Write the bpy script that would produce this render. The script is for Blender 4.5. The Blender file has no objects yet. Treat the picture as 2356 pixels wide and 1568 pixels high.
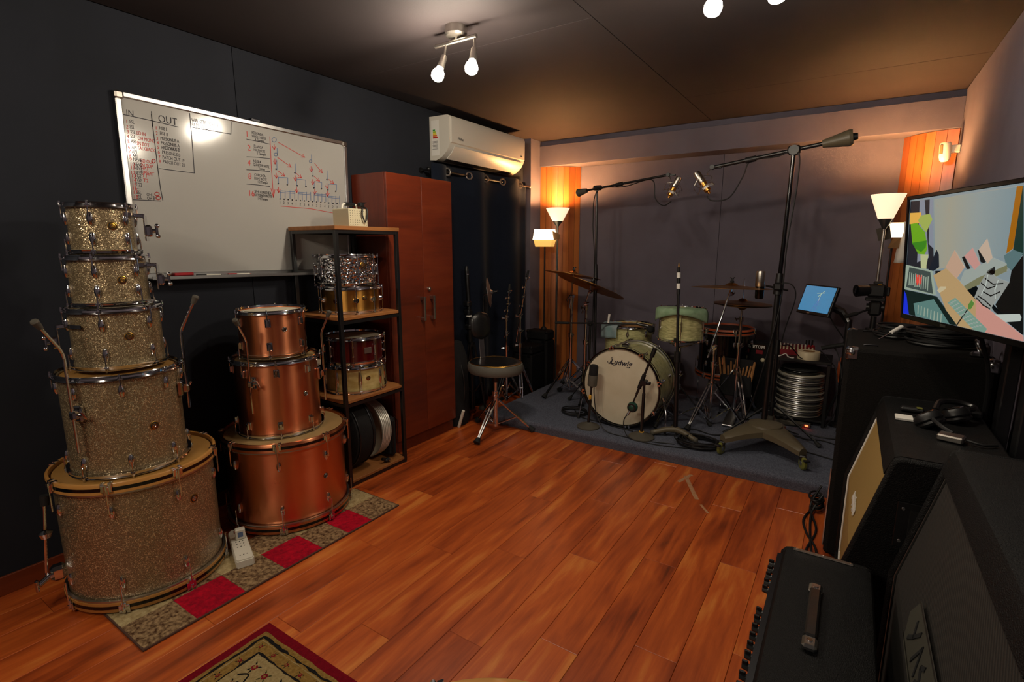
import bpy, math, random
from math import pi, sin, cos, radians, sqrt, atan2
from mathutils import Vector, Matrix

random.seed(7)
scene = bpy.context.scene
COL = scene.collection

# ------------------------------------------------------------------ camera
cam_data = bpy.data.cameras.new('camera')
cam_data.sensor_width = 36.0
cam_data.lens = 1186.0 * 36.0 / 2356.0
cam_data.clip_start = 0.05
camera = bpy.data.objects.new('camera', cam_data)
COL.objects.link(camera)
camera.location = (0.0, 0.0, 1.4)
camera.rotation_euler = (radians(90 - 10.5), 0.0, radians(33.18))
scene.camera = camera

# ------------------------------------------------------------------ world and exposure
world = bpy.data.worlds.new('world')
scene.world = world
world.use_nodes = True
world.node_tree.nodes['Background'].inputs[0].default_value = (0.02, 0.022, 0.03, 1)
world.node_tree.nodes['Background'].inputs[1].default_value = 0.2
vs = scene.view_settings
vs.view_transform = 'Standard'
vs.look = 'None'
vs.gamma = 1.0
vs.use_curve_mapping = False
vs.exposure = 1.2
# brightness of the lamps, the two added spot bars included
BULB = 215.0          # ceiling spot bulbs (emission of the bulb glass)
TORCH = 17.0          # bulb in the torchiere bowls (watts)
SHADE = 0.50           # glow of the lit lamp shades
TVGLOW = 0.34         # television picture

# ------------------------------------------------------------------ colour + materials
def lin(h):
    h = h.lstrip('#')
    out = []
    for i in (0, 2, 4):
        c = int(h[i:i + 2], 16) / 255.0
        out.append(c / 12.92 if c <= 0.04045 else ((c + 0.055) / 1.055) ** 2.4)
    return (out[0], out[1], out[2], 1.0)

MATS = {}
def new_mat(name):
    m = bpy.data.materials.new(name)
    m.use_nodes = True
    nt = m.node_tree
    b = nt.nodes['Principled BSDF']
    return m, nt, b

def nd(nt, typ, **kw):
    n = nt.nodes.new(typ)
    for k, v in kw.items():
        setattr(n, k, v)
    return n

def objcoord(nt, scale=(1, 1, 1), per_object=False):
    tc = nd(nt, 'ShaderNodeTexCoord')
    mp = nd(nt, 'ShaderNodeMapping')
    mp.inputs['Scale'].default_value = scale
    if per_object:
        oi = nd(nt, 'ShaderNodeObjectInfo')
        mul = nd(nt, 'ShaderNodeVectorMath', operation='SCALE')
        cmb = nd(nt, 'ShaderNodeCombineXYZ')
        for k in range(3):
            nt.links.new(oi.outputs['Random'], cmb.inputs[k])
        nt.links.new(cmb.outputs[0], mul.inputs[0])
        mul.inputs['Scale'].default_value = 37.0
        add = nd(nt, 'ShaderNodeVectorMath', operation='ADD')
        nt.links.new(tc.outputs['Object'], add.inputs[0])
        nt.links.new(mul.outputs[0], add.inputs[1])
        nt.links.new(add.outputs[0], mp.inputs['Vector'])
    else:
        nt.links.new(tc.outputs['Object'], mp.inputs['Vector'])
    return mp.outputs[0]

def ramp(nt, fac, stops):
    r = nd(nt, 'ShaderNodeValToRGB')
    el = r.color_ramp.elements
    while len(el) < len(stops):
        el.new(0.5)
    for e, (p, c) in zip(el, stops):
        e.position = p
        e.color = lin(c) if isinstance(c, str) else c
    nt.links.new(fac, r.inputs[0])
    return r.outputs[0]

def noise(nt, vec, scale, detail=3.0, rough=0.55, dist=0.0):
    n = nd(nt, 'ShaderNodeTexNoise')
    n.inputs['Scale'].default_value = scale
    n.inputs['Detail'].default_value = detail
    n.inputs['Roughness'].default_value = rough
    n.inputs['Distortion'].default_value = dist
    nt.links.new(vec, n.inputs['Vector'])
    return n.outputs['Fac']

def bump(nt, b, height, strength, dist=0.01):
    bp = nd(nt, 'ShaderNodeBump')
    bp.inputs['Strength'].default_value = strength
    bp.inputs['Distance'].default_value = dist
    nt.links.new(height, bp.inputs['Height'])
    nt.links.new(bp.outputs[0], b.inputs['Normal'])

def mat(name, col, rough=0.5, metal=0.0, spec=0.5, coat=0.0, col2=None, scale=30.0, stretch=(1, 1, 1),
        bmp=0.0, bscale=None, emit=None, estr=0.0, trans=0.0, sheen=0.0, alpha=1.0, aniso=0.0):
    m, nt, b = new_mat(name)
    c = lin(col)
    b.inputs['Base Color'].default_value = c
    b.inputs['Roughness'].default_value = rough
    b.inputs['Metallic'].default_value = metal
    b.inputs['Specular IOR Level'].default_value = spec
    b.inputs['Coat Weight'].default_value = coat
    b.inputs['Coat Roughness'].default_value = 0.12
    b.inputs['Sheen Weight'].default_value = sheen
    b.inputs['Transmission Weight'].default_value = trans
    b.inputs['Alpha'].default_value = alpha
    if aniso:
        b.inputs['Anisotropic'].default_value = aniso
        t = nd(nt, 'ShaderNodeTangent', direction_type='RADIAL', axis='Z')
        nt.links.new(t.outputs[0], b.inputs['Tangent'])
        b.inputs['Anisotropic Rotation'].default_value = 0.25
    vec = objcoord(nt, stretch)
    if col2:
        f = noise(nt, vec, scale)
        nt.links.new(ramp(nt, f, [(0.32, col), (0.68, col2)]), b.inputs['Base Color'])
    else:
        # slight procedural wear in the gloss so that no surface is perfectly uniform
        f = noise(nt, vec, scale)
        mr = nd(nt, 'ShaderNodeMapRange')
        mr.inputs['To Min'].default_value = max(0.02, rough * 0.85)
        mr.inputs['To Max'].default_value = min(1.0, rough * 1.15 + 0.01)
        nt.links.new(f, mr.inputs['Value'])
        nt.links.new(mr.outputs[0], b.inputs['Roughness'])
    if bmp:
        bump(nt, b, noise(nt, vec, bscale or scale * 4, 2.0), bmp, 0.004)
    if emit:
        b.inputs['Emission Color'].default_value = lin(emit)
        b.inputs['Emission Strength'].default_value = estr
    MATS[name] = m
    return m

# walls, ceiling
mat('wall_paint', '#655f6b', 0.85, spec=0.2, col2='#5d5762', scale=3, bmp=0.15, bscale=220)
mat('wall_paint_dim', '#24262d', 0.85, spec=0.15, col2='#212329', scale=3, bmp=0.15, bscale=220)  # left wall's colour darkened to stand in for the weak light there
mat('ceil_paint', '#2e2728', 0.8, spec=0.25, col2='#2a2425', scale=2.5, bmp=0.06, bscale=160)
mat('gap_dark', '#0b0b0d', 0.9)
mat('carpet', '#6c707f', 0.98, spec=0.1, col2='#494c59', scale=160, bmp=0.9, bscale=420)
mat('carpet_soft', '#474c60', 0.98, spec=0.1, col2='#393d4d', scale=120, bmp=0.6, bscale=300)
# metals
mat('chrome', '#d9dadd', 0.07, 1.0, scale=8)
mat('chrome_worn', '#b9babd', 0.22, 1.0, scale=25)
mat('nickel', '#b8b2aa', 0.3, 1.0, scale=40)
mat('alu', '#bdbdbd', 0.32, 1.0, scale=60)
mat('alu_ring', '#c9c5ba', 0.36, 0.45, scale=60)
mat('brass', '#b98a3a', 0.3, 1.0, scale=60)
mat('cymbal', '#b98a48', 0.36, 1.0, col2='#9a6e34', scale=8, stretch=(1, 1, 1))
mat('gold_brushed', '#d39a4c', 0.3, 1.0, aniso=0.75, scale=50)
mat('copper', '#e79468', 0.29, 1.0, aniso=0.85, scale=14)
mat('steel_dark', '#3a3a3d', 0.4, 1.0, scale=50)
# blacks and plastics
mat('black_metal', '#0c0c0e', 0.38, 0.0, spec=0.6, coat=0.2)
mat('black_plastic', '#101012', 0.45)
mat('black_gloss', '#08080a', 0.15)
mat('black_cloth', '#0b0b0e', 0.95, bmp=0.5, bscale=300)
mat('rubber', '#131313', 0.75, bmp=0.2, bscale=200)
mat('rubber_grey', '#4a453c', 0.7, bmp=0.2, bscale=150)
mat('cable', '#0e0e10', 0.55)
mat('tolex', '#060607', 0.55, spec=0.25, bmp=0.8, bscale=380)
mat('cab_carpet', '#0f0e0f', 0.95, spec=0.15, col2='#1b1917', scale=200, bmp=1.0, bscale=420)
mat('white_plastic', '#d8d4c6', 0.4)
mat('ac_white', '#c9c4ba', 0.35)
mat('cream_paint', '#c9bfa0', 0.5)
mat('tape', '#cfc0a0', 0.7)
mat('paper', '#d9d6d0', 0.9)
mat('red_plastic', '#a31420', 0.4)
mat('green_plastic', '#123c30', 0.35)
mat('yellow_plastic', '#d09a2a', 0.45)
mat('dark_red', '#44070b', 0.15, coat=1.0)
mat('red_paint', '#7d0f1c', 0.4)
mat('throne_top', '#0f0f10', 0.32, spec=0.6, bmp=0.12, bscale=25)
mat('throne_side', '#57554e', 0.62, bmp=0.3, bscale=160)
mat('curtain', '#151a26', 0.95, spec=0.1, sheen=0.05, bmp=0.25, bscale=300)
mat('board_white', '#a09e9a', 0.13, spec=0.45)
mat('ink_black', '#26242e', 0.7)
mat('ink_red', '#b5322f', 0.7)
mat('ink_blue', '#5a6e92', 0.7)
mat('head_coated', '#cdc4ae', 0.55, col2='#c1b69d', scale=6)
mat('head_amber', '#a87d45', 0.4, col2='#94692f', scale=5)
mat('head_clear', '#a2865a', 0.3, col2='#8d7048', scale=4)
mat('hoop_wood', '#c58f4c', 0.35, coat=0.5, col2='#b47d3c', scale=5, stretch=(1, 1, 6))
mat('pearl', '#c6c08c', 0.3, coat=0.6, col2='#8f8d5e', scale=26, stretch=(1, 1, 4))
mat('pearl_cream', '#c9b67c', 0.3, coat=0.4, col2='#a88f52', scale=14, stretch=(1, 1, 2))
mat('cloth_green', '#8aa184', 0.95, col2='#74906f', scale=20)
mat('cloth_grey', '#8b969a', 0.95, col2='#6f8a8c', scale=12)
mat('grille_gold', '#8d713c', 0.75)
mat('grille_dark', '#2b2522', 0.85)
mat('wood_stick', '#a9794a', 0.5, col2='#8c5f34', scale=12, stretch=(8, 8, 1))
mat('orange_hoop', '#b3542a', 0.45)
mat('lamp_metal', '#5d5e5c', 0.35, 0.8)
mat('shade_dark', '#3b342a', 0.7)
mat('kraft', '#7d5a33', 0.8)
mat('olive_base', '#5b5240', 0.45, spec=0.5, bmp=0.1, bscale=60)
mat('wheel', '#6f7032', 0.4)
mat('glass_dark', '#05060a', 0.08)
mat('screen_blue', '#0a1218', 0.3, scale=5, emit='#3f7ea6', estr=0.42)
mat('led_red', '#ff2010', 0.3, emit='#ff2a14', estr=9.0)
mat('shade_hot', '#fff0d8', 0.5, emit='#ffdcae', estr=SHADE * 3.2)
mat('bulb', '#ffffff', 0.3, emit='#fff0d8', estr=BULB)
mat('shade_glow', '#fff0d8', 0.5, emit='#ffd9b2', estr=SHADE)
mat('shade_glow_soft', '#e8c070', 0.6, emit='#ffc060', estr=SHADE * 0.7)
mat('plate_grey', '#45433b', .5)

# --- champagne sparkle: every flake tilts its own way
def sparkle(name, c1, c2, scale):
    m, nt, b = new_mat(name)
    vec = objcoord(nt)
    v = nd(nt, 'ShaderNodeTexVoronoi')
    v.inputs['Scale'].default_value = scale
    nt.links.new(vec, v.inputs['Vector'])
    sub = nd(nt, 'ShaderNodeVectorMath', operation='SUBTRACT')
    nt.links.new(v.outputs['Color'], sub.inputs[0])
    sub.inputs[1].default_value = (0.5, 0.5, 0.5)
    sc = nd(nt, 'ShaderNodeVectorMath', operation='SCALE')
    sc.inputs['Scale'].default_value = 0.55
    nt.links.new(sub.outputs[0], sc.inputs[0])
    g = nd(nt, 'ShaderNodeNewGeometry')
    ad = nd(nt, 'ShaderNodeVectorMath', operation='ADD')
    nt.links.new(g.outputs['Normal'], ad.inputs[0])
    nt.links.new(sc.outputs[0], ad.inputs[1])
    nm = nd(nt, 'ShaderNodeVectorMath', operation='NORMALIZE')
    nt.links.new(ad.outputs[0], nm.inputs[0])
    nt.links.new(nm.outputs[0], b.inputs['Normal'])
    sep = nd(nt, 'ShaderNodeSeparateColor')
    nt.links.new(v.outputs['Color'], sep.inputs[0])
    nt.links.new(ramp(nt, sep.outputs[0], [(0.05, c1), (0.8, c2), (0.985, '#f0dcae')]), b.inputs['Base Color'])  # palest stop paints the glint of a few flakes into their colour
    b.inputs['Metallic'].default_value = 0.6
    b.inputs['Roughness'].default_value = 0.3
    b.inputs['Coat Weight'].default_value = 0.55
    b.inputs['Coat Roughness'].default_value = 0.08
    MATS[name] = m
sparkle('sparkle', '#7f6d52', '#a18d6b', 430)

# --- hammered chrome
m, nt, b = new_mat('hammered')
b.inputs['Base Color'].default_value = lin('#cfcfd2'); b.inputs['Metallic'].default_value = 1.0
b.inputs['Roughness'].default_value = 0.09
vv = nd(nt, 'ShaderNodeTexVoronoi'); vv.inputs['Scale'].default_value = 55
nt.links.new(objcoord(nt), vv.inputs['Vector']); bump(nt, b, vv.outputs['Distance'], 0.8, 0.01)
MATS['hammered'] = m

# --- wood: planks of the floor (each its own tone), veneers
def wood(name, stops, rough, along, fine=14.0, coarse=2.2, per_object=True, coat=0.25, tone=0.35):
    m, nt, b = new_mat(name)
    st = [1.0, 1.0, 1.0]
    st[along] = 0.09
    vec = objcoord(nt, tuple(st), per_object)
    f1 = noise(nt, vec, fine, 6.0, 0.62, 0.5)
    st2 = [1.0, 1.0, 1.0]; st2[along] = 0.22
    vec2 = objcoord(nt, tuple(st2), per_object)
    f2 = noise(nt, vec2, coarse * 2, 3.0, 0.5, 1.2)
    mix = nd(nt, 'ShaderNodeMix', data_type='FLOAT')
    mix.inputs[0].default_value = 0.5
    nt.links.new(f1, mix.inputs[2]); nt.links.new(f2, mix.inputs[3])
    val = mix.outputs[0]
    if per_object:
        oi = nd(nt, 'ShaderNodeObjectInfo')
        mr = nd(nt, 'ShaderNodeMapRange')
        mr.inputs['To Min'].default_value = -tone * 0.5; mr.inputs['To Max'].default_value = tone * 0.5
        nt.links.new(oi.outputs['Random'], mr.inputs['Value'])
        ad = nd(nt, 'ShaderNodeMath', operation='ADD')
        nt.links.new(val, ad.inputs[0]); nt.links.new(mr.outputs[0], ad.inputs[1])
        val = ad.outputs[0]
    nt.links.new(ramp(nt, val, stops), b.inputs['Base Color'])
    b.inputs['Roughness'].default_value = rough
    b.inputs['Coat Weight'].default_value = coat
    b.inputs['Coat Roughness'].default_value = 0.25
    bump(nt, b, f1, 0.08, 0.003)
    MATS[name] = m
wood('floor_wood', [(0.27, '#471a09'), (0.42, '#963f16'), (0.55, '#bb5720'), (0.72, '#dc8c40')], 0.40, 1, fine=24, coarse=2.6, tone=0.07)
wood('veneer', [(0.25, '#43160a'), (0.5, '#5c200e'), (0.75, '#6e2c14')], 0.36, 2, fine=22, coarse=2, per_object=False)
wood('veneer_h', [(0.25, '#4a190a'), (0.5, '#68260f'), (0.75, '#7c3517')], 0.36, 1, fine=22, coarse=2, per_object=True, tone=0.12)
wood('column_wood', [(0.2, '#7a3c17'), (0.5, '#a25a26'), (0.8, '#b97236')], 0.38, 2, fine=16, coarse=3, tone=0.3)
wood('shelf_wood', [(0.25, '#7a4a22'), (0.5, '#9a6232'), (0.8, '#b47c46')], 0.55, 1, fine=26, coarse=4, tone=0.12, coat=0.05)
wood('skirting', [(0.25, '#5a2410'), (0.5, '#743214'), (0.8, '#8c4420')], 0.4, 1, fine=18, per_object=False)

# ------------------------------------------------------------------ mesh helpers
def rotz(a): return Matrix.Rotation(a, 4, 'Z')
def frame(p0, p1):
    z = (Vector(p1) - Vector(p0))
    L = z.length
    z = z / L if L > 1e-9 else Vector((0, 0, 1))
    x = z.orthogonal().normalized()
    y = z.cross(x)
    M = Matrix((x, y, z)).transposed().to_4x4()
    M.translation = Vector(p0)
    return M, L

class MB:
    def __init__(self):
        self.v = []; self.f = []
    def add(self, vs, fs, M=None):
        o = len(self.v)
        if M is None:
            self.v += [tuple(p) for p in vs]
        else:
            self.v += [tuple(M @ Vector(p)) for p in vs]
        self.f += [tuple(i + o for i in f) for f in fs]
        return self
    def box(self, c, s, M=None, ch=0.0):
        hx, hy, hz = s[0] / 2, s[1] / 2, s[2] / 2
        T = Matrix.Translation(Vector(c))
        M = T if M is None else M @ T
        if ch <= 0:
            vs = [(x, y, z) for x in (-hx, hx) for y in (-hy, hy) for z in (-hz, hz)]
            fs = [(0, 1, 3, 2), (4, 6, 7, 5), (0, 4, 5, 1), (2, 3, 7, 6), (0, 2, 6, 4), (1, 5, 7, 3)]
            return self.add(vs, fs, M)
        ch = min(ch, hx * .9, hy * .9, hz * .9)
        vs = []; idx = {}
        for sx in (-1, 1):
            for sy in (-1, 1):
                for sz in (-1, 1):
                    for ax in range(3):
                        p = [sx * hx, sy * hy, sz * hz]
                        for k in range(3):
                            if k != ax:
                                p[k] -= (sx, sy, sz)[k] * ch
                        idx[(sx, sy, sz, ax)] = len(vs); vs.append(tuple(p))
        fs = []
        for ax in range(3):
            o = [k for k in range(3) if k != ax]
            for s_ in (-1, 1):
                q = []
                for a_, b_ in ((-1, -1), (1, -1), (1, 1), (-1, 1)):
                    t = [0, 0, 0]; t[ax] = s_; t[o[0]] = a_; t[o[1]] = b_
                    q.append(idx[(t[0], t[1], t[2], ax)])
                fs.append(tuple(q))
        for ax in range(3):           # edges running along ax
            o = [k for k in range(3) if k != ax]
            for a_ in (-1, 1):
                for b_ in (-1, 1):
                    t0 = [0, 0, 0]; t0[o[0]] = a_; t0[o[1]] = b_
                    t1 = list(t0); t0[ax] = -1; t1[ax] = 1
                    fs.append((idx[(*t0, o[0])], idx[(*t1, o[0])], idx[(*t1, o[1])], idx[(*t0, o[1])]))
        for sx in (-1, 1):
            for sy in (-1, 1):
                for sz in (-1, 1):
                    fs.append(tuple(idx[(sx, sy, sz, k)] for k in range(3)))
        return self.add(vs, fs, M)
    def cyl(self, p0, p1, r0, r1=None, n=12, caps=True):
        if r1 is None: r1 = r0
        M, L = frame(p0, p1)
        vs = [(r0 * cos(2 * pi * i / n), r0 * sin(2 * pi * i / n), 0) for i in range(n)]
        vs += [(r1 * cos(2 * pi * i / n), r1 * sin(2 * pi * i / n), L) for i in range(n)]
        fs = [(i, (i + 1) % n, n + (i + 1) % n, n + i) for i in range(n)]
        if caps:
            fs += [tuple(range(n - 1, -1, -1)), tuple(range(n, 2 * n))]
        return self.add(vs, fs, M)
    def lathe(self, prof, n=32, M=None, closed=False, a0=0.0, a1=2 * pi):
        full = abs(a1 - a0 - 2 * pi) < 1e-6
        m = len(prof)
        cnt = n if full else n + 1
        vs = []
        for i in range(cnt):
            a = a0 + (a1 - a0) * i / n
            for r, z in prof:
                vs.append((r * cos(a), r * sin(a), z))
        fs = []
        seg = m if closed else m - 1
        for i in range(n):
            i2 = (i + 1) % cnt
            for j in range(seg):
                j2 = (j + 1) % m
                fs.append((i * m + j, i2 * m + j, i2 * m + j2, i * m + j2))
        return self.add(vs, fs, M)
    def disc(self, r, z, n=32, M=None):
        return self.add([(r * cos(2 * pi * i / n), r * sin(2 * pi * i / n), z) for i in range(n)], [tuple(range(n))], M)
    def ring(self, R, r, c=(0, 0, 0), n=28, m=8, M=None):
        T = Matrix.Translation(Vector(c)) if M is None else M
        return self.lathe([(R + r * cos(2 * pi * k / m), r * sin(2 * pi * k / m)) for k in range(m)], n, T, closed=True)
    def ball(self, c, r, s=(1, 1, 1), n=12, M=None):
        T = Matrix.Translation(Vector(c)) @ Matrix.Diagonal((s[0], s[1], s[2], 1))
        if M is not None: T = M @ T
        h = max(4, n // 2)
        prof = [(max(1e-5, r * sin(pi * k / h)), -r * cos(pi * k / h)) for k in range(h + 1)]
        return self.lathe(prof, n, T)
    def tube(self, pts, r, n=8, closed=False):
        P = [Vector(p) for p in pts]
        k = len(P)
        rr = r if isinstance(r, (list, tuple)) else [r] * k
        tang = []
        for i in range(k):
            a = P[(i - 1) % k] if (closed or i > 0) else P[i]
            b = P[(i + 1) % k] if (closed or i < k - 1) else P[i]
            t = b - a
            tang.append(t.normalized() if t.length > 1e-9 else Vector((0, 0, 1)))
        x = tang[0].orthogonal().normalized()
        vs = []
        for i in range(k):
            t = tang[i]
            x = (x - t * x.dot(t))
            x = x.normalized() if x.length > 1e-6 else t.orthogonal().normalized()
            y = t.cross(x)
            for j in range(n):
                a = 2 * pi * j / n
                vs.append(P[i] + x * (rr[i] * cos(a)) + y * (rr[i] * sin(a)))
        fs = []
        for i in range(k if closed else k - 1):
            i2 = (i + 1) % k
            for j in range(n):
                fs.append((i * n + j, i * n + (j + 1) % n, i2 * n + (j + 1) % n, i2 * n + j))
        if not closed:
            fs += [tuple(range(n - 1, -1, -1)), tuple(range((k - 1) * n, k * n))]
        return self.add(vs, fs)
    def prism(self, poly, z0, z1, M=None):
        n = len(poly)
        vs = [(x, y, z0) for x, y in poly] + [(x, y, z1) for x, y in poly]
        fs = [tuple(range(n - 1, -1, -1)), tuple(range(n, 2 * n))]
        fs += [(i, (i + 1) % n, n + (i + 1) % n, n + i) for i in range(n)]
        return self.add(vs, fs, M)
    def build(self, name, material, parent=None, origin=None, sharp=0.6):
        o = Vector(origin) if origin is not None else (Vector(parent['_o']) if parent is not None and '_o' in parent else Vector((0, 0, 0)))
        me = bpy.data.meshes.new(name)
        me.from_pydata([tuple(Vector(p) - o) for p in self.v], [], self.f)
        me.update()
        import bmesh
        bm = bmesh.new(); bm.from_mesh(me)
        bmesh.ops.recalc_face_normals(bm, faces=bm.faces)
        bm.to_mesh(me); bm.free()
        me.materials.append(MATS[material] if isinstance(material, str) else material)
        me.polygons.foreach_set('use_smooth', [True] * len(me.polygons))
        me.set_sharp_from_angle(angle=sharp)
        ob = bpy.data.objects.new(name, me)
        COL.objects.link(ob)
        if parent is not None:
            ob.parent = parent
            if '_o' in parent: ob['_o'] = parent['_o']
        else:
            ob.location = o
        return ob

def tag(o, label, cat, group=None):
    o['label'] = label; o['category'] = cat
    if group: o['group'] = group
    return o
def thing(name, label, cat, loc=(0, 0, 0), rot=(0, 0, 0), group=None, world=True):
    """an Empty at the thing's base; with world=True parts are written in world coordinates"""
    o = bpy.data.objects.new(name, None)
    o.empty_display_size = 0.05
    COL.objects.link(o)
    o.location = loc; o.rotation_euler = rot
    if world: o['_o'] = tuple(loc)
    return tag(o, label, cat, group)
def solo(mb, name, material, label, cat, loc, group=None, sharp=0.6):
    o = mb.build(name, material, None, origin=loc, sharp=sharp)
    return tag(o, label, cat, group)
def struct(o):
    o['kind'] = 'structure'; return o
def clone(o, parent, **kw):
    c = o.copy(); COL.objects.link(c); c.parent = parent
    for k, v in kw.items(): setattr(c, k, v)
    for ch in [x for x in bpy.data.objects if x.parent == o]:
        clone(ch, c)
    return c
def clone_thing(o, label, **kw):
    c = clone(o, None, **kw); c['label'] = label
    return c
def spline(pts, sub=8, closed=False):
    P = [Vector(p) for p in pts]; n = len(P); out = []
    for i in range(n if closed else n - 1):
        if closed:
            a, b, c, d = P[(i - 1) % n], P[i], P[(i + 1) % n], P[(i + 2) % n]
        else:
            a, b, c, d = P[max(i - 1, 0)], P[i], P[i + 1], P[min(i + 2, n - 1)]
        for k in range(sub):
            t = k / sub
            out.append(0.5 * ((2 * b) + (c - a) * t + (2 * a - 5 * b + 4 * c - d) * t * t + (3 * b - a - 3 * c + d) * t ** 3))
    if not closed: out.append(P[-1])
    return out
def cable(name, label, pts, r=0.004, material='cable', cat='cable', sub=8, group=None):
    m = MB().tube(spline(pts, sub), r, 7)
    return solo(m, name, material, label, cat, pts[0], group)
def coil_pts(c, R, turns, dz, jit, seed, ry=None, tilt=None):
    rnd = random.Random(seed); pts = []
    ry = ry or R
    for t in range(turns):
        ox, oy, rr = rnd.uniform(-jit, jit), rnd.uniform(-jit, jit), 1 + rnd.uniform(-.18, .1)
        for k in range(14):
            a = 2 * pi * k / 14
            pts.append((c[0] + ox + R * rr * cos(a), c[1] + oy + ry * rr * sin(a), c[2] + dz * (t + k / 14) + rnd.uniform(0, .002)))
    return pts
def text_mesh(body, size, shear=0.0, thick=0.0004, bold=0.0):
    cu = bpy.data.curves.new('lettering', 'FONT')
    cu.body = body; cu.size = size; cu.shear = shear; cu.extrude = thick; cu.offset = bold
    cu.resolution_u = 3
    ob = bpy.data.objects.new('lettering', cu)
    COL.objects.link(ob)
    bpy.context.view_layer.update()
    dg = bpy.context.evaluated_depsgraph_get()
    me = bpy.data.meshes.new_from_object(ob.evaluated_get(dg))
    bpy.data.objects.remove(ob)
    bpy.data.curves.remove(cu)
    return me
def lettering(name, body, size, M, material, parent, shear=0.0, bold=0.0, thick=0.0004):
    me = text_mesh(body, size, shear, thick, bold)
    me.materials.clear(); me.materials.append(MATS[material])
    ob = bpy.data.objects.new(name, me); COL.objects.link(ob)
    ob.parent = parent
    if '_o' in parent:
        M = Matrix.Translation(-Vector(parent['_o'])) @ M
        ob['_o'] = parent['_o']
    ob.matrix_local = M
    return ob
def basis(o, x, y):
    x = Vector(x).normalized(); y = Vector(y).normalized(); z = x.cross(y)
    M = Matrix((x, y, z)).transposed().to_4x4(); M.translation = Vector(o)
    return M
def strokes(name, lines, w, M, material, parent, thick=0.0006):
    """flat pen strokes drawn in the local xy plane of M"""
    mb = MB()
    for ln in lines:
        for (x0, y0), (x1, y1) in zip(ln[:-1], ln[1:]):
            d = Vector((x1 - x0, y1 - y0)); L = d.length
            if L < 1e-6: continue
            d /= L; p = Vector((-d.y, d.x)) * w / 2; e = d * w * .35
            q = [(x0 - e.x + p.x, y0 - e.y + p.y), (x0 - e.x - p.x, y0 - e.y - p.y), (x1 + e.x - p.x, y1 + e.y - p.y), (x1 + e.x + p.x, y1 + e.y + p.y)]
            mb.prism(q, 0, thick, M)
    return mb.build(name, material, parent)

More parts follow.
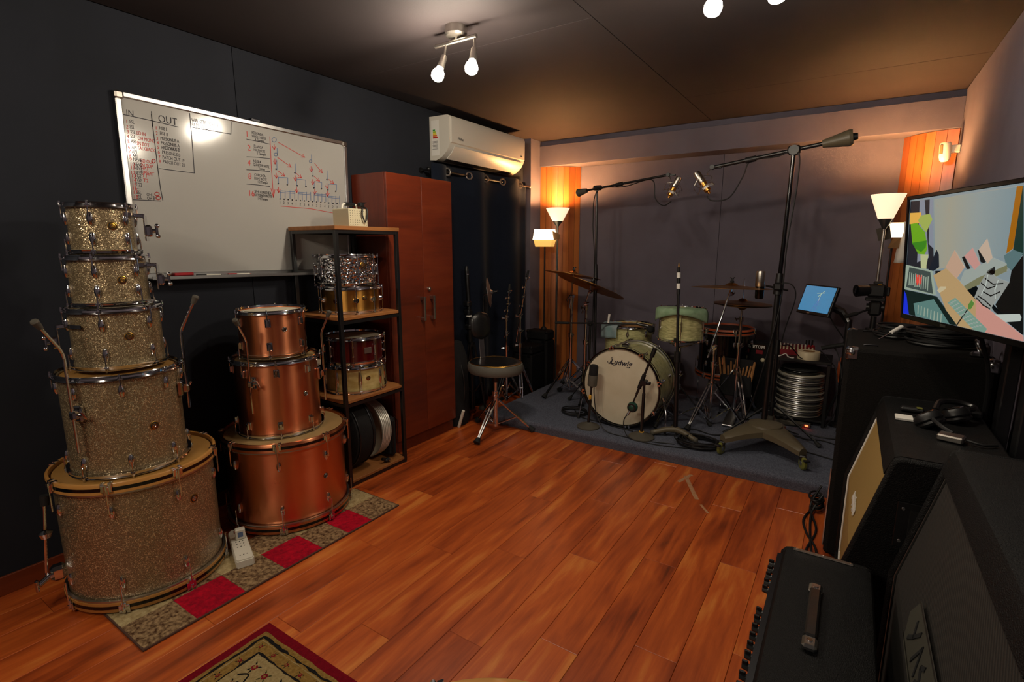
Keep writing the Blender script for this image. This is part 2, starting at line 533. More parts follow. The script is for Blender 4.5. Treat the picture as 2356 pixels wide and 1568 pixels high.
# writing on the board and picture on the television (board / screen coordinates)
WBT= [(1.066, 1.966, 'IN', 0.0246, 'k'), (1.2, 1.962, 'OUT', 0.0315, 'k'), (1.06, 1.932, '1', 0.0153, 'r'), (1.075, 1.934, 'SSL', 0.0154, 'k'), (1.059, 1.909, '2', 0.0154, 'r'), (1.074, 1.912, 'SSL', 0.0155, 'k'), (1.059, 1.888, '3', 0.0154, 'r'), (1.074, 1.891, 'SSL', 0.0155, 'k'), (1.057, 1.869, '4', 0.0154, 'r'), (1.072, 1.872, 'SSL', 0.0155, 'k'), (1.057, 1.847, '5', 0.0155, 'r'), (1.072, 1.85, 'API', 0.0156, 'k'), (1.056, 1.823, '6', 0.0155, 'r'), (1.071, 1.825, 'API', 0.0156, 'k'), (1.055, 1.804, '7', 0.0156, 'r'), (1.07, 1.806, 'API', 0.0156, 'k'), (1.055, 1.787, '8', 0.0156, 'r'), (1.07, 1.789, 'API', 0.0157, 'k'), (1.056, 1.771, '9', 0.0156, 'r'), (1.071, 1.773, 'NEVE', 0.0157, 'k'), (1.055, 1.751, '10', 0.0156, 'r'), (1.07, 1.753, 'NEVE', 0.0157, 'k'), (1.054, 1.735, '11', 0.0157, 'r'), (1.069, 1.737, 'NEVE', 0.0158, 'k'), (1.053, 1.715, '12', 0.0157, 'r'), (1.069, 1.717, 'NEVE', 0.0158, 'k'), (1.054, 1.701, '13', 0.0157, 'r'), (1.069, 1.703, 'TG2', 0.0158, 'k'), (1.053, 1.682, '14', 0.0158, 'r'), (1.068, 1.683, 'TG2', 0.0158, 'k'), (1.052, 1.662, '15', 0.0158, 'r'), (1.067, 1.664, 'TG2', 0.0159, 'k'), (1.052, 1.646, '16', 0.0158, 'r'), (1.067, 1.647, '—', 0.0159, 'k'), (1.052, 1.629, '17', 0.0159, 'r'), (1.067, 1.63, 'SSL', 0.0159, 'k'), (1.052, 1.609, '18', 0.0159, 'r'), (1.067, 1.61, 'SSL', 0.016, 'k'), (1.099, 1.89, 'BD IN', 0.0156, 'r'), (1.101, 1.868, 'OH MONO', 0.0157, 'r'), (1.095, 1.845, 'SN BOT', 0.0157, 'r'), (1.094, 1.826, 'TALKBACK', 0.0157, 'r'), (1.102, 1.771, 'BD OUT', 0.0159, 'r'), (1.098, 1.751, 'SN TOP', 0.0159, 'r'), (1.101, 1.739, 'HAT', 0.0159, 'r'), (1.098, 1.718, 'UPBEAT', 0.016, 'r'), (1.1, 1.706, 'T1', 0.016, 'r'), (1.102, 1.685, 'T2', 0.016, 'r'), (1.109, 1.624, 'OH L', 0.015, 'k'), (1.109, 1.607, 'OH R', 0.0151, 'k'), (1.182, 1.925, '1', 0.0149, 'r'), (1.201, 1.928, 'HS8 L', 0.015, 'k'), (1.182, 1.902, '2', 0.0149, 'r'), (1.2, 1.905, 'HS8 R', 0.015, 'k'), (1.181, 1.879, '3', 0.015, 'r'), (1.2, 1.882, 'PRESONUS A', 0.0151, 'k'), (1.181, 1.86, '4', 0.015, 'r'), (1.2, 1.862, 'PRESONUS A', 0.0151, 'k'), (1.181, 1.84, '5', 0.015, 'r'), (1.2, 1.842, 'PRESONUS B', 0.0151, 'k'), (1.181, 1.819, '6', 0.0151, 'r'), (1.2, 1.821, 'PRESONUS B', 0.0152, 'k'), (1.181, 1.797, '7', 0.0151, 'r'), (1.199, 1.799, 'PATCH OUT 19', 0.0152, 'k'), (1.181, 1.777, '8', 0.0151, 'r'), (1.199, 1.779, 'PATCH OUT 20', 0.0152, 'k'), (1.355, 1.991, 'WiFi : ZTE_0D3915', 0.0169, 'k'), (1.354, 1.969, 'PASS : 28324809', 0.0169, 'k'), (1.622, 1.964, '1', 0.0296, 'r'), (1.658, 1.985, 'REDONDA', 0.0146, 'k'), (1.657, 1.968, 'WHOLE NOTE', 0.0133, 'k'), (1.673, 1.952, '4 Tiempos', 0.0134, 'k'), (1.626, 1.896, '2', 0.0299, 'r'), (1.663, 1.917, 'BLANCA', 0.0147, 'k'), (1.661, 1.899, 'HALF NOTE', 0.0134, 'k'), (1.677, 1.883, '2 Tiempos', 0.0135, 'k'), (1.617, 1.819, '4', 0.03, 'r'), (1.653, 1.839, 'NEGRA', 0.0148, 'k'), (1.651, 1.822, 'QUARTER NOTE', 0.0135, 'k'), (1.668, 1.805, '1 Tiempo', 0.0136, 'k'), (1.616, 1.75, '8', 0.0302, 'r'), (1.652, 1.769, 'CORCHEA', 0.0149, 'k'), (1.65, 1.751, 'EIGHT NOTE', 0.0136, 'k'), (1.667, 1.734, '1/2 Tiempo', 0.0137, 'k'), (1.607, 1.662, '16', 0.0304, 'r'), (1.644, 1.68, 'SEMI CORCHEA', 0.015, 'k'), (1.642, 1.663, 'SIXTEENTH NOTE', 0.0137, 'k'), (1.659, 1.645, '1/4 Tiempo', 0.0138, 'k')]
WBT2= [(1.786, 1.632, '1', 0.0143, 'k'), (1.811, 1.632, '2', 0.0144, 'k'), (1.837, 1.631, '3', 0.0145, 'k'), (1.863, 1.631, '4', 0.0146, 'k'), (1.889, 1.631, '1', 0.0147, 'k'), (1.916, 1.631, '2', 0.0148, 'k'), (1.943, 1.63, '3', 0.0149, 'k'), (1.971, 1.63, '4', 0.0151, 'k'), (1.999, 1.63, '1', 0.0152, 'k'), (2.027, 1.63, '2', 0.0153, 'k'), (2.056, 1.629, '3', 0.0154, 'k'), (2.085, 1.629, '4', 0.0155, 'k'), (2.115, 1.629, '1', 0.0156, 'k'), (2.145, 1.629, '2', 0.0158, 'k'), (2.176, 1.628, '3', 0.0159, 'k')]
WBT = WBT + WBT2
WBS= [('k', [(1.061, 1.966), (1.176, 1.961), (1.29, 1.953)]), ('k', [(1.182, 2.001), (1.178, 1.936)]), ('k', [(1.18, 1.987), (1.18, 1.754), (1.181, 1.667), (1.185, 1.609)]), ('k', [(1.058, 1.603), (1.176, 1.605)]), ('k', [(1.349, 2.026), (1.346, 1.877), (1.341, 1.749)]), ('k', [(1.185, 1.752), (1.341, 1.749)]), ('k', [(1.355, 1.963), (1.543, 1.964)]), ('k', [(1.55, 2.022), (1.543, 1.964)]), ('k', [(1.625, 1.952), (1.69, 1.951), (1.757, 1.947)]), ('k', [(1.617, 1.862), (1.682, 1.868), (1.75, 1.87)]), ('k', [(1.61, 1.796), (1.676, 1.8), (1.743, 1.801)]), ('k', [(1.603, 1.722), (1.668, 1.723), (1.736, 1.721)]), ('r', [(1.76, 1.987), (1.754, 1.83), (1.752, 1.663)]), ('r', [(1.741, 1.711), (1.752, 1.663), (1.764, 1.706)]), ('r', [(1.793, 1.619), (1.983, 1.616), (2.159, 1.598)]), ('r', [(1.809, 1.964), (1.972, 1.907)]), ('r', [(1.947, 1.905), (1.972, 1.907), (1.96, 1.923)]), ('r', [(1.797, 1.883), (1.878, 1.841)]), ('r', [(1.855, 1.841), (1.878, 1.841), (1.868, 1.858)]), ('r', [(2.036, 1.882), (2.087, 1.832)]), ('r', [(2.063, 1.839), (2.087, 1.832), (2.083, 1.853)]), ('r', [(1.795, 1.81), (1.832, 1.786)]), ('r', [(1.81, 1.788), (1.832, 1.786), (1.824, 1.804)]), ('r', [(1.905, 1.812), (1.941, 1.787)]), ('r', [(1.917, 1.79), (1.941, 1.787), (1.933, 1.806)]), ('r', [(2.026, 1.807), (2.064, 1.781)]), ('r', [(2.039, 1.784), (2.064, 1.781), (2.056, 1.8)]), ('r', [(2.131, 1.799), (2.167, 1.775)]), ('r', [(2.141, 1.779), (2.167, 1.775), (2.158, 1.795)]), ('r', [(1.782, 1.95), (1.78, 1.921)]), ('r', [(1.771, 1.937), (1.78, 1.921), (1.791, 1.941)]), ('r', [(1.779, 1.874), (1.778, 1.845)]), ('r', [(1.769, 1.861), (1.778, 1.845), (1.789, 1.865)]), ('r', [(1.78, 1.798), (1.779, 1.769)]), ('r', [(1.77, 1.785), (1.779, 1.769), (1.79, 1.788)]), ('r', [(1.787, 1.722), (1.786, 1.692)]), ('r', [(1.776, 1.709), (1.786, 1.692), (1.797, 1.712)]), ('r', [(1.899, 1.797), (1.898, 1.767)]), ('r', [(1.888, 1.784), (1.898, 1.767), (1.91, 1.787)]), ('r', [(1.902, 1.732), (1.901, 1.701)]), ('r', [(1.891, 1.719), (1.901, 1.701), (1.913, 1.722)]), ('r', [(2.01, 1.861), (2.01, 1.83)]), ('r', [(1.998, 1.847), (2.01, 1.83), (2.022, 1.851)]), ('r', [(2.015, 1.787), (2.014, 1.756)]), ('r', [(2.003, 1.773), (2.014, 1.756), (2.026, 1.777)]), ('r', [(2.024, 1.732), (2.023, 1.7)]), ('r', [(2.012, 1.718), (2.023, 1.7), (2.035, 1.721)]), ('r', [(2.115, 1.774), (2.114, 1.742)]), ('r', [(2.102, 1.76), (2.114, 1.742), (2.127, 1.764)]), ('r', [(2.116, 1.728), (2.115, 1.696)]), ('r', [(2.103, 1.714), (2.115, 1.696), (2.128, 1.717)]), ('b', [(1.798, 1.932), (1.796, 1.894)]), ('b', [(2.018, 1.928), (2.016, 1.883)]), ('b', [(1.79, 1.869), (1.787, 1.816)]), ('b', [(1.905, 1.862), (1.902, 1.808)]), ('b', [(2.022, 1.855), (2.02, 1.802)]), ('b', [(2.123, 1.85), (2.12, 1.792)]), ('b', [(1.789, 1.742), (1.792, 1.777), (1.85, 1.779), (1.848, 1.747)]), ('b', [(1.905, 1.741), (1.908, 1.778), (1.967, 1.779), (1.964, 1.747)]), ('b', [(2.022, 1.737), (2.025, 1.775), (2.078, 1.775), (2.075, 1.742)]), ('b', [(2.123, 1.733), (2.126, 1.771), (2.187, 1.773), (2.184, 1.738)]), ('b', [(1.797, 1.703), (1.889, 1.705)]), ('b', [(1.796, 1.694), (1.888, 1.696)]), ('b', [(1.797, 1.703), (1.793, 1.659)]), ('b', [(1.827, 1.705), (1.823, 1.661)]), ('b', [(1.858, 1.708), (1.854, 1.663)]), ('b', [(1.889, 1.711), (1.885, 1.665)]), ('b', [(1.911, 1.705), (1.995, 1.706)]), ('b', [(1.91, 1.696), (1.994, 1.697)]), ('b', [(1.911, 1.705), (1.907, 1.659)]), ('b', [(1.938, 1.707), (1.935, 1.661)]), ('b', [(1.967, 1.71), (1.963, 1.663)]), ('b', [(1.995, 1.712), (1.992, 1.665)]), ('b', [(2.019, 1.705), (2.102, 1.706)]), ('b', [(2.018, 1.696), (2.101, 1.696)]), ('b', [(2.019, 1.705), (2.015, 1.658)]), ('b', [(2.046, 1.707), (2.043, 1.66)]), ('b', [(2.074, 1.709), (2.07, 1.662)]), ('b', [(2.102, 1.712), (2.099, 1.664)]), ('b', [(2.118, 1.699), (2.204, 1.699)]), ('b', [(2.118, 1.69), (2.203, 1.69)]), ('b', [(2.118, 1.699), (2.115, 1.651)]), ('b', [(2.147, 1.701), (2.143, 1.653)]), ('b', [(2.175, 1.703), (2.172, 1.654)]), ('b', [(2.204, 1.706), (2.201, 1.656)]), ('r', [(1.173, 1.636), (1.17, 1.63), (1.162, 1.627), (1.156, 1.629), (1.154, 1.635), (1.157, 1.641), (1.164, 1.644), (1.171, 1.642), (1.173, 1.636)]), ('r', [(1.177, 1.619), (1.173, 1.613), (1.166, 1.61), (1.159, 1.612), (1.157, 1.618), (1.161, 1.624), (1.168, 1.626), (1.175, 1.624), (1.177, 1.619)]), ('r', [(1.173, 1.783), (1.17, 1.777), (1.165, 1.774), (1.16, 1.776), (1.158, 1.782), (1.161, 1.788), (1.167, 1.791), (1.172, 1.789), (1.173, 1.783)]), ('b', [(1.798, 1.976), (1.793, 1.967), (1.783, 1.962), (1.773, 1.964), (1.77, 1.972), (1.775, 1.981), (1.785, 1.987), (1.795, 1.984), (1.798, 1.976)]), ('b', [(1.798, 1.899), (1.794, 1.892), (1.787, 1.888), (1.78, 1.89), (1.777, 1.896), (1.781, 1.903), (1.789, 1.906), (1.796, 1.905), (1.798, 1.899)]), ('b', [(2.019, 1.891), (2.016, 1.885), (2.008, 1.882), (2.002, 1.883), (1.999, 1.889), (2.003, 1.895), (2.01, 1.898), (2.017, 1.897), (2.019, 1.891)]), ('k', [(1.785, 1.819), (1.783, 1.817), (1.781, 1.816), (1.779, 1.817), (1.778, 1.819), (1.779, 1.821), (1.782, 1.822), (1.784, 1.821), (1.784, 1.819)]), ('k', [(1.902, 1.813), (1.901, 1.811), (1.899, 1.81), (1.896, 1.81), (1.895, 1.812), (1.897, 1.815), (1.899, 1.816), (1.901, 1.815), (1.902, 1.813)]), ('k', [(2.022, 1.808), (2.021, 1.806), (2.018, 1.805), (2.016, 1.805), (2.015, 1.807), (2.016, 1.809), (2.019, 1.811), (2.021, 1.81), (2.022, 1.808)]), ('k', [(2.12, 1.798), (2.119, 1.795), (2.116, 1.794), (2.114, 1.795), (2.113, 1.797), (2.114, 1.799), (2.117, 1.8), (2.119, 1.8), (2.12, 1.798)]), ('k', [(1.791, 1.742), (1.79, 1.74), (1.787, 1.739), (1.785, 1.739), (1.785, 1.741), (1.786, 1.743), (1.788, 1.744), (1.79, 1.744), (1.791, 1.742)]), ('k', [(1.847, 1.741), (1.846, 1.739), (1.844, 1.738), (1.841, 1.739), (1.841, 1.741), (1.842, 1.743), (1.844, 1.744), (1.846, 1.743), (1.847, 1.741)]), ('k', [(1.91, 1.742), (1.909, 1.739), (1.907, 1.738), (1.904, 1.739), (1.904, 1.741), (1.905, 1.743), (1.907, 1.744), (1.91, 1.744), (1.91, 1.742)]), ('k', [(1.969, 1.742), (1.968, 1.74), (1.965, 1.739), (1.963, 1.739), (1.962, 1.741), (1.963, 1.743), (1.966, 1.744), (1.968, 1.744), (1.969, 1.742)]), ('k', [(2.024, 1.739), (2.022, 1.737), (2.02, 1.736), (2.017, 1.737), (2.016, 1.739), (2.018, 1.741), (2.02, 1.742), (2.023, 1.741), (2.024, 1.739)]), ('k', [(2.077, 1.739), (2.075, 1.736), (2.073, 1.735), (2.07, 1.736), (2.069, 1.738), (2.07, 1.74), (2.073, 1.741), (2.076, 1.741), (2.076, 1.739)]), ('k', [(2.123, 1.737), (2.122, 1.734), (2.119, 1.733), (2.116, 1.734), (2.116, 1.736), (2.117, 1.738), (2.12, 1.739), (2.122, 1.739), (2.123, 1.737)]), ('k', [(2.181, 1.732), (2.179, 1.73), (2.176, 1.729), (2.174, 1.729), (2.173, 1.731), (2.174, 1.734), (2.177, 1.735), (2.18, 1.734), (2.181, 1.732)]), ('k', [(1.794, 1.659), (1.793, 1.657), (1.791, 1.656), (1.789, 1.657), (1.789, 1.658), (1.79, 1.66), (1.792, 1.661), (1.793, 1.66), (1.794, 1.659)]), ('k', [(1.819, 1.659), (1.818, 1.657), (1.816, 1.656), (1.815, 1.657), (1.814, 1.658), (1.815, 1.66), (1.817, 1.661), (1.819, 1.66), (1.819, 1.659)]), ('k', [(1.845, 1.659), (1.844, 1.657), (1.842, 1.656), (1.84, 1.657), (1.84, 1.658), (1.841, 1.66), (1.843, 1.661), (1.844, 1.66), (1.845, 1.659)]), ('k', [(1.871, 1.659), (1.87, 1.657), (1.868, 1.656), (1.866, 1.657), (1.866, 1.658), (1.867, 1.66), (1.869, 1.661), (1.87, 1.66), (1.871, 1.659)]), ('k', [(1.897, 1.659), (1.896, 1.657), (1.895, 1.656), (1.893, 1.657), (1.892, 1.658), (1.893, 1.66), (1.895, 1.661), (1.897, 1.66), (1.897, 1.659)]), ('k', [(1.924, 1.659), (1.923, 1.657), (1.921, 1.656), (1.92, 1.657), (1.919, 1.658), (1.92, 1.66), (1.922, 1.661), (1.924, 1.66), (1.924, 1.658)]), ('k', [(1.951, 1.658), (1.95, 1.657), (1.949, 1.656), (1.947, 1.657), (1.946, 1.658), (1.947, 1.66), (1.949, 1.661), (1.951, 1.66), (1.951, 1.658)]), ('k', [(1.979, 1.658), (1.978, 1.657), (1.976, 1.656), (1.974, 1.657), (1.974, 1.658), (1.975, 1.66), (1.977, 1.661), (1.978, 1.66), (1.979, 1.658)]), ('k', [(2.007, 1.658), (2.006, 1.657), (2.004, 1.656), (2.002, 1.656), (2.002, 1.658), (2.003, 1.66), (2.005, 1.66), (2.006, 1.66), (2.007, 1.658)]), ('k', [(2.036, 1.658), (2.035, 1.657), (2.033, 1.656), (2.031, 1.656), (2.03, 1.658), (2.031, 1.66), (2.033, 1.66), (2.035, 1.66), (2.036, 1.658)]), ('k', [(2.065, 1.658), (2.064, 1.657), (2.062, 1.656), (2.06, 1.656), (2.059, 1.658), (2.06, 1.66), (2.062, 1.66), (2.064, 1.66), (2.065, 1.658)]), ('k', [(2.094, 1.658), (2.093, 1.657), (2.091, 1.656), (2.089, 1.656), (2.088, 1.658), (2.089, 1.66), (2.091, 1.66), (2.093, 1.66), (2.094, 1.658)]), ('k', [(2.124, 1.658), (2.123, 1.657), (2.121, 1.656), (2.119, 1.656), (2.118, 1.658), (2.119, 1.66), (2.121, 1.66), (2.123, 1.66), (2.124, 1.658)]), ('k', [(2.154, 1.658), (2.153, 1.656), (2.151, 1.656), (2.149, 1.656), (2.148, 1.658), (2.149, 1.66), (2.151, 1.66), (2.153, 1.66), (2.154, 1.658)]), ('k', [(2.185, 1.658), (2.184, 1.656), (2.182, 1.656), (2.18, 1.656), (2.179, 1.658), (2.18, 1.66), (2.182, 1.66), (2.184, 1.66), (2.185, 1.658)])]
TVP=[
 ('wall',[(0.162,0.434),(0.549,0.437),(0.52,0.248),(0.405,0.225),(0.196,0.194)]),
 ('dark_strip',[(0.015,0.438),(0.151,0.435),(0.189,0.194),(0.093,0.194),(0.005,0.203)]),
 ('pale_strip',[(0.076,0.438),(0.106,0.436),(0.154,0.233),(0.112,0.224),(0.083,0.215)]),
 ('pale_strip',[(0.137,0.436),(0.155,0.436),(0.178,0.266),(0.148,0.282)]),
 ('lamp_glow',[(0.016,0.396),(0.089,0.394),(0.1,0.356),(0.017,0.355)]),
 ('leaf',[(0.025,0.355),(0.067,0.358),(0.122,0.323),(0.143,0.266),(0.128,0.245),(0.087,0.246),(0.044,0.286)]),
 ('leaf_pale',[(0.073,0.366),(0.09,0.383),(0.143,0.386),(0.161,0.366),(0.129,0.323),(0.106,0.336)]),
 ('leaf_dark',[(0.04,0.286),(0.089,0.29),(0.136,0.294),(0.132,0.27),(0.105,0.253),(0.07,0.265)]),
 ('stem',[(0.102,0.245),(0.152,0.245),(0.143,0.208),(0.144,0.194),(0.111,0.195)]),
 ('orange_door',[(0.545,0.436),(0.567,0.435),(0.551,0.268),(0.528,0.255)]),
 ('green_door',[(0.567,0.435),(0.568,0.435),(0.592,0.25),(0.553,0.265)]),
 ('floor_teal',[(0.52,0.248),(0.553,0.265),(0.591,0.256),(0.556,0.207),(0.533,0.219)]),
 ('dark_chair',[(0.198,0.262),(0.212,0.246),(0.219,0.203),(0.187,0.189),(0.159,0.191)]),
 ('cushion',[(0.297,0.261),(0.352,0.209),(0.316,0.171),(0.257,0.205)]),
 ('cushion_pink',[(0.384,0.269),(0.424,0.22),(0.402,0.203),(0.348,0.243)]),
 ('cushion_gap',[(0.337,0.239),(0.348,0.243),(0.384,0.201),(0.364,0.204)]),
 ('cushion_pale',[(0.445,0.296),(0.474,0.241),(0.457,0.223),(0.413,0.264)]),
 ('cushion_gap',[(0.408,0.264),(0.413,0.264),(0.452,0.223),(0.426,0.227)]),
 ('sofa',[(0.354,0.198),(0.417,0.215),(0.479,0.241),(0.534,0.226),(0.537,0.206),(0.361,0.134),(0.335,0.16)]),
 ('sofa_side',[(0.421,0.18),(0.535,0.222),(0.537,0.205),(0.367,0.134),(0.359,0.15)]),
 ('desk',[(0.192,0.174),(0.258,0.201),(0.335,0.163),(0.419,0.112),(0.619,0.03),(0.622,0.013),(0.329,0.011),(0.274,0.065)]),
 ('desk_pink',[(0.419,0.112),(0.619,0.033),(0.622,0.013),(0.431,0.01)]),
 ('gap_dark',[(0.362,0.132),(0.414,0.154),(0.503,0.086),(0.619,0.036),(0.611,0.093),(0.522,0.088),(0.419,0.113)]),
 ('box_dark',[(0.2,0.19),(0.255,0.193),(0.257,0.181),(0.202,0.176)]),
 ('screen_frame',[(0.013,0.204),(0.18,0.189),(0.21,0.107),(0.007,0.112)]),
 ('screen_mix',[(0.038,0.196),(0.173,0.185),(0.199,0.11),(0.023,0.12)]),
 ('monitor_dark',[(0.011,0.11),(0.217,0.103),(0.342,0.009),(0.002,0.001)]),
 ('blue_bar',[(-0.001,0.105),(0.03,0.09),(0.055,0.008),(0.002,0.003)]),
 ('screen_low',[(0.081,0.064),(0.205,0.092),(0.302,0.012),(0.099,0.005)]),
 ('keyboard',[(0.283,0.088),(0.321,0.109),(0.48,0.031),(0.472,0.017),(0.42,0.012)]),
 ('mouse',[(0.221,0.124),(0.239,0.139),(0.268,0.141),(0.266,0.133),(0.235,0.117)]),
 ('chair_plastic',[(0.459,0.199),(0.484,0.197),(0.5,0.184),(0.552,0.174),(0.533,0.147),(0.5,0.113),(0.488,0.088),(0.413,0.118),(0.434,0.163)]),
 ('armrest',[(0.509,0.078),(0.601,0.092),(0.609,0.083),(0.606,0.072),(0.553,0.062)]),
 ('mic_head',[(0.403,0.11),(0.415,0.1),(0.401,0.081),(0.389,0.079),(0.389,0.094)]),
 ('mic_neck',[(0.385,0.079),(0.389,0.077),(0.34,0.012),(0.335,0.013)]),
 ('right_dark',[(0.592,0.25),(0.619,0.037),(0.522,0.088),(0.505,0.107),(0.552,0.174),(0.556,0.207)]),
]

# ================================================================== THE ROOM
XL, XR, YB, YR, ZC = -2.765, 0.51, 4.82, -2.6, 2.40
YBEAM, ZBEAM = 4.60, 2.16

# floor: sub-floor slab with every plank laid on it
floor = struct(MB().box(((XL + XR) / 2, (YB + YR) / 2, -0.045), (XR - XL + .3, YB - YR + .3, .06)).build('floor', 'gap_dark'))
PW, PL = 0.150, 1.215
full = None
row = 0
x = XL
while x < XR - 0.01:
    x1 = min(x + PW, XR)
    y = YR - ((row * 0.437) % 1.0) * PL
    while y < YB:
        ya, yb = max(y, YR), min(y + PL, YB)
        if yb - ya > 0.02:
            w, l = x1 - x - 0.0012, yb - ya - 0.0012
            c = ((x + x1) / 2, (ya + yb) / 2, -0.0075)
            if full is not None and abs(l - (PL - .0012)) < 1e-6 and abs(w - (PW - .0012)) < 1e-6:
                o = bpy.data.objects.new('plank', full); COL.objects.link(o); o.parent = floor
            else:
                o = MB().box((0, 0, 0), (w, l, 0.015), ch=0.0012).build('plank', 'floor_wood', floor)
                if abs(l - (PL - .0012)) < 1e-6 and abs(w - (PW - .0012)) < 1e-6: full = o.data
            o.location = c
        y += PL
    x += PW; row += 1

# ceiling of flat panels with narrow joints
ceiling = struct(MB().box(((XL + XR) / 2, (YB + YR) / 2, ZC + .05), (XR - XL + .3, YB - YR + .3, .06)).build('ceiling', 'gap_dark'))
def panels(parent, name, material, rects, plane, axis, thick):
    """rects in the two free axes; slab proud of 'plane' by thick"""
    for (a0, a1, b0, b1) in rects:
        g = 0.0015
        ca, cb, sa, sb = (a0 + a1) / 2, (b0 + b1) / 2, a1 - a0 - 2 * g, b1 - b0 - 2 * g
        if axis == 2: c, s = (ca, cb, plane + thick / 2), (sa, sb, abs(thick))
        elif axis == 0: c, s = (plane + thick / 2, ca, cb), (abs(thick), sa, sb)
        else: c, s = (ca, plane + thick / 2, cb), (sa, abs(thick), sb)
        o = MB().box((0, 0, 0), s, ch=0.001).build(name, material, parent)
        o.location = c
panels(ceiling, 'panel', 'ceil_paint', [(XL, -1.08, -2.6, -.14), (XL, -1.08, -.14, 2.31), (XL, -1.08, 2.31, YBEAM + .03),
       (-1.08, XR, -2.6, -1.04), (-1.08, XR, -1.04, 1.40), (-1.08, XR, 1.40, 3.84), (-1.08, XR, 3.84, YBEAM + .03)], ZC, 2, 0.02)

wall_left = struct(MB().box((XL - .08, (YB + YR) / 2, 1.2), (.12, YB - YR + .3, 2.5)).build('wall_left', 'gap_dark'))
panels(wall_left, 'panel', 'wall_paint_dim', [(YR, -.83, 0, ZC), (-.83, 1.61, 0, ZC), (1.61, 4.05, 0, ZC), (4.05, 4.43, 0, ZC)], XL, 0, -0.02)
MB().box((-2.735, 4.625, 1.2), (.11, .39, 2.40)).build('return_panel', 'wall_paint', wall_left)
wall_back = struct(MB().box(((XL + XR) / 2, YB + .08, 1.2), (XR - XL + .3, .12, 2.5)).build('wall_back', 'gap_dark'))
panels(wall_back, 'panel', 'wall_paint', [(XL, -1.0, 0, ZC), (-1.0, XR, 0, ZC)], YB, 1, 0.02)
wall_right = struct(MB().box((XR + .08, (YB + YR) / 2, 1.2), (.12, YB - YR + .3, 2.5)).build('wall_right', 'gap_dark'))
panels(wall_right, 'panel', 'wall_paint', [(YR, .18, 0, ZC), (.18, 2.62, 0, ZC), (2.62, YB, 0, ZC)], XR, 0, 0.02)
wall_rear = struct(MB().box(((XL + XR) / 2, YR - .06, 1.2), (XR - XL + .3, .12, 2.5)).build('wall_rear', 'wall_paint'))

beam = struct(MB().box(((XL + XR) / 2 + .04, (YBEAM + YB) / 2, (ZBEAM + 2.352) / 2), (XR - XL - .08, YB - YBEAM, 2.352 - ZBEAM), ch=.002).build('trim_1', 'wall_paint'))
MB().box(((XL + XR) / 2 + .04, (YBEAM + .03 + YB) / 2, 2.376), (XR - XL - .08, YB - YBEAM - .03, .048)).build('shadow_strip', 'wall_paint', beam)

def corner_panel(name, P0, P1, bulge, nb):
    """convex wooden corner panel made of upright boards"""
    p0, p1 = Vector((*P0, 0)), Vector((*P1, 0))
    d = p1 - p0; L = d.length; t = d / L; nrm = Vector((t.y, -t.x, 0))
    def pt(s, off=0.0):
        return p0 + t * (s * L) + nrm * (bulge * sin(pi * s) + off)
    m = MB()
    N = 24
    poly = [tuple(pt(i / N, -.014).xy) for i in range(N + 1)] + [tuple(pt(i / N, -.026).xy) for i in range(N, -1, -1)]
    m.prism(poly, 0.0, ZBEAM)
    back = struct(m.build(name, 'gap_dark'))
    for k in range(nb):
        s0, s1 = k / nb + .003, (k + 1) / nb - .003
        ss = [s0 + (s1 - s0) * j / 4 for j in range(5)]
        poly = [tuple(pt(s).xy) for s in ss] + [tuple(pt(s, -.012).xy) for s in reversed(ss)]
        MB().prism(poly, 0.0, ZBEAM - .003).build('board', 'column_wood', back)
corner_panel('trim_2', (-2.678, 4.612), (-2.335, 4.815), 0.065, 7)
corner_panel('trim_3', (0.222, 4.815), (0.505, 4.615), 0.05, 6)

bb = MB()
bb.box((XL + .006, -.15, .04), (.012, 4.9, .08), ch=.002)
struct(bb.build('baseboard_left', 'skirting'))
MB().box((XL + .012, 0, 0), (.001, .001, .001))

# carpeted drum riser
RZ = 0.085
RX0, RY0 = -2.33, 3.22
poly = [(RY0 + .008, 0.001), (RY0 + .004, .03), (RY0 - .004, .05), (RY0 - .004, .068), (RY0 + .004, .08), (RY0 + .02, RZ), (4.585, RZ), (4.585, 0.001)]
m = MB()
Mx = Matrix(((0, 0, 1, 0), (1, 0, 0, 0), (0, 1, 0, 0), (0, 0, 0, 1)))
m.prism(poly, RX0, XR - .005, Mx)
solo(m, 'drum_riser', 'carpet', 'low blue grey carpeted platform under the drum kit', 'platform', (-0.9, 3.9, 0))

# ------------------------------------------------------------------ whiteboard
t = radians(0.98)
WX, WY = Vector((0, cos(t), -sin(t))), Vector((0, sin(t), cos(t)))
WB0 = Vector((XL + .002, 1.043, 1.250))
WW, WH = 1.236, 0.812
wb = thing('whiteboard', 'large whiteboard with aluminium frame and handwriting on dark wall', 'whiteboard', tuple(WB0))
Mw = basis(WB0, WX, WY)
MB().box((WW / 2, WH / 2, .007), (WW - .02, WH - .02, .012), Mw).build('surface', 'board_white', wb)
for nme, c, s in (('frame_rail', (WW / 2, WH - .012, .011), (WW - .06, .024, .022)), ('frame_rail', (WW / 2, .012, .011), (WW - .06, .024, .022)),
                  ('frame_rail', (.012, WH / 2, .011), (.024, WH - .06, .022)), ('frame_rail', (WW - .012, WH / 2, .011), (.024, WH - .06, .022))):
    MB().box(c, s, Mw, ch=.004).build(nme, 'alu', wb)
for cx in (.016, WW - .016):
    for cy in (.016, WH - .016):
        MB().box((cx, cy, .0125), (.034, .034, .025), Mw, ch=.007).build('corner_cap', 'nickel', wb)
tr = MB().box((WW / 2, -.004, .035), (WW - .1, .006, .07), Mw, ch=.001).box((WW / 2, .002, .068), (WW - .1, .014, .005), Mw, ch=.001)
tr.build('pen_tray', 'alu', wb)
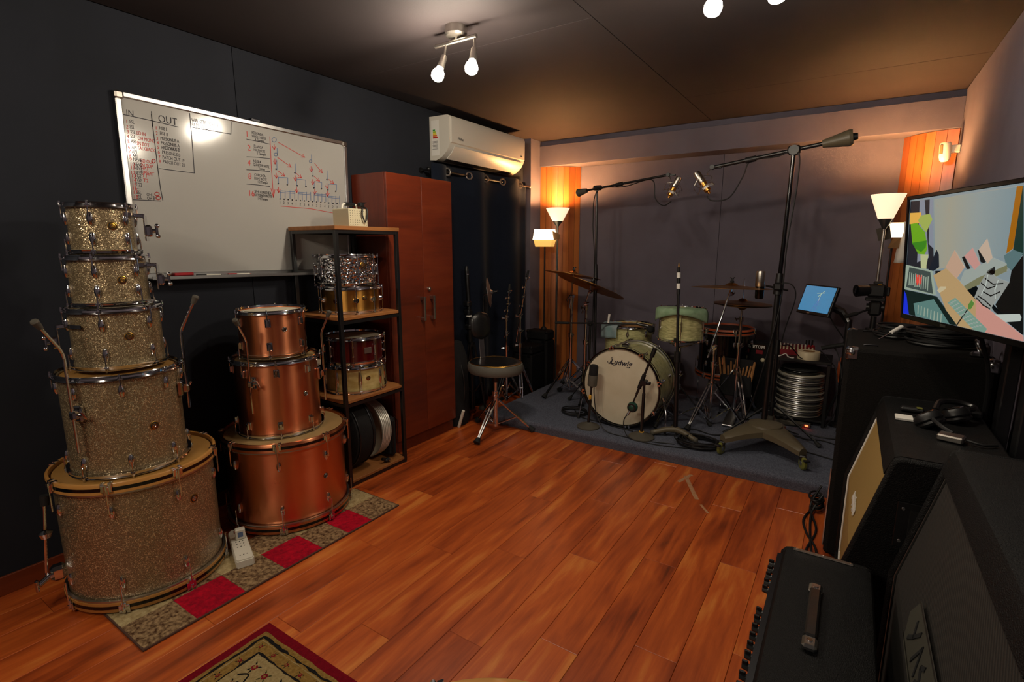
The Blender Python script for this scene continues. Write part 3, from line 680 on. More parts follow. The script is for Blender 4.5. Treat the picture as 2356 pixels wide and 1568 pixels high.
MB().box((.64, WH + .006, .012), (.05, .016, .014), Mw, ch=.003).build('hanging_clip', 'steel_dark', wb)
INK = {'k': 'ink_black', 'r': 'ink_red', 'b': 'ink_blue'}
xs = XL + .002 + .0136
for (y, z, s, h, c) in WBT:
    M = basis((xs, y + max(.012, .027 - (y - 1.05) * .05), z), (0, 1, random.uniform(-.06, .02)), (0, 0.05, 1)) @ Matrix.Diagonal((.64 if len(s) > 2 and h < .02 else .85, 1.0, 1, 1))
    lettering('handwriting', s, h / .7, M, INK[c], wb, shear=random.uniform(0, .15), thick=.0002)
Mb = basis((xs, .014, 0), (0, 1, 0), (0, 0, 1))
for (c, ln) in WBS:
    strokes('pen_stroke', [ln], .0032, Mb, INK[c], wb, .0004)

def marker(y, capm, label, group=None):
    p0, p1 = Vector((XL + .045, y, 1.2545 - (y - 1.05) * .0171)), Vector((XL + .045, y + .115, 1.2545 - (y + .115 - 1.05) * .0171))
    d = p1 - p0
    o = thing('marker_pen', label, 'marker', tuple(p0))
    MB().cyl(p0 + d * .38, p1, .0085, n=12).build('barrel', 'white_plastic', o)
    MB().cyl(p0, p0 + d * .38, .0095, n=12).build('cap', capm, o)
    MB().cyl(p1, p1 + d * .06, .0065, n=10).build('end_plug', capm, o)
marker(1.30, 'black_plastic', 'black capped marker pen lying in the whiteboard tray')
marker(1.455, 'red_plastic', 'red capped marker pen lying in the whiteboard tray')
er = thing('board_eraser', 'small red board eraser lying in the whiteboard tray', 'eraser', (XL + .045, 1.235, 1.248))
MB().box((XL + .045, 1.235, 1.2515), (.038, .09, .009), ch=.001).build('felt', 'black_cloth', er)
MB().box((XL + .045, 1.235, 1.263), (.036, .088, .014), ch=.003).build('grip', 'red_plastic', er)

# ------------------------------------------------------------------ air conditioner
ac = thing('air_conditioner', 'white split air conditioner unit above the curtain', 'air conditioner', (XL, 3.6, 2.03))
AY0, AY1 = 3.095, 4.13
def extr_y(m, poly, y0, y1):
    M = Matrix(((1, 0, 0, 0), (0, 0, 1, 0), (0, 1, 0, 0), (0, 0, 0, 1)))
    return m.prism(poly, y0, y1, M)
body = [(XL, 2.035), (XL + .06, 2.03), (XL + .115, 2.05), (XL + .165, 2.09), (XL + .19, 2.13), (XL + .188, 2.325), (XL + .165, 2.342), (XL, 2.345)]
extr_y(MB(), body, AY0, AY1).build('housing', 'ac_white', ac)
fp = [(XL + .19, 2.145), (XL + .202, 2.15), (XL + .205, 2.31), (XL + .19, 2.336), (XL + .16, 2.347), (XL + .15, 2.344), (XL + .185, 2.32)]
extr_y(MB(), fp, AY0 + .014, AY1 - .004).build('front_panel', 'ac_white', ac)
extr_y(MB(), [(XL + .118, 2.046), (XL + .17, 2.09), (XL + .194, 2.128), (XL + .199, 2.125), (XL + .174, 2.083), (XL + .122, 2.04)], AY0 + .05, AY1 - .05).build('louver', 'ac_white', ac)
extr_y(MB(), [(XL + .07, 2.0325), (XL + .114, 2.0495), (XL + .117, 2.045), (XL + .072, 2.027)], AY0 + .07, AY1 - .08).build('air_slot', 'black_plastic', ac)
Ms = basis((XL + .02, AY0 - .001, 2.06), (1, 0, 0), (0, 0, 1))
MB().box((.035, .13, 0), (.075, .25, .001), Ms).build('rating_label', 'paper', ac)
for k, cname in enumerate(('#2f8f3a', '#9dbb2b', '#e0c52a', '#d8762a', '#b82a22')):
    mat('energy_bar_%d' % k, cname, .6)
    MB().box((.012 + .013 + .003 * k, .185 - .013 * k, .0012), (.022 + .006 * k, .011, .001), Ms).build('energy_bar', 'energy_bar_%d' % k, ac)
for k in range(7):
    MB().box((.034, .105 - .009 * k, .0012), (.055 - .006 * (k % 3), .0025, .0006), Ms).build('print_line', 'ink_black', ac)
lettering('lettering', 'Midea', .028, basis((XL + .2055, AY0 + .08, 2.175), (0, 1, 0), (0.02, 0, 1)), 'ink_black', ac, shear=.2)
MB().box((XL + .2055, AY1 - .06, 2.175), (.001, .03, .006)).build('status_display', 'steel_dark', ac)
cable('ac_hose', 'black insulated pipe loop over the end of the air conditioner', [(XL + .06, 3.88, 2.352), (XL + .09, 3.97, 2.372), (XL + .07, 4.05, 2.37), (XL + .05, 4.1, 2.352)], .011, cat='pipe')

# ------------------------------------------------------------------ curtain
RXR, RZR = -2.665, 1.95
rod = thing('curtain_rod', 'thin black curtain rod under the air conditioner', 'curtain rod', (RXR, 3.0, RZR))
MB().cyl((RXR, 2.965, RZR), (RXR, 4.385, RZR), .009, n=12).build('rod', 'black_metal', rod)
MB().ball((RXR, 2.962, RZR), .017).build('finial', 'black_metal', rod)
MB().ball((RXR, 4.389, RZR), .012).build('finial', 'nickel', rod)
for yy in (2.985, 4.36):
    MB().cyl((RXR, yy, RZR), (XL, yy, RZR), .006).cyl((XL, yy, RZR), (XL + .006, yy, RZR), .022).build('wall_bracket', 'black_metal', rod)
cur = thing('curtain', 'dark navy eyelet curtain hanging beside the wardrobe', 'curtain', (RXR, 3.65, 0.03))
RING = [3.156, 3.425, 3.651, 3.905, 4.19]
ALLR = [2.985 + .0] + RING
def cx_at(y):
    # zero crossing at every eyelet, alternating folds
    ks = [2.96] + RING + [4.42]
    for i in range(len(ks) - 1):
        if ks[i] <= y <= ks[i + 1]:
            f = (y - ks[i]) / (ks[i + 1] - ks[i])
            return (1 if i % 2 == 0 else -1) * .043 * sin(pi * f)
    return 0.0
NY, NZ = 150, 14
vs = []; fs = []
for i in range(NY + 1):
    y = 2.975 + (4.36 - 2.975) * i / NY
    for j in range(NZ + 1):
        f = j / NZ
        z = 1.993 - f * (1.993 - .035)
        amp = 1 + .25 * sin(f * 2.2) + .12 * sin(5 * y + 4 * f)
        vs.append((RXR + cx_at(min(4.41, max(2.965, y + .02 * sin(3 * f + y * 4) * f))) * amp - .004 * f, y + .012 * f * sin(9 * y), z))
for i in range(NY):
    for j in range(NZ):
        a = i * (NZ + 1) + j
        fs.append((a, a + NZ + 1, a + NZ + 2, a + 1))
cl = MB().add(vs, fs).build('cloth', 'curtain', cur, sharp=3.0)
sd = cl.modifiers.new('thick', 'SOLIDIFY'); sd.thickness = .0025
for i, y in enumerate(RING):
    d = (cx_at(y + .004) - cx_at(y - .004)) / .008
    nrm = Vector((1, -d, 0)).normalized()
    nv = nrm if nrm.x > 0 else -nrm
    pr = Vector((RXR + .014, y, RZR))
    M, _ = frame(pr, pr + Vector((.9, -.43, 0)))
    MB().lathe([(.020, -.004), (.024, -.005), (.031, -.0035), (.033, 0), (.031, .0035), (.024, .005), (.020, .004)], 24, M, closed=True).build('eyelet', 'nickel', cur)

# ------------------------------------------------------------------ wardrobe
wd = thing('wardrobe', 'tall two door wooden wardrobe with reddish veneer', 'wardrobe', (-2.6, 2.64, 0))
WY0, WY1, WZ = 2.327, 2.949, 1.845
MB().box(((XL + .005 - 2.466) / 2, (WY0 + WY1) / 2, (.09 + WZ) / 2), (-2.466 - XL - .005, WY1 - WY0, WZ - .09), ch=.001).build('carcass', 'veneer', wd)
MB().box(((XL + .005 - 2.474) / 2, (WY0 + WY1) / 2, .046), (-2.474 - XL - .005, WY1 - WY0 - .004, .09)).build('plinth', 'veneer', wd)
for k, (y0, y1, hy) in enumerate(((WY0 + .001, 2.636, 2.603), (2.639, WY1 - .001, 2.70))):
    d = MB().box((-2.455, (y0 + y1) / 2, (.092 + WZ) / 2), (.018, y1 - y0, WZ - .094), ch=.0015).build('door', 'veneer_h', wd)
    h = MB().box((-2.412, hy, .975), (.011, .017, .165), ch=.002)
    for zz in (.905, 1.045):
        h.box((-2.429, hy, zz), (.036, .017, .022), ch=.002)
    h.build('handle', 'nickel', d)
    if k == 1:
        MB().cyl((-2.446, 2.682, 1.104), (-2.434, 2.682, 1.104), .014, n=20).cyl((-2.434, 2.682, 1.104), (-2.429, 2.682, 1.104), .010, .007, n=16).build('lock', 'nickel', d)

# ------------------------------------------------------------------ metal shelf unit
SX0, SX1, SY0, SY1 = -2.735, -2.332, 1.838, 2.303
sh = thing('shelf_unit', 'black metal frame shelf with brown wooden boards', 'shelf', (-2.53, 2.07, 0))
for (x_, y_) in ((SX1, SY0), (SX1, SY1), (SX0, SY0), (SX0, SY1)):
    ix, iy = (-.011 if x_ == SX1 else .011), (.011 if y_ == SY0 else -.011)
    MB().box((x_ + ix, y_ + iy, .745), (.022, .022, 1.474), ch=.0015).build('post', 'black_metal', sh)
    MB().cyl((x_ + ix, y_ + iy, 0), (x_ + ix, y_ + iy, .009), .014, .012, n=12).build('foot', 'rubber', sh)
for zt in (1.505, 1.005, .525, .04):
    top = zt > 1.4
    e = 0.004 if top else -.004
    b_ = MB().box(((SX0 + SX1) / 2, (SY0 + SY1) / 2, zt - .011), (SX1 - SX0 + 2 * e, SY1 - SY0 + 2 * e, .022), ch=.002) if top else \
        MB().box(((SX0 + SX1) / 2, (SY0 + SY1) / 2, zt - .009), (SX1 - SX0 - .002, SY1 - SY0 - .046, .018), ch=.002).box(((SX0 + SX1) / 2, (SY0 + SY1) / 2, zt - .009), (SX1 - SX0 - .046, SY1 - SY0 - .002, .0179), ch=.002)
    b_.build('board', 'shelf_wood', sh)
    fr = MB()
    zz = zt - .031
    if zz < .012: zz = .012
    for y_ in (SY0 + .011, SY1 - .011): fr.box(((SX0 + SX1) / 2, y_, zz), (SX1 - SX0 - .044, .02, .018))
    for x_ in (SX0 + .011, SX1 - .011): fr.box((x_, (SY0 + SY1) / 2, zz), (.02, SY1 - SY0 - .044, .018))
    fr.build('frame_bar', 'black_metal', sh)

# cream power supply box on top of the shelf
pb = thing('transformer_box', 'small cream vented metal box with black handle on shelf top', 'power box', (-2.46, 2.06, 1.505))
MB().box((-2.47, 2.06, 1.556), (.14, .135, .10), ch=.003).build('case', 'cream_paint', pb)
mv = MB()
for r_ in range(7):
    for c_ in range(8):
        if r_ in (3,) and 2 < c_ < 6: continue
        mv.cyl((-2.4005, 2.003 + c_ * .0163, 1.516 + r_ * .0128), (-2.3992, 2.003 + c_ * .0163, 1.516 + r_ * .0128), .0022, n=6)
vh = mv.build('vent_holes', 'gap_dark', pb); vh['kind'] = 'stuff'
MB().tube(spline([(-2.47, 2.005, 1.606), (-2.47, 2.01, 1.628), (-2.47, 2.03, 1.634), (-2.47, 2.09, 1.634), (-2.47, 2.108, 1.628), (-2.47, 2.112, 1.606)], 4), .0055, 8).build('handle', 'white_plastic', pb)
MB().cyl((-2.47, 2.028, 1.634), (-2.47, 2.092, 1.634), .0105, n=12).build('grip', 'black_plastic', pb)
cord = thing('extension_lead', 'black mains cord with plug draped over the cream box', 'cable', (-2.40, 2.10, 1.606))
MB().tube(spline([(-2.45, 2.12, 1.612), (-2.42, 2.11, 1.616), (-2.39, 2.085, 1.606), (-2.388, 2.08, 1.57), (-2.387, 2.095, 1.535), (-2.388, 2.11, 1.55), (-2.388, 2.117, 1.59), (-2.40, 2.12, 1.612), (-2.43, 2.115, 1.622)], 6), .004, 7).build('wire', 'cable', cord)
MB().box((-2.44, 2.118, 1.634), (.036, .03, .026), ch=.006).build('plug_body', 'black_plastic', cord)
for k in (-1, 0, 1):
    MB().cyl((-2.44 + k * .01, 2.133, 1.64), (-2.44 + k * .01, 2.151, 1.648), .0022, n=8).build('plug_pin', 'chrome', cord)

# ================================================================== DRUMS
def lug_mesh(R, z, up, style):
    """one lug casing at angle 0, seated on the shell at radius R"""
    m = MB()
    if style == 'tear':
        prof = [(1e-5, -.027), (.006, -.024), (.0105, -.012), (.0115, 0), (.009, .012), (.0065, .02), (1e-5, .023)]
        prof = [(r, zz * (1 if up else -1)) for r, zz in prof]
        M = Matrix.Translation((R + .004, 0, z)) @ Matrix.Diagonal((.95, 1, 1, 1))
        m.lathe(prof, 14, M)
        m.box((R - .001, 0, z), (.01, .012, .036), ch=.002)
    elif style == 'block':
        m.box((R + .008, 0, z), (.018, .02, .034), ch=.004)
        m.box((R, 0, z), (.006, .026, .042), ch=.002)
    elif style == 'disc':
        m.cyl((R - .002, 0, z), (R + .012, 0, z), .019, .016, n=20)
        m.cyl((R + .012, 0, z), (R + .017, 0, z), .011, .008, n=16)
    elif style == 'tube':
        m.ball((R + .008, 0, z + .028), .008); m.ball((R + .008, 0, z - .028), .008)
        m.cyl((R + .008, 0, z - .03), (R + .008, 0, z + .03), .0055, n=10)
        m.cyl((R - .004, 0, z + .02), (R + .008, 0, z + .02), .006, n=10)
        m.cyl((R - .004, 0, z - .02), (R + .008, 0, z - .02), .006, n=10)
    elif style == 'long':
        m.lathe([(1e-5, -.05), (.005, -.046), (.009, -.025), (.011, 0), (.009, .025), (.005, .046), (1e-5, .05)], 12, Matrix.Translation((R + .003, 0, z)))
    return m

def drum(name, label, loc, R, H, shell, hoop='metal', hoopm='chrome', headm='head_coated', nlug=6, lug='tear', phase=0.0,
         badge=None, stripe='black_gloss', lugs2=True, rot=(0, 0, 0), cat='drum', bothead='head_coated', group=None, hoop_h=.018, bottom_rods=True):
    t = thing(name, label, cat, loc, rot, group, world=False)
    Rs = R - .010
    if hoop == 'wood':
        hh = .04
        zs0, zs1 = .022, H - .022
    else:
        hh = hoop_h
        zs0, zs1 = .010, H - .010
    MB().lathe([(Rs - .007, zs0), (Rs, zs0), (Rs, zs1), (Rs - .007, zs1)], 72, closed=True).build('shell', shell, t)
    # heads with a slight crown and collar
    hz = H - (.014 if hoop == 'metal' else .012)
    MB().lathe([(1e-5, hz), (R * .8, hz), (R - .013, hz - .001), (R - .009, hz - .005)], 56).build('batter_head', headm, t)
    MB().lathe([(1e-5, H - hz), (R * .8, H - hz), (R - .013, H - hz + .001), (R - .009, H - hz + .005)], 56).build('bottom_head', bothead, t)
    for top in (1, 0):
        zz = (lambda d: H - d) if top else (lambda d: d)
        if hoop == 'wood':
            h = MB().lathe([(R - .004, zz(0)), (R - .006, zz(.003)), (R - .006, zz(hh)), (R + .006, zz(hh)), (R + .006, zz(.003)), (R + .004, zz(0))], 72, closed=True).build('hoop', hoopm, t)
            MB().lathe([(R + .0058, zz(hh * .36)), (R + .0066, zz(hh * .36)), (R + .0066, zz(hh * .70)), (R + .0058, zz(hh * .70))], 72, closed=True).build('inlay_stripe', stripe, h)
            MB().lathe([(R - .006, zz(hh + .001)), (R + .004, zz(hh + .001)), (R + .004, zz(hh + .007)), (R - .006, zz(hh + .007))], 72, closed=True).build('head_flange', 'alu', h)
        else:
            MB().lathe([(R - .005, zz(0)), (R - .001, zz(-.001)), (R + .001, zz(.002)), (R - .002, zz(.006)), (R - .001, zz(hh * .7)), (R + .005, zz(hh * .72)), (R + .007, zz(hh)), (R - .008, zz(hh)), (R - .006, zz(hh * .5))], 64, closed=True).build('hoop', hoopm, t)
    # tension: one lug (with its rod) made once and copied round the shell
    lz = min(.06, H * .30)
    rows = [(1, H - lz)] + ([(0, lz)] if lugs2 else [])
    if lug in ('tube', 'disc', 'long'): rows = [(2, H / 2)]
    if hoop == 'wood':
        rows = [(1, H - .115), (0, .115)]
    for top, z in rows:
        protol = lug_mesh(Rs, z, top != 0, lug).build('lug', 'chrome', t)
        rm = MB()
        if hoop == 'wood':
            z1 = H - .012 if top else .012
            s = 1 if top else -1
            rm.cyl((R + .0145, 0, z), (R + .0145, 0, z1 + .006 * s), .0028, n=8)
            rm.cyl((R + .0145, 0, z1 - .006 * s), (R + .0145, 0, z1 + .010 * s), .0055, n=8)
            rm.build('tension_rod', 'chrome', protol)
            cm = MB()
            cm.box((R + .0115, 0, z1 - .012 * s), (.008, .018, .034), ch=.003)
            for sy in (-1, 1):
                cm.box((R + .0095, sy * .012, z1 - .004 * s), (.006, .013, .030), ch=.002)
                cm.box((R + .0005, sy * .012, z1 + .0135 * s), (.020, .013, .005), ch=.001)
            cm.build('claw', 'chrome', protol)
        else:
            for tt in ((1, 0) if top == 2 else (top,)):
                z1 = H - hh * .8 if tt else hh * .8
                if not tt and not bottom_rods: continue
                s = 1 if tt else -1
                rm.cyl((R + .0055, 0, z), (R + .0055, 0, z1 + .004 * s), .0026, n=8)
                rm.cyl((R + .0055, 0, z1 + .004 * s), (R + .0055, 0, z1 + .012 * s), .0055, .0048, n=10)
                rm.box((R + .0055, 0, z1 + .0155 * s), (.0055, .0055, .008))
                rm.box((R + .003, 0, z1 + .001 * s), (.013, .016, .005), ch=.001)
            if rm.v: rm.build('tension_rod', 'chrome', protol)
        protol.rotation_euler.z = phase
        for k in range(1, nlug):
            clone(protol, t).rotation_euler.z = phase + 2 * pi * k / nlug
    if badge:
        ang, z, bm, br = badge
        M = rotz(ang) @ Matrix.Translation((Rs - .0005, 0, z)) @ Matrix.Rotation(pi / 2, 4, 'Y')
        bd = MB().lathe([(1e-5, .0024), (br * .75, .0022), (br, 0), (br, -.0005)], 24, M).build('badge', bm, t)
        MB().lathe([(br * .22, .0025), (br * .30, .0045), (br * .40, .0025)], 16, M).build('grommet', 'chrome', bd)
        MB().lathe([(br * .62, .0022), (br * .72, .0032), (br * .82, .0018)], 24, M).build('badge_ring', 'gap_dark' if bm != 'black_gloss' else 'nickel', bd)
    return t

def ang_of(cx, cy, off):
    """angle on a drum shell seen from the room's middle: off=-1 left edge .. +1 right edge"""
    tc = Vector((-cx, -cy)).normalized(); v = -tc; rt = Vector((v.y, -v.x))
    p = rt * off + tc * sqrt(max(0, 1 - off * off))
    return atan2(p.y, p.x)

def floor_tom_leg(t, R, ang, zb, z_low, z_bend, lean, L2, wing=1):
    """leg bracket on the shell with a bent rod whose rubber foot points up (drum is stored upside down)"""
    M = rotz(ang)
    bm = MB()
    bm.box((R + .008, 0, zb), (.02, .034, .06), M, ch=.005)
    bm.box((R + .028, 0, zb), (.026, .028, .034), M, ch=.007)
    br = bm.build('leg_bracket', 'chrome', t)
    wm = MB()
    wm.cyl(M @ Vector((R + .028, .014, zb)), M @ Vector((R + .028, .034, zb)), .006, n=10)
    wm.box((R + .028, .036, zb), (.008, .010, .042), M @ Matrix.Translation((R + .028, .036, zb)) @ Matrix.Rotation(.5, 4, 'Y') @ Matrix.Translation((-R - .028, -.036, -zb)), ch=.003)
    wm.build('wing_screw', 'chrome', br)
    x0 = R + .032
    pts = [(x0, 0, z_low), (x0, 0, z_bend - .03), (x0 + .003, 0, z_bend - .01), (x0 + .012, 0, z_bend + .012),
           (x0 + sin(lean) * L2, 0, z_bend + cos(lean) * L2)]
    P = [M @ Vector(p) for p in pts]
    lg = MB().tube([P[0]] + spline(P[1:4], 4) + [P[4]], .0052, 10).build('leg', 'chrome', t)
    e = P[4]; d = (P[4] - P[3]).normalized()
    MB().cyl(e - d * .018, e + d * .012, .0085, .013, n=14).cyl(e + d * .012, e + d * .018, .013, .010, n=14).build('rubber_foot', 'rubber_grey', lg)

def tom_mount(t, R, z, ang, out):
    """suspension band with a bracket plate and wing nuts"""
    M = rotz(ang)
    MB().lathe([(R + .008, z - .007), (R + .010, z - .007), (R + .010, z + .007), (R + .008, z + .007)], 40, rotz(ang - .7), closed=True, a0=0, a1=1.4).build('mount_band', 'chrome', t)
    mb = MB()
    mb.box((R + .02, 0, z - .002), (.03, .022, .016), M, ch=.003)
    mb.box((R + .034, 0, z - .05), (.005, .05, .10), M, ch=.002)
    mb.box((R + .045, 0, z - .06), (.024, .044, .046), M, ch=.007)
    pl = mb.build('mount_bracket', 'chrome', t)
    wm = MB()
    wm.cyl(M @ Vector((R + .05, 0, z - .06)), M @ Vector((R + .066, 0, z - .06)), .009, n=12)
    wm.box((R + .070, 0, z - .06), (.010, .014, .040), M, ch=.004)
    wm.ball((R + .072, 0, z - .04), .009, M=M); wm.ball((R + .072, 0, z - .08), .009, M=M)
    wm.build('wing_nut', 'chrome', pl)

A0, A1 = -2.436, .838
GB = 'brass'
d = drum('bass_drum', 'champagne sparkle bass drum with maple hoops at bottom of stack', (-2.430, .842, .017), .282, .523, 'sparkle', 'wood', 'hoop_wood', 'head_amber',
         nlug=8, phase=ang_of(A0, A1, -.35), badge=(ang_of(A0, A1, .62), .36, GB, .019), bothead='head_amber')
# folded tom leg on its rim side, with clamps
lg = MB(); aa = ang_of(A0, A1, -.995); Md = rotz(aa)
lg.cyl(Md @ Vector((.30, -.01, .42)), Md @ Vector((.33, .0, .12)), .0055, n=10)
sp = lg.build('spur_rod', 'chrome', d)
MB().cyl(Md @ Vector((.297, -.012, .44)), Md @ Vector((.30, -.01, .40)), .016, .013, n=14).build('rubber_foot', 'rubber', sp)
MB().lathe([(.006, -.02), (.016, -.018), (.024, .004), (.008, .014)], 16, Md @ Matrix.Translation((.313, -.005, .29)), closed=True).build('lock_collar', 'chrome', d)
cl_ = MB().box((.295, 0, .12), (.05, .05, .06), Md, ch=.012); cl_.cyl(Md @ Vector((.315, 0, .12)), Md @ Vector((.355, .02, .10)), .010, n=12); cl_.box((.36, .02, .098), (.012, .02, .05), Md, ch=.005); cl_.build('spur_bracket', 'chrome', d)

ft = drum('floor_tom', 'champagne sparkle floor tom stored with legs pointing up', (-2.413, .822, .534), .205, .396, 'sparkle', headm='head_amber', nlug=8,
          phase=ang_of(A0, A1, -.02), badge=(ang_of(A0, A1, .42), .175, GB, .018), bothead='head_amber')
floor_tom_leg(ft, .197, ang_of(A0, A1, -.66), .262, .12, .50, .62, .13)
floor_tom_leg(ft, .197, ang_of(A0, A1, .93), .285, .20, .535, .50, .13)
floor_tom_leg(ft, .197, ang_of(A0, A1, .0) + pi, .275, .16, .50, .5, .13)
t3 = drum('rack_tom', 'larger champagne sparkle rack tom resting on the floor tom', (-2.440, .842, .9325), .158, .236, 'sparkle', headm='head_coated', nlug=6,
          phase=ang_of(A0, A1, -.30), badge=(ang_of(A0, A1, .22), .125, GB, .016))
tom_mount(t3, .15, .17, ang_of(A0, A1, -.99), .03)
t2 = drum('rack_tom', 'medium champagne sparkle rack tom in the middle of the stack', (-2.441, .840, 1.1705), .134, .194, 'sparkle', headm='head_coated', nlug=6,
          phase=ang_of(A0, A1, -.32), badge=(ang_of(A0, A1, .30), .10, GB, .016))
tom_mount(t2, .128, .155, ang_of(A0, A1, .97), .03)
t1 = drum('rack_tom', 'small champagne sparkle rack tom on top of the stack', (-2.442, .840, 1.3665), .113, .190, 'sparkle', headm='head_coated', nlug=6,
          phase=ang_of(A0, A1, -.30), badge=(ang_of(A0, A1, .30), .105, GB, .016))
tom_mount(t1, .107, .150, ang_of(A0, A1, .97), .03)

C0, C1 = -2.440, 1.510
bd = drum('bass_drum', 'brushed copper bass drum with black striped hoops under copper toms', (-2.42, 1.515, .017), .298, .459, 'copper', 'wood', 'copper', 'head_clear',
          nlug=8, phase=ang_of(C0, C1, -.15), badge=(ang_of(C0, C1, .58), .235, 'black_gloss', .014), bothead='head_clear')
cf = drum('floor_tom', 'brushed copper floor tom with chrome legs pointing up', (-2.436, 1.505, .4685), .208, .384, 'copper', headm='head_clear', nlug=8,
          phase=ang_of(C0, C1, -.02), badge=(ang_of(C0, C1, .62), .20, 'black_gloss', .014), bothead='head_clear', lug='block')
floor_tom_leg(cf, .20, ang_of(C0, C1, -.51), .285, .14, .50, .60, .11)
floor_tom_leg(cf, .20, ang_of(C0, C1, .96), .275, .13, .505, .48, .09)
floor_tom_leg(cf, .20, ang_of(C0, C1, 0) + pi, .28, .14, .50, .4, .1)
ct = drum('rack_tom', 'brushed copper rack tom on top of the copper stack', (-2.44, 1.503, .857), .166, .234, 'copper', headm='head_coated', nlug=6,
          phase=ang_of(C0, C1, -.12), badge=(ang_of(C0, C1, .34), .14, 'black_gloss', .013), lug='block')

# snares on the shelf
N0, N1 = -2.535, 2.075
drum('snare_drum', 'gold brushed brass snare drum on the second shelf', (N0, N1 + .01, 1.0065), .182, .158, 'gold_brushed', headm='head_coated', nlug=10, lug='disc',
     phase=.1, badge=(ang_of(N0, N1, .45), .09, 'brass', .016))
drum('snare_drum', 'hammered chrome snare drum stacked on the gold snare', (N0 - .012, N1, 1.1665), .178, .180, 'hammered', headm='head_coated', nlug=10, lug='tube',
     phase=.3, badge=(ang_of(N0, N1, .55), .12, 'brass', .02))
drum('snare_drum', 'cream pearl snare drum on the lower shelf', (N0, N1 + .012, .5265), .183, .172, 'pearl_cream', headm='head_coated', nlug=8, lug='long',
     phase=ang_of(N0, N1, .15), badge=(ang_of(N0, N1, .42), .09, 'brass', .015), hoop_h=.02)
sn = drum('snare_drum', 'dark red lacquered snare drum stacked on the cream snare', (N0, N1 + .012, .7005), .180, .165, 'dark_red', headm='head_coated', nlug=8, lug='tube',
     phase=ang_of(N0, N1, -.05), badge=None)
MB().box((.174, 0, .085), (.004, .045, .034), rotz(ang_of(N0, N1, .45)), ch=.001).build('badge', 'alu', sn)

# things on the bottom shelf
bag = thing('drum_bag', 'round black padded drum bag standing on the bottom shelf', 'bag', (-2.52, 1.99, .042), world=False, rot=(0, 0, 0))
Mb_ = Matrix.Translation((0, 0, .222)) @ Matrix.Rotation(-pi / 2, 4, 'X')
MB().lathe([(1e-5, -.085), (.17, -.085), (.205, -.07), (.215, -.03), (.215, .03), (.205, .07), (.17, .085), (1e-5, .085)], 48, Mb_ @ Matrix.Diagonal((.86, 1.0, 1, 1))).build('bag_body', 'black_cloth', bag)
MB().ring(.2155, .004, M=Mb_ @ Matrix.Translation((0, 0, .045)) @ Matrix.Diagonal((.86, 1, 1, 1)), n=48).build('zip', 'steel_dark', bag)
MB().ring(.2125, .005, M=Mb_ @ Matrix.Translation((0, 0, -.055)) @ Matrix.Diagonal((.86, 1, 1, 1)), n=48).build('piping', 'black_plastic', bag)
MB().tube(spline([(.08, .02, .42), (.09, .01, .455), (.05, 0, .475), (-.05, 0, .475), (-.09, .01, .455), (-.08, .02, .42)], 5), .009, 8).build('carry_handle', 'black_cloth', bag)
for k in range(6):
    o = thing('drumhead', 'spare drumhead with silver rim standing behind the round bag', 'drumhead', (-2.545, 2.125 + .0125 * k, .046), (radians(-4), 0, 0), 'spare drumheads standing on the bottom shelf', world=False)
    Mh = Matrix.Translation((0, 0, .186)) @ Matrix.Rotation(-pi / 2, 4, 'X')
    MB().lathe([(.176, -.005), (.183, -.005), (.185, 0), (.183, .005), (.176, .005)], 40, Mh, closed=True).build('rim', 'alu_ring', o)
    MB().lathe([(1e-5, .003), (.17, .003), (.178, 0)], 40, Mh).build('skin', 'head_coated', o)
b2 = MB().box((0, 0, .14), (.30, .055, .27), ch=.03)
pb2 = thing('soft_case', 'slim black soft case standing at the end of the bottom shelf', 'case', (-2.515, 2.2355, .043), (0, 0, 0), world=False)
b2.build('case_body', 'black_cloth', pb2)
MB().tube([(.152, -.02, .03), (.154, -.02, .25), (.152, .0, .278), (.154, .02, .25), (.152, .02, .03)], .003, 6).build('zip', 'steel_dark', pb2)
cp = thing('drum_clamp', 'small black clamp lying on the bottom shelf', 'clamp', (-2.362, 2.155, .042))
MB().box((-2.362, 2.155, .056), (.03, .04, .026), ch=.008).cyl((-2.362, 2.14, .066), (-2.362, 2.115, .075), .009, n=12).build('clamp_body', 'black_plastic', cp)
MB().cyl((-2.350, 2.16, .06), (-2.338, 2.165, .06), .007, n=12).build('clamp_screw', 'chrome', cp)

# ================================================================== RUGS AND FLOOR ITEMS
def pile_mat(name, c1, c2, scale=90):
    mat(name, c1, 0.98, spec=0.1, col2=c2, scale=scale, bmp=1.0, bscale=260)
pile_mat('pile_red', '#c2102b', '#8a1024', 55)
pile_mat('pile_brown', '#a98c68', '#472d1c', 70)
pile_mat('pile_cream', '#b9a67c', '#8f7a52', 55)
mat('rug_edge', '#4d3226', .9, bmp=.4)
mat('strip_tan', '#b08a70', .6, col2='#a8703f', scale=60)
RG0, RG1, RH0, RH1 = -2.305, -1.943, .612, 1.845
rug = thing('patchwork_rug', 'shaggy rug with red, brown and cream squares under the drums', 'rug', (-2.12, 1.23, 0))
MB().box(((RG0 + RG1) / 2, (RH0 + RH1) / 2, .004), (RG1 - RG0, RH1 - RH0, .007), ch=.001).build('backing', 'rug_edge', rug)
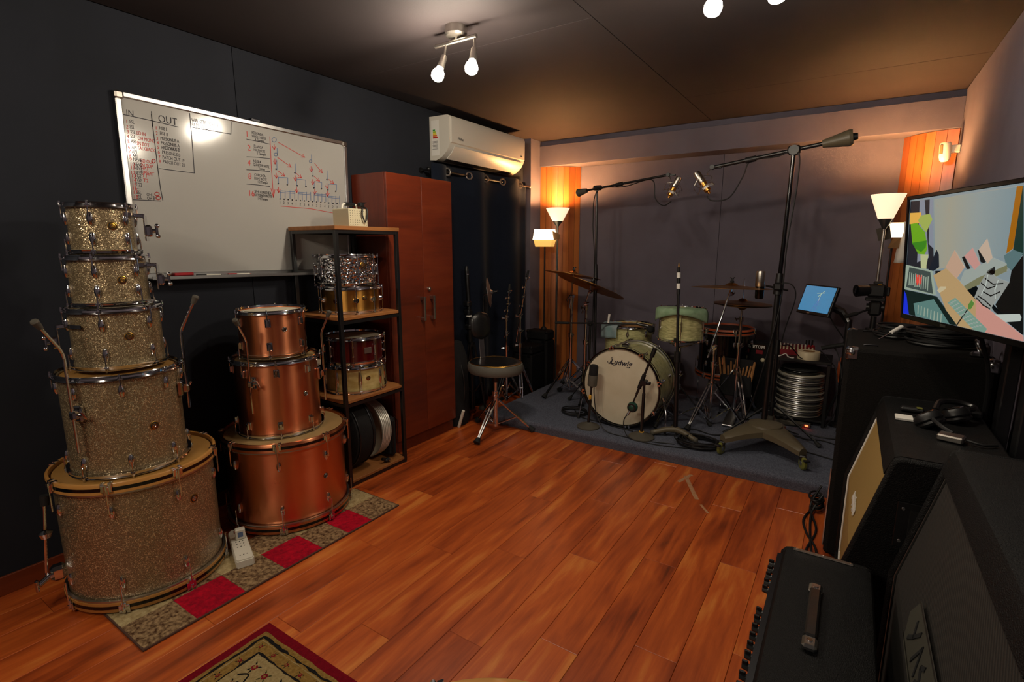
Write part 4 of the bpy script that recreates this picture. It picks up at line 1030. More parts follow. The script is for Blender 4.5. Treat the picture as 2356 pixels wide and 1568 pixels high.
# squares: two rows of tiles; the row by the edge alternates brown and red
npl = 7
ln_ = (RH1 - RH0 - .012) / npl
rnd = random.Random(3)
def pile_patch(x0, x1, y0, y1, material):
    m = MB(); nx, ny = 16, 18
    vs = []; fs = []
    for i in range(nx + 1):
        for j in range(ny + 1):
            e = min(i, nx - i, j, ny - j)
            jx = rnd.uniform(-.003, .003); jy = rnd.uniform(-.003, .003)
            z = .008 if e == 0 else .0095 + rnd.uniform(-.0015, .0018)
            if e == 0: jx *= .6; jy *= .6
            vs.append((x0 + (x1 - x0) * i / nx + jx, y0 + (y1 - y0) * j / ny + jy, z))
    for i in range(nx):
        for j in range(ny):
            a = i * (ny + 1) + j
            fs.append((a, a + ny + 1, a + ny + 2, a + 1))
    m.add(vs, fs).build('pile_square', material, rug)
edges = [RH0 + .006, .795, .985, 1.165, 1.355, 1.505, 1.655, 1.80 + .039]
cols = ['pile_brown', 'pile_red', 'pile_brown', 'pile_red', 'pile_brown', 'pile_red', 'pile_brown']
cols2 = ['pile_cream', 'pile_brown', 'pile_cream', 'pile_brown', 'pile_cream', 'pile_brown', 'pile_cream']
xm = -2.135
for k in range(7):
    pile_patch(xm, RG1 - .006, edges[k], edges[k + 1], cols[k])
    pile_patch(RG0 + .006, xm, edges[k], edges[k + 1], cols2[k])

# oriental rug, its far corner in view
mat('rug_red', '#7c0d1e', .98, spec=.1, col2='#6b0a1a', scale=90, bmp=.8, bscale=300)
pile_mat('rug_gold', '#9a7a42', '#7a5c2c', 100)
pile_mat('rug_ivory', '#a8946a', '#917c52', 100)
pile_mat('rug_black', '#17161a', '#26221f', 120)
pile_mat('rug_rose', '#8c1c28', '#6a1420', 90)
pile_mat('rug_leaf', '#3c3f22', '#4d4a2a', 90)
QX0, QX1, QY0, QY1 = -1.70, -.55, -.75, .935
rr = thing('oriental_rug', 'red bordered oriental rug with floral field on wooden floor', 'rug', ((QX0 + QX1) / 2, (QY0 + QY1) / 2, 0))
MB().box(((QX0 + QX1) / 2, (QY0 + QY1) / 2, .004), (QX1 - QX0, QY1 - QY0, .008), ch=.002).build('border', 'rug_red', rr)
def band(ins, w, z, material, name, wob=.0025):
    x0, x1, y0, y1 = QX0 + ins, QX1 - ins, QY0 + ins, QY1 - ins
    m = MB()
    def side(a, b, inward):
        n = max(8, int((Vector(b) - Vector(a)).length / .022)); d = Vector(b) - Vector(a)
        o_, i_ = [], []
        for k in range(n + 1):
            p = Vector(a) + d * k / n
            q = Vector(a) + d.normalized() * w + (d - d.normalized() * 2 * w) * k / n
            e = 0 if k in (0, n) else 1
            o_.append(p + Vector(inward) * rnd.uniform(-wob, wob) * e); i_.append(q + Vector(inward) * (w + rnd.uniform(-wob, wob) * e))
        vs = [(p.x, p.y, .0081) for p in o_] + [(p.x, p.y, z) for p in o_] + [(p.x, p.y, z) for p in i_] + [(p.x, p.y, .0081) for p in i_]
        N = n + 1; fs = []
        for k in range(n):
            for r_ in range(3):
                fs.append((r_ * N + k, r_ * N + k + 1, (r_ + 1) * N + k + 1, (r_ + 1) * N + k))
        m.add(vs, fs)
    side((x0, y1), (x1, y1), (0, -1)); side((x0, y0), (x1, y0), (0, 1)); side((x0, y0), (x0, y1), (1, 0)); side((x1, y0), (x1, y1), (-1, 0))
    return m.build(name, material, rr)
band(.036, .078, .0105, 'rug_gold', 'gold_band')
band(.052, .008, .0118, 'rug_black', 'dark_line', .004)
band(.066, .004, .0114, 'rug_ivory', 'pale_line', .002)
band(.106, .006, .0118, 'rug_black', 'dark_line', .004)
MB().box(((QX0 + QX1) / 2, (QY0 + QY1) / 2, .009), (QX1 - QX0 - .222, QY1 - QY0 - .222, .004), ch=.001).build('field', 'rug_ivory', rr)
def flower(x_, y_, s, z):
    m = MB()
    for k in range(6):
        a = k * pi / 3 + rnd.random()
        m.lathe([(1e-5, .0012), (s * .42, .001), (s * .5, 0)], 7, Matrix.Translation((x_ + cos(a) * s * .55, y_ + sin(a) * s * .55, z)))
    f = m.build('flower', 'rug_rose', rr)
    MB().lathe([(1e-5, .0016), (s * .4, .0013), (s * .5, 0)], 8, Matrix.Translation((x_, y_, z + .0006))).build('flower_heart', 'rug_gold', f)
    l = MB()
    for k in range(4):
        a = k * pi / 2 + rnd.random() * 1.2
        dx, dy = cos(a), sin(a)
        c = Vector((x_ + dx * s * 1.5, y_ + dy * s * 1.5))
        q = [(c.x + dx * s * .7, c.y + dy * s * .7), (c.x - dy * s * .25, c.y + dx * s * .25), (c.x - dx * s * .6, c.y - dy * s * .6), (c.x + dy * s * .25, c.y - dx * s * .25)]
        l.prism(q, z - .0002, z + .0008)
    l.build('leaf', 'rug_leaf' if rnd.random() < .5 else 'rug_black', f)
for k in range(9):
    flower(QX0 + .088, QY1 - .088 - k * .075, .0075, .0105)
    if 0 < k < 8: flower(QX0 + .088 + k * .075, QY1 - .088, .0075, .0105)
for i in range(7):
    for j in range(6):
        flower(QX0 + .155 + i * .075 + rnd.uniform(-.012, .012), QY1 - .155 - j * .075 + rnd.uniform(-.012, .012), rnd.uniform(.010, .016), .011)
for k in range(5):
    xx, yy = QX0 + .14 + k * .09, QY1 - .20 - (k % 3) * .05
    MB().tube(spline([(xx, yy, .0112), (xx + .03, yy + .02, .0112), (xx + .05, yy - .01, .0112), (xx + .08, yy + .015, .0112)], 5), .0028, 5).build('vine', ('rug_black', 'rug_leaf', 'rug_gold')[k % 3], rr)

# thin pale strips lying flat on the floor
for (p, q, w, lab) in (((-.735, 3.085), (-.600, 2.812), .012, 'longest pale strip on the wooden floor'), ((-.748, 2.975), (-.706, 3.12), .011, 'short pale strip crossing the end of the longest strip'), ((-.567, 2.763), (-.512, 2.689), .007, 'small pale strip on the floor beyond the longest strip')):
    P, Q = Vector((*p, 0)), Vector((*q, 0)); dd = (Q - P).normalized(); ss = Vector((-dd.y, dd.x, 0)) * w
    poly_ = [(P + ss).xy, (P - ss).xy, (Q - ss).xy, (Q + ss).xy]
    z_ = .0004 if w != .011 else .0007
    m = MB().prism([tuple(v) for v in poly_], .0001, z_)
    solo(m, 'floor_strip', 'strip_tan', lab, 'tape', (P.x, P.y, 0))

# power strip with an adapter
ps = thing('power_strip', 'cream power strip with four sockets lying on the patchwork rug', 'power strip', (-2.24, 1.13, .0115), (0, 0, radians(158.5)), world=False)
Lp = .30
poly = []
for (cx_, cy_, a0) in ((Lp / 2 - .015, .017, 0), (-Lp / 2 + .004, .028, 90), (-Lp / 2 + .004, -.028, 180), (Lp / 2 - .015, -.017, 270)):
    pass
poly = [(-Lp / 2, -.03), (-Lp / 2 + .01, -.036), (Lp / 2 - .02, -.036), (Lp / 2, -.022), (Lp / 2, .022), (Lp / 2 - .02, .036), (-Lp / 2 + .01, .036), (-Lp / 2, .03)]
MB().prism(poly, 0, .03).prism([(x_ * .97, y_ * .9) for x_, y_ in poly], .03, .036).build('housing', 'white_plastic', ps)
for k, u in enumerate((-.105, -.03, -.005, .02)):
    for v in (-.014, 0, .014):
        MB().cyl((u, v, .0355), (u, v, .0366), .003, n=8).build('socket_hole', 'gap_dark', ps)
MB().box((.115, 0, .038), (.026, .02, .006), ch=.002).build('switch', 'led_off' if 'led_off' in MATS else 'red_plastic', ps)
ad = thing('plug_adapter', 'white flat plug adapter standing in the power strip', 'adapter', (-2.28, 1.155, .048), (0, 0, radians(-25)), world=False)
MB().box((0, 0, .025), (.030, .042, .05), ch=.004).build('body', 'white_plastic', ad)
MB().box((.0156, 0, .025), (.0006, .022, .024)).build('print_patch', 'ink_blue', ad)
MB().cyl((0, -.008, .0005), (0, -.008, -.004), .0022, n=8).cyl((0, .008, .0005), (0, .008, -.004), .0022, n=8).build('pin', 'chrome', ad)

# drum standing close to the photographer, only its rim reaches into view
nd_ = drum('bass_drum', 'bass drum with pale wooden hoop standing near the oriental rug', (-.535, .77, .30), .30, .36, 'black_gloss', 'wood', 'hoop_wood', 'head_coated', nlug=8, phase=.26)
nd_.rotation_euler = (pi / 2, 0, radians(38))
nd_.location = (-.505, .655, .309)

# ================================================================== STANDS AND KIT
def tripod(t, c, zhub, zlow, Rf, z0, yaw, material='chrome', legw=.011, foot=.017, double=True, footm='rubber', n=3):
    c = Vector(c)
    for k in range(n):
        a = yaw + 2 * pi * k / n
        d = Vector((cos(a), sin(a), 0)); s = Vector((-sin(a), cos(a), 0))
        top = Vector((c.x, c.y, zhub)) + d * .022
        ft_ = Vector((c.x, c.y, z0 + .022)) + d * Rf
        knee = top.lerp(ft_, .55)
        lo = Vector((c.x, c.y, zlow)) + d * .02
        m = MB()
        offs = (-.011, .011) if double else (0,)
        for o in offs:
            m.tube([top + s * o, top.lerp(ft_, .5) + s * o, ft_ + s * o * .45], legw / 2, 6)
            m.tube([lo + s * o * .7, knee + s * o * .7], legw / 2.6, 6)
        m.cyl(knee - s * .015, knee + s * .015, .006, n=8)
        lg = m.build('leg', material, t)
        dn = (ft_ - top).normalized()
        MB().cyl(ft_ - dn * .030, Vector((ft_.x, ft_.y, z0 + foot * .62)) + d * .008, foot * .55, foot, n=12).build('rubber_foot', footm, lg)
    MB().cyl((c.x, c.y, zhub - .018), (c.x, c.y, zhub + .018), .024, n=14).build('hub', material, t)
    MB().cyl((c.x, c.y, zlow - .012), (c.x, c.y, zlow + .012), .021, n=14).build('hub', material, t)

def round_base(t, x_, y_, z0, R):
    MB().lathe([(1e-5, 0), (R, 0), (R, .010), (R * .92, .016), (R * .55, .024), (R * .3, .034), (.018, .040), (1e-5, .040)], 36, Matrix.Translation((x_, y_, z0))).build('base', 'rubber_grey', t)

def wing(m, p, axis, r=.006, L=.022):
    p = Vector(p); a = Vector(axis).normalized(); s = a.orthogonal().normalized()
    m.cyl(p, p + a * L, r, n=8)
    m.tube([p + a * L + s * .016, p + a * (L + .004), p + a * L - s * .016], .0045, 6)

def collar(t, p, r, material='chrome', side=(1, 0, 0)):
    m = MB().cyl((p[0], p[1], p[2] - .02), (p[0], p[1], p[2] + .014), r, n=14).cyl((p[0], p[1], p[2] + .014), (p[0], p[1], p[2] + .02), r * 1.15, n=14)
    wing(m, Vector(p) + Vector(side).normalized() * r, side)
    return m.build('height_clamp', material, t)

def tube_part(t, name, p0, p1, r, material='chrome', n=12):
    return MB().cyl(p0, p1, r, n=n).build(name, material, t)

def cymbal(label, c, D, nrm, nut=True, material='cymbal', group=None):
    R = D / 2
    c = Vector(c)
    t = thing('cymbal', label, 'cymbal', tuple(c), group=group)
    M, _ = frame(c, c + Vector(nrm))
    b = R * .17
    up = [(.006, .030), (b * .5, .027), (b * .85, .018), (b, .011), (b * 1.25, .009), (R * .6, .003), (R, -.008)]
    lo = [(r, z - .0014) for r, z in reversed(up)]
    pl = MB().lathe(up + lo, 64, M, closed=True).build('plate', material, t, sharp=1.0)
    gr = MB()
    for k in range(6):
        rr = R * (.3 + .11 * k)
        z = .009 + (-.008 - .009) * (rr - b * 1.25) / (R - b * 1.25)
        gr.ring(rr, .0005, M=M @ Matrix.Translation((0, 0, z + .0012)), n=64, m=4)
    gr.build('lathe_groove', 'steel_dark' if False else material, pl)
    if nut:
        MB().cyl(M @ Vector((0, 0, .030)), M @ Vector((0, 0, .042)), .014, n=16).build('felt_washer', 'black_cloth', t)
        m = MB().cyl(M @ Vector((0, 0, .042)), M @ Vector((0, 0, .062)), .008, n=12)
        m.tube([M @ Vector((-.016, 0, .066)), M @ Vector((0, 0, .055)), M @ Vector((.016, 0, .066))], .004, 6)
        m.build('wing_nut', 'black_metal', t)
    return t

# ---- throne
TX, TY = -2.145, 3.055
th = thing('drum_throne', 'round black and grey drum throne with backrest by the riser', 'stool', (TX, TY, 0))
Mt = Matrix.Translation((TX, TY, 0)) @ Matrix.Diagonal((1.05, .95, 1, 1))
MB().lathe([(1e-5, .472), (.16, .472), (.193, .478), (.203, .495), (.205, .525), (.198, .545), (.185, .552)], 48, Mt).build('cushion_side', 'throne_side', th)
MB().lathe([(.1851, .552), (.175, .557), (.14, .556), (.08, .549), (1e-5, .546)], 48, Mt).build('seat', 'throne_top', th)
MB().tube([Mt @ Vector((.187 * cos(a), .187 * sin(a), .553)) for a in [2 * pi * k / 40 for k in range(40)]], .003, 6, closed=True).build('piping', 'brass', th)
MB().box((TX, TY, .464), (.16, .16, .015), ch=.004).cyl((TX, TY, .40), (TX, TY, .46), .026, n=16).build('seat_plate', 'black_metal', th)
tube_part(th, 'upper_tube', (TX, TY, .25), (TX, TY, .42), .016)
tube_part(th, 'lower_tube', (TX, TY, .055), (TX, TY, .30), .020)
collar(th, (TX, TY, .31), .027, side=(.6, -.8, 0))
tripod(th, (TX, TY), .255, .075, .275, 0.0, radians(-84), legw=.014, foot=.027)
bk = MB()
Mbk = Matrix.Translation((-2.325, 3.12, .80)) @ rotz(radians(-22)) @ Matrix.Rotation(radians(-6), 4, 'Y')
prof = []
for i in range(13):
    f = i / 12; z = -.105 + .21 * f; w = .088 * sqrt(max(0.02, 1 - abs(2 * f - 1) ** 3.2))
    prof.append((w, z))
vs = []; fs = []
for i, (w, z) in enumerate(prof):
    for k in range(16):
        a = 2 * pi * k / 16
        vs.append((.026 * cos(a) * (w / .088) ** .5, w * sin(a), z))
for i in range(12):
    for k in range(16):
        fs.append((i * 16 + k, i * 16 + (k + 1) % 16, (i + 1) * 16 + (k + 1) % 16, (i + 1) * 16 + k))
fs += [tuple(range(16)), tuple(range(12 * 16, 13 * 16))]
bk.add(vs, fs, Mbk).build('backrest', 'throne_top', th)
MB().tube([Mbk @ Vector((.0, w * 1.01, .03)) for w in (-.088, -.05)] , .002, 5).build('seam', 'black_cloth', th)
br_ = MB().box((-2.312, 3.115, .635), (.008, .045, .20), Matrix.Translation((-2.312, 3.115, .635)) @ rotz(radians(-22)) @ Matrix.Rotation(radians(-8), 4, 'Y') @ Matrix.Translation((2.312, -3.115, -.635)), ch=.002)
br_.tube([(-2.312, 3.115, .56), (-2.315, 3.115, .50), (-2.29, 3.11, .462), (-2.21, 3.08, .460)], .010, 8)
br_.build('backrest_bracket', 'chrome_worn', th)

# ---- chrome stands stored behind the throne
def stored_stand(label, x_, y_, ztop, yaw, bx):
    t = thing('cymbal_stand', label, 'stand', (x_, y_, 0))
    tripod(t, (x_, y_), .34, .09, .17, 0, yaw)
    tube_part(t, 'lower_tube', (x_, y_, .06), (x_, y_, .52), .0125)
    tube_part(t, 'middle_tube', (x_, y_, .5), (x_, y_, .78), .0095)
    collar(t, (x_, y_, .53), .018, side=(-.8, -.5, 0)); collar(t, (x_, y_, .66), .016, side=(.8, -.5, 0)); collar(t, (x_, y_, .79), .015, side=(-.8, -.5, 0))
    p1 = Vector((x_ + bx, y_, ztop - .06))
    tube_part(t, 'boom', Vector((x_, y_, .76)) - (p1 - Vector((x_, y_, .8))) * .6, p1, .006)
    for k in range(5):
        m = MB()
        q = Vector((x_, y_, .80)).lerp(p1, k / 4.2)
        m.box(q, (.026, .022, .03), ch=.006); wing(m, q, (-1 if k % 2 else 1, -.4, 0))
        m.build('tilter', 'chrome', t)
    MB().cyl(p1, p1 + Vector((bx * .2, 0, .05)), .011, .009, n=12).build('felt_sleeve', 'rubber', t)
    return t
stored_stand('chrome boom stand with short arm standing behind the drum throne', -2.425, 3.62, 1.09, .4, .03)
stored_stand('taller chrome boom stand leaning right behind the drum throne', -2.40, 3.80, 1.20, 1.2, .07)
bs = thing('folded_stand', 'tall black folded lighting stand in front of the curtain', 'stand', (-2.56, 3.31, 0))
tube_part(bs, 'lower_tube', (-2.56, 3.31, .05), (-2.585, 3.315, .75), .022, 'black_metal')
tube_part(bs, 'upper_tube', (-2.58, 3.315, .74), (-2.612, 3.32, 1.20), .017, 'black_metal')
MB().cyl((-2.608, 3.32, 1.165), (-2.609, 3.32, 1.173), .0185, n=14).build('band', 'chrome', bs)
MB().cyl((-2.612, 3.32, 1.20), (-2.6135, 3.32, 1.235), .017, .010, n=12).build('tip', 'black_plastic', bs)
for zz in (.93, .86, .74):
    MB().box((-2.59 - (zz - .74) * .07, 3.317, zz), (.06, .06, .05), ch=.012).build('clamp', 'black_plastic', bs)
MB().cyl((-2.59, 3.316, .825), (-2.5905, 3.316, .838), .024, n=14).build('label_band', 'paper', bs)
tripod(bs, (-2.56, 3.31), .6, .2, .12, 0, .3, 'black_metal')
ec = cymbal('small splash cymbal stored nearly upright in front of the curtain', (-2.51, 3.50, 1.015), .25, (.855, .505, .13), nut=True, material='alu')
tube_part(ec, 'rod', (-2.50, 3.505, 1.015), (-2.56, 3.485, .99), .004)
es = thing('splash_stand', 'thin dark stand holding the upright splash cymbal', 'stand', (-2.565, 3.483, 0))
tube_part(es, 'tube', (-2.565, 3.483, .05), (-2.565, 3.483, .985), .008, 'black_metal')
MB().box((-2.565, 3.483, .99), (.022, .022, .03), ch=.005).build('tilter', 'chrome', es)
round_base(es, -2.565, 3.483, 0, .05)
wl = MB().tube([(-2.452, 2.99, .006), (-2.44, 2.985, .03), (-2.395, 2.98, .15)], .012, 8)
solo(wl, 'bracket_leg', 'white_plastic', 'short white metal leg leaning at the foot of the wardrobe', 'bracket', (-2.45, 2.99, 0))

def flight_case(label, x0, x1, y0, y1, h, soft):
    t = thing('equipment_case', label, 'case', ((x0 + x1) / 2, (y0 + y1) / 2, 0))
    cx_, cy_ = (x0 + x1) / 2, (y0 + y1) / 2
    MB().box((cx_, cy_, h * .42 + .005), (x1 - x0, y1 - y0, h * .84 - .01), ch=.012).build('case_body', 'tolex', t)
    MB().box((cx_, cy_, h * .92), (x1 - x0 - .004, y1 - y0 - .004, h * .15), ch=.014).build('lid', 'tolex', t)
    MB().tube([(cx_ - .06, y0 - .002, h * .6), (cx_ - .06, y0 - .022, h * .6), (cx_ + .06, y0 - .022, h * .6), (cx_ + .06, y0 - .002, h * .6)], .008, 8).build('handle', 'black_plastic', t)
    for sx in (cx_ - .08, cx_ + .08):
        MB().box((sx, y0 - .003, h * .83), (.03, .008, .035), ch=.002).build('latch', 'steel_dark', t)
    for sx in (x0 + .016, x1 - .016):
        MB().box((sx, y0 + .014, h * .975), (.036, .036, .03), ch=.012).build('corner', 'steel_dark', t)
    return t
flight_case('low black equipment case behind the chrome stands', -2.59, -2.37, 3.95, 4.19, .49, 0)
flight_case('taller black equipment case under the floor lamps', -2.59, -2.355, 4.205, 4.365, .60, 1)
bsx = thing('soft_bag', 'slumped black gig bag against the curtain beside the wardrobe', 'bag', (-2.51, 3.06, 0))
MB().lathe([(1e-5, .005), (.10, .005), (.115, .04), (.11, .30), (.095, .55), (.05, .66), (1e-5, .68)], 20, Matrix.Translation((-2.52, 3.065, 0)) @ Matrix.Diagonal((.72, .95, 1, 1))).build('bag_body', 'black_cloth', bsx)
MB().tube(spline([(-2.46, 3.04, .5), (-2.435, 3.04, .40), (-2.435, 3.05, .28), (-2.45, 3.05, .18)], 5), .008, 7).build('strap', 'black_plastic', bsx)

# ---- the kit on the riser
kick = drum('bass_drum', 'cream pearl kick drum with white front head and black hoops', (-1.322, 3.842, .388), .2905, .402, 'pearl', 'wood', 'black_gloss', 'head_coated',
            nlug=8, phase=radians(14), stripe='pearl', bothead='head_coated', rot=(pi / 2, 0, 0), lug='tear')
Mk = Matrix.Translation((-.083, .168, .3905))
lettering('lettering', 'Ludwig', .056, Mk @ rotz(radians(-2)), 'ink_black', kick, shear=.28, bold=.0012)
L = [[(-.012, .018), (-.022, .012), (-.014, .004), (.002, .006), (.014, .026), (.020, .044), (.016, .050), (.010, .044), (.006, .022), (-.002, .002), (-.010, -.003)],
     [(-.010, -.001), (.004, .001), (.018, -.004), (.030, -.012), (.046, -.012)], [(.128, -.012), (.14, -.016), (.15, -.012)]]
strokes('logo_swash', L, .0036, Mk, 'ink_black', kick, .0006)
for s in (-1, 1):
    sp = MB().cyl((s * .285, -.05, .30), (s * .30, -.08, .30), .016, n=12).tube([(s * .285, -.05, .30), (s * .315, -.14, .315), (s * .325, -.155, .33), (s * .335, -.295, .37)], .0055, 8)
    so = sp.build('spur', 'chrome', kick)
    MB().cyl((s * .334, -.280, .366), (s * .335, -.2985, .371), .009, .011, n=10).build('rubber_foot', 'rubber', so)
tw = MB().box((0, .295, .30), (.05, .03, .05), ch=.006)
tw.build('mount_plate', 'chrome', kick)

lt = drum('floor_tom', 'cream pearl floor tom with amber head behind the kick drum', (-1.50, 4.07, .365), .200, .40, 'pearl', headm='head_amber', nlug=8, phase=.3)
for a_ in (radians(-100), radians(20), radians(140)):
    M = rotz(a_)
    MB().box((.205, 0, .14), (.03, .032, .06), M, ch=.006).build('leg_bracket', 'chrome', lt)
    lg = MB().tube([M @ Vector((.216, 0, .24)), M @ Vector((.216, 0, -.15)), M @ Vector((.235, 0, -.26))], .005, 8).build('leg', 'chrome', lt)
    MB().cyl(M @ Vector((.232, 0, -.245)), M @ Vector((.238, 0, -.2795)), .010, .013, n=10).build('rubber_foot', 'rubber', lg)

def drape(name, label, c, R, ztop, a0, a1, drop, rin, material, sag):
    """cloth lying on a drum rim and hanging down over its edge"""
    t_n, r_n = 22, 12
    vs = []; fs = []
    for i in range(t_n + 1):
        f = i / t_n; a = a0 + (a1 - a0) * f
        dr = drop(f)
        for j in range(r_n + 1):
            g = j / r_n
            s = g * (R - rin + dr)
            if s < R - rin:
                r_, z = rin + s, ztop + .004 + .002 * sin(9 * f + 5 * g)
            else:
                k = s - (R - rin)
                r_, z = R + .012 + .006 * sin(14 * f) * min(1, k / .05) + .004, ztop + .004 - k
                if k < .01: r_ = R + .004 + k
            vs.append((c[0] + r_ * cos(a), c[1] + r_ * sin(a), z))
    for i in range(t_n):
        for j in range(r_n):
            a = i * (r_n + 1) + j
            fs.append((a, a + r_n + 1, a + r_n + 2, a + 1))
    m = MB().add(vs, fs)
    o = solo(m, name, material, label, 'cloth', (c[0], c[1], ztop), sharp=2.0)
    sd = o.modifiers.new('thick', 'SOLIDIFY'); sd.thickness = .003; sd.offset = 1
    return o
drape('damping_cloth', 'grey blue cloth draped over the floor tom behind the kick', (-1.50, 4.07), .205, .767, radians(-160), radians(-95), lambda f: .13 - .03 * f, .06, 'cloth_grey', 0)

RTX, RTY = -1.005, 3.80
rt = drum('rack_tom', 'cream pearl tom on a basket stand beside the kick drum', (RTX, RTY, .722), .168, .232, 'pearl', headm='head_coated', nlug=6, phase=radians(-75), lug='tube')
drape('damping_cloth', 'pale green cloth draped over the tom on the basket stand', (RTX, RTY), .172, .957, radians(-150), radians(-10), lambda f: .035 + .07 * abs(2 * f - 1) ** 1.5, .04, 'cloth_green', 0)
tst = thing('basket_stand', 'chrome snare basket stand under the pearl tom', 'stand', (RTX, RTY, RZ))
tube_part(tst, 'upper_tube', (RTX, RTY, .4), (RTX, RTY, .66), .010); tube_part(tst, 'lower_tube', (RTX, RTY, RZ + .05), (RTX, RTY, .45), .014)
collar(tst, (RTX, RTY, .46), .02, side=(.7, -.7, 0))
tripod(tst, (RTX, RTY), .36, .14, .24, RZ, radians(10))
for k in range(3):
    a = radians(35) + k * 2 * pi / 3
    p = Vector((RTX, RTY, .66)); q = p + Vector((cos(a) * .19, sin(a) * .19, .045))
    ar = MB().tube([p, q, q + Vector((0, 0, .045))], .007, 8).build('basket_arm', 'chrome', tst)
    MB().cyl(q + Vector((0, 0, .025)), q + Vector((0, 0, .052)), .012, n=10).build('rubber_tip', 'rubber', ar)

def cym_stand(label, base, top, hub, Rf, yaw, zj, boom=None, name='cymbal_stand'):
    x_, y_ = base
    t = thing(name, label, 'stand', (x_, y_, RZ))
    tripod(t, base, hub, RZ + .05, Rf, RZ, yaw, legw=.013, foot=.024)
    tube_part(t, 'lower_tube', (x_, y_, RZ + .03), (x_, y_, zj[0]), .0145)
    tube_part(t, 'middle_tube', (x_, y_, zj[0] - .02), (x_, y_, zj[1]), .0115)
    collar(t, (x_, y_, zj[0]), .021, side=(.7, -.7, 0)); collar(t, (x_, y_, zj[1]), .018, side=(-.8, -.6, 0))
    T = Vector(top)
    if boom:
        e = Vector(boom)
        p = Vector((x_, y_, zj[1] + .03))
        m = MB().cyl((p.x, p.y - .022, p.z), (p.x, p.y + .022, p.z), .018, n=14); wing(m, (p.x, p.y - .022, p.z), (0, -1, 0)); m.build('boom_joint', 'chrome', t)
        tube_part(t, 'boom', e, T - (T - e).normalized() * .02, .0075)
    else:
        tube_part(t, 'upper_tube', (x_, y_, zj[1] - .02), T - Vector((0, 0, .05)), .008)
    m = MB().box(T - Vector((0, 0, .045)), (.024, .024, .03), ch=.006); wing(m, T - Vector((0, 0, .045)), (.8, -.6, 0)); m.cyl(T - Vector((0, 0, .05)), T + Vector((0, 0, .006)), .0045, n=8)
    m.build('tilter', 'chrome', t)
    return t
cym_stand('chrome straight cymbal stand in front of the left wooden corner', (-2.03, 4.06), (-2.05, 4.12, 1.145), .385, .30, radians(-110), (.62, .93), boom=(-2.015, 4.0, .86))
cymbal('dark crash cymbal level above the left corner stand', (-2.05, 4.12, 1.15), .50, (.10, .16, .98))
cym_stand('chrome boom cymbal stand left of the kick drum', (-1.86, 4.00), (-1.80, 3.95, 1.065), .36, .27, radians(-70), (.58, .88), boom=(-1.90, 4.01, .83))
cymbal('large bronze crash cymbal tilted to the drummer left of kick', (-1.80, 3.95, 1.07), .58, (.23, .30, .92))
cym_stand('chrome boom stand with bright arm right of the kick drum', (-.775, 3.865), (-.705, 3.94, 1.105), .41, .24, radians(-115), (.55, .645), boom=(-.81, 3.83, .60))
cymbal('wide ride cymbal seen edge on above the pearl tom', (-.705, 3.94, 1.11), .545, (.0, .05, 1.0))
hh_ = cym_stand('chrome hi-hat stand with pedal behind the rolling boom stand', (-.655, 4.13), (-.655, 4.13, 1.02), .47, .26, radians(-60), (.66, .86), name='hi_hat_stand')
tube_part(hh_, 'pull_rod', (-.655, 4.13, .95), (-.655, 4.13, 1.16), .0035)
MB().box((-.655, 4.0, RZ + .035), (.075, .24, .012), Matrix.Translation((-.655, 4.0, RZ + .035)) @ Matrix.Rotation(radians(10), 4, 'X') @ Matrix.Translation((.655, -4.0, -RZ - .035)), ch=.003).build('footboard', 'alu', hh_)
h1 = cymbal('upper hi-hat cymbal on the hi-hat stand', (-.655, 4.13, .985), .40, (.02, .02, 1), nut=False)
M, _ = frame((0, 0, 0), (.02, .02, -1)); h2 = cymbal('lower hi-hat cymbal facing up on the hi-hat stand', (-.655, 4.13, .957), .40, (-.02, -.02, -1), nut=False)

# black floor tom with orange hoop, stick bag and sticks
bt = drum('floor_tom', 'black floor tom with orange hoop beside the hi-hat stand', (-.80, 4.37, .36), .205, .40, 'black_gloss', 'wood', 'orange_hoop', 'black_cloth', nlug=6, bothead='black_cloth')
for a_ in (radians(-80), radians(40), radians(160)):
    M = rotz(a_)
    MB().box((.208, 0, .16), (.03, .032, .06), M, ch=.006).build('leg_bracket', 'chrome', bt)
    lg = MB().tube([M @ Vector((.22, 0, .24)), M @ Vector((.22, 0, -.255))], .005, 8).build('leg', 'chrome', bt)
    MB().cyl(M @ Vector((.22, 0, -.25)), M @ Vector((.22, 0, -.2745)), .010, .013, n=10).build('rubber_foot', 'rubber', lg)
sb = thing('stick_bag', 'black stick bag hanging on the front of the black tom', 'bag', (-.66, 4.125, .30))
MB().box((-.66, 4.14, .345), (.23, .035, .17), ch=.012).build('pouch', 'black_cloth', sb)
MB().box((-.66, 4.16, .42), (.22, .012, .26), ch=.004).build('back_panel', 'black_cloth', sb)
rnd = random.Random(5)
for k in range(13):
    x_ = -.755 + k * .016
    dx = (k - 6) * .006 + rnd.uniform(-.012, .012)
    o = thing('drumstick', 'wooden drumstick standing in the black stick bag', 'drumstick', (x_, 4.143, .30), group='drumsticks in the stick bag')
    p0, p1 = Vector((x_, 4.143, .30)), Vector((x_ + dx, 4.143 - rnd.uniform(0, .02), .52 + rnd.uniform(-.03, .05)))
    MB().tube([p0, p0.lerp(p1, .94), p1], [.0068, .0068, .0045], 8).build('shaft', 'wood_stick', o)
am = thing('practice_amp', 'black box with white lettering beside the black tom', 'amplifier', (-.55, 4.46, RZ))
MB().box((-.565, 4.46, .37), (.19, .14, .56), ch=.012).build('cabinet', 'tolex', am)
MB().box((-.55, 4.388, .615), (.10, .004, .045), ch=.001).build('name_plate', 'black_gloss', am)
lettering('lettering', 'ETOM', .032, basis((-.595, 4.3855, .606), (1, 0, 0), (0, 0, 1)), 'paper', am, bold=.001)
MB().ball((-.515, 4.384, .515), .017).build('knob', 'cream_paint', am)
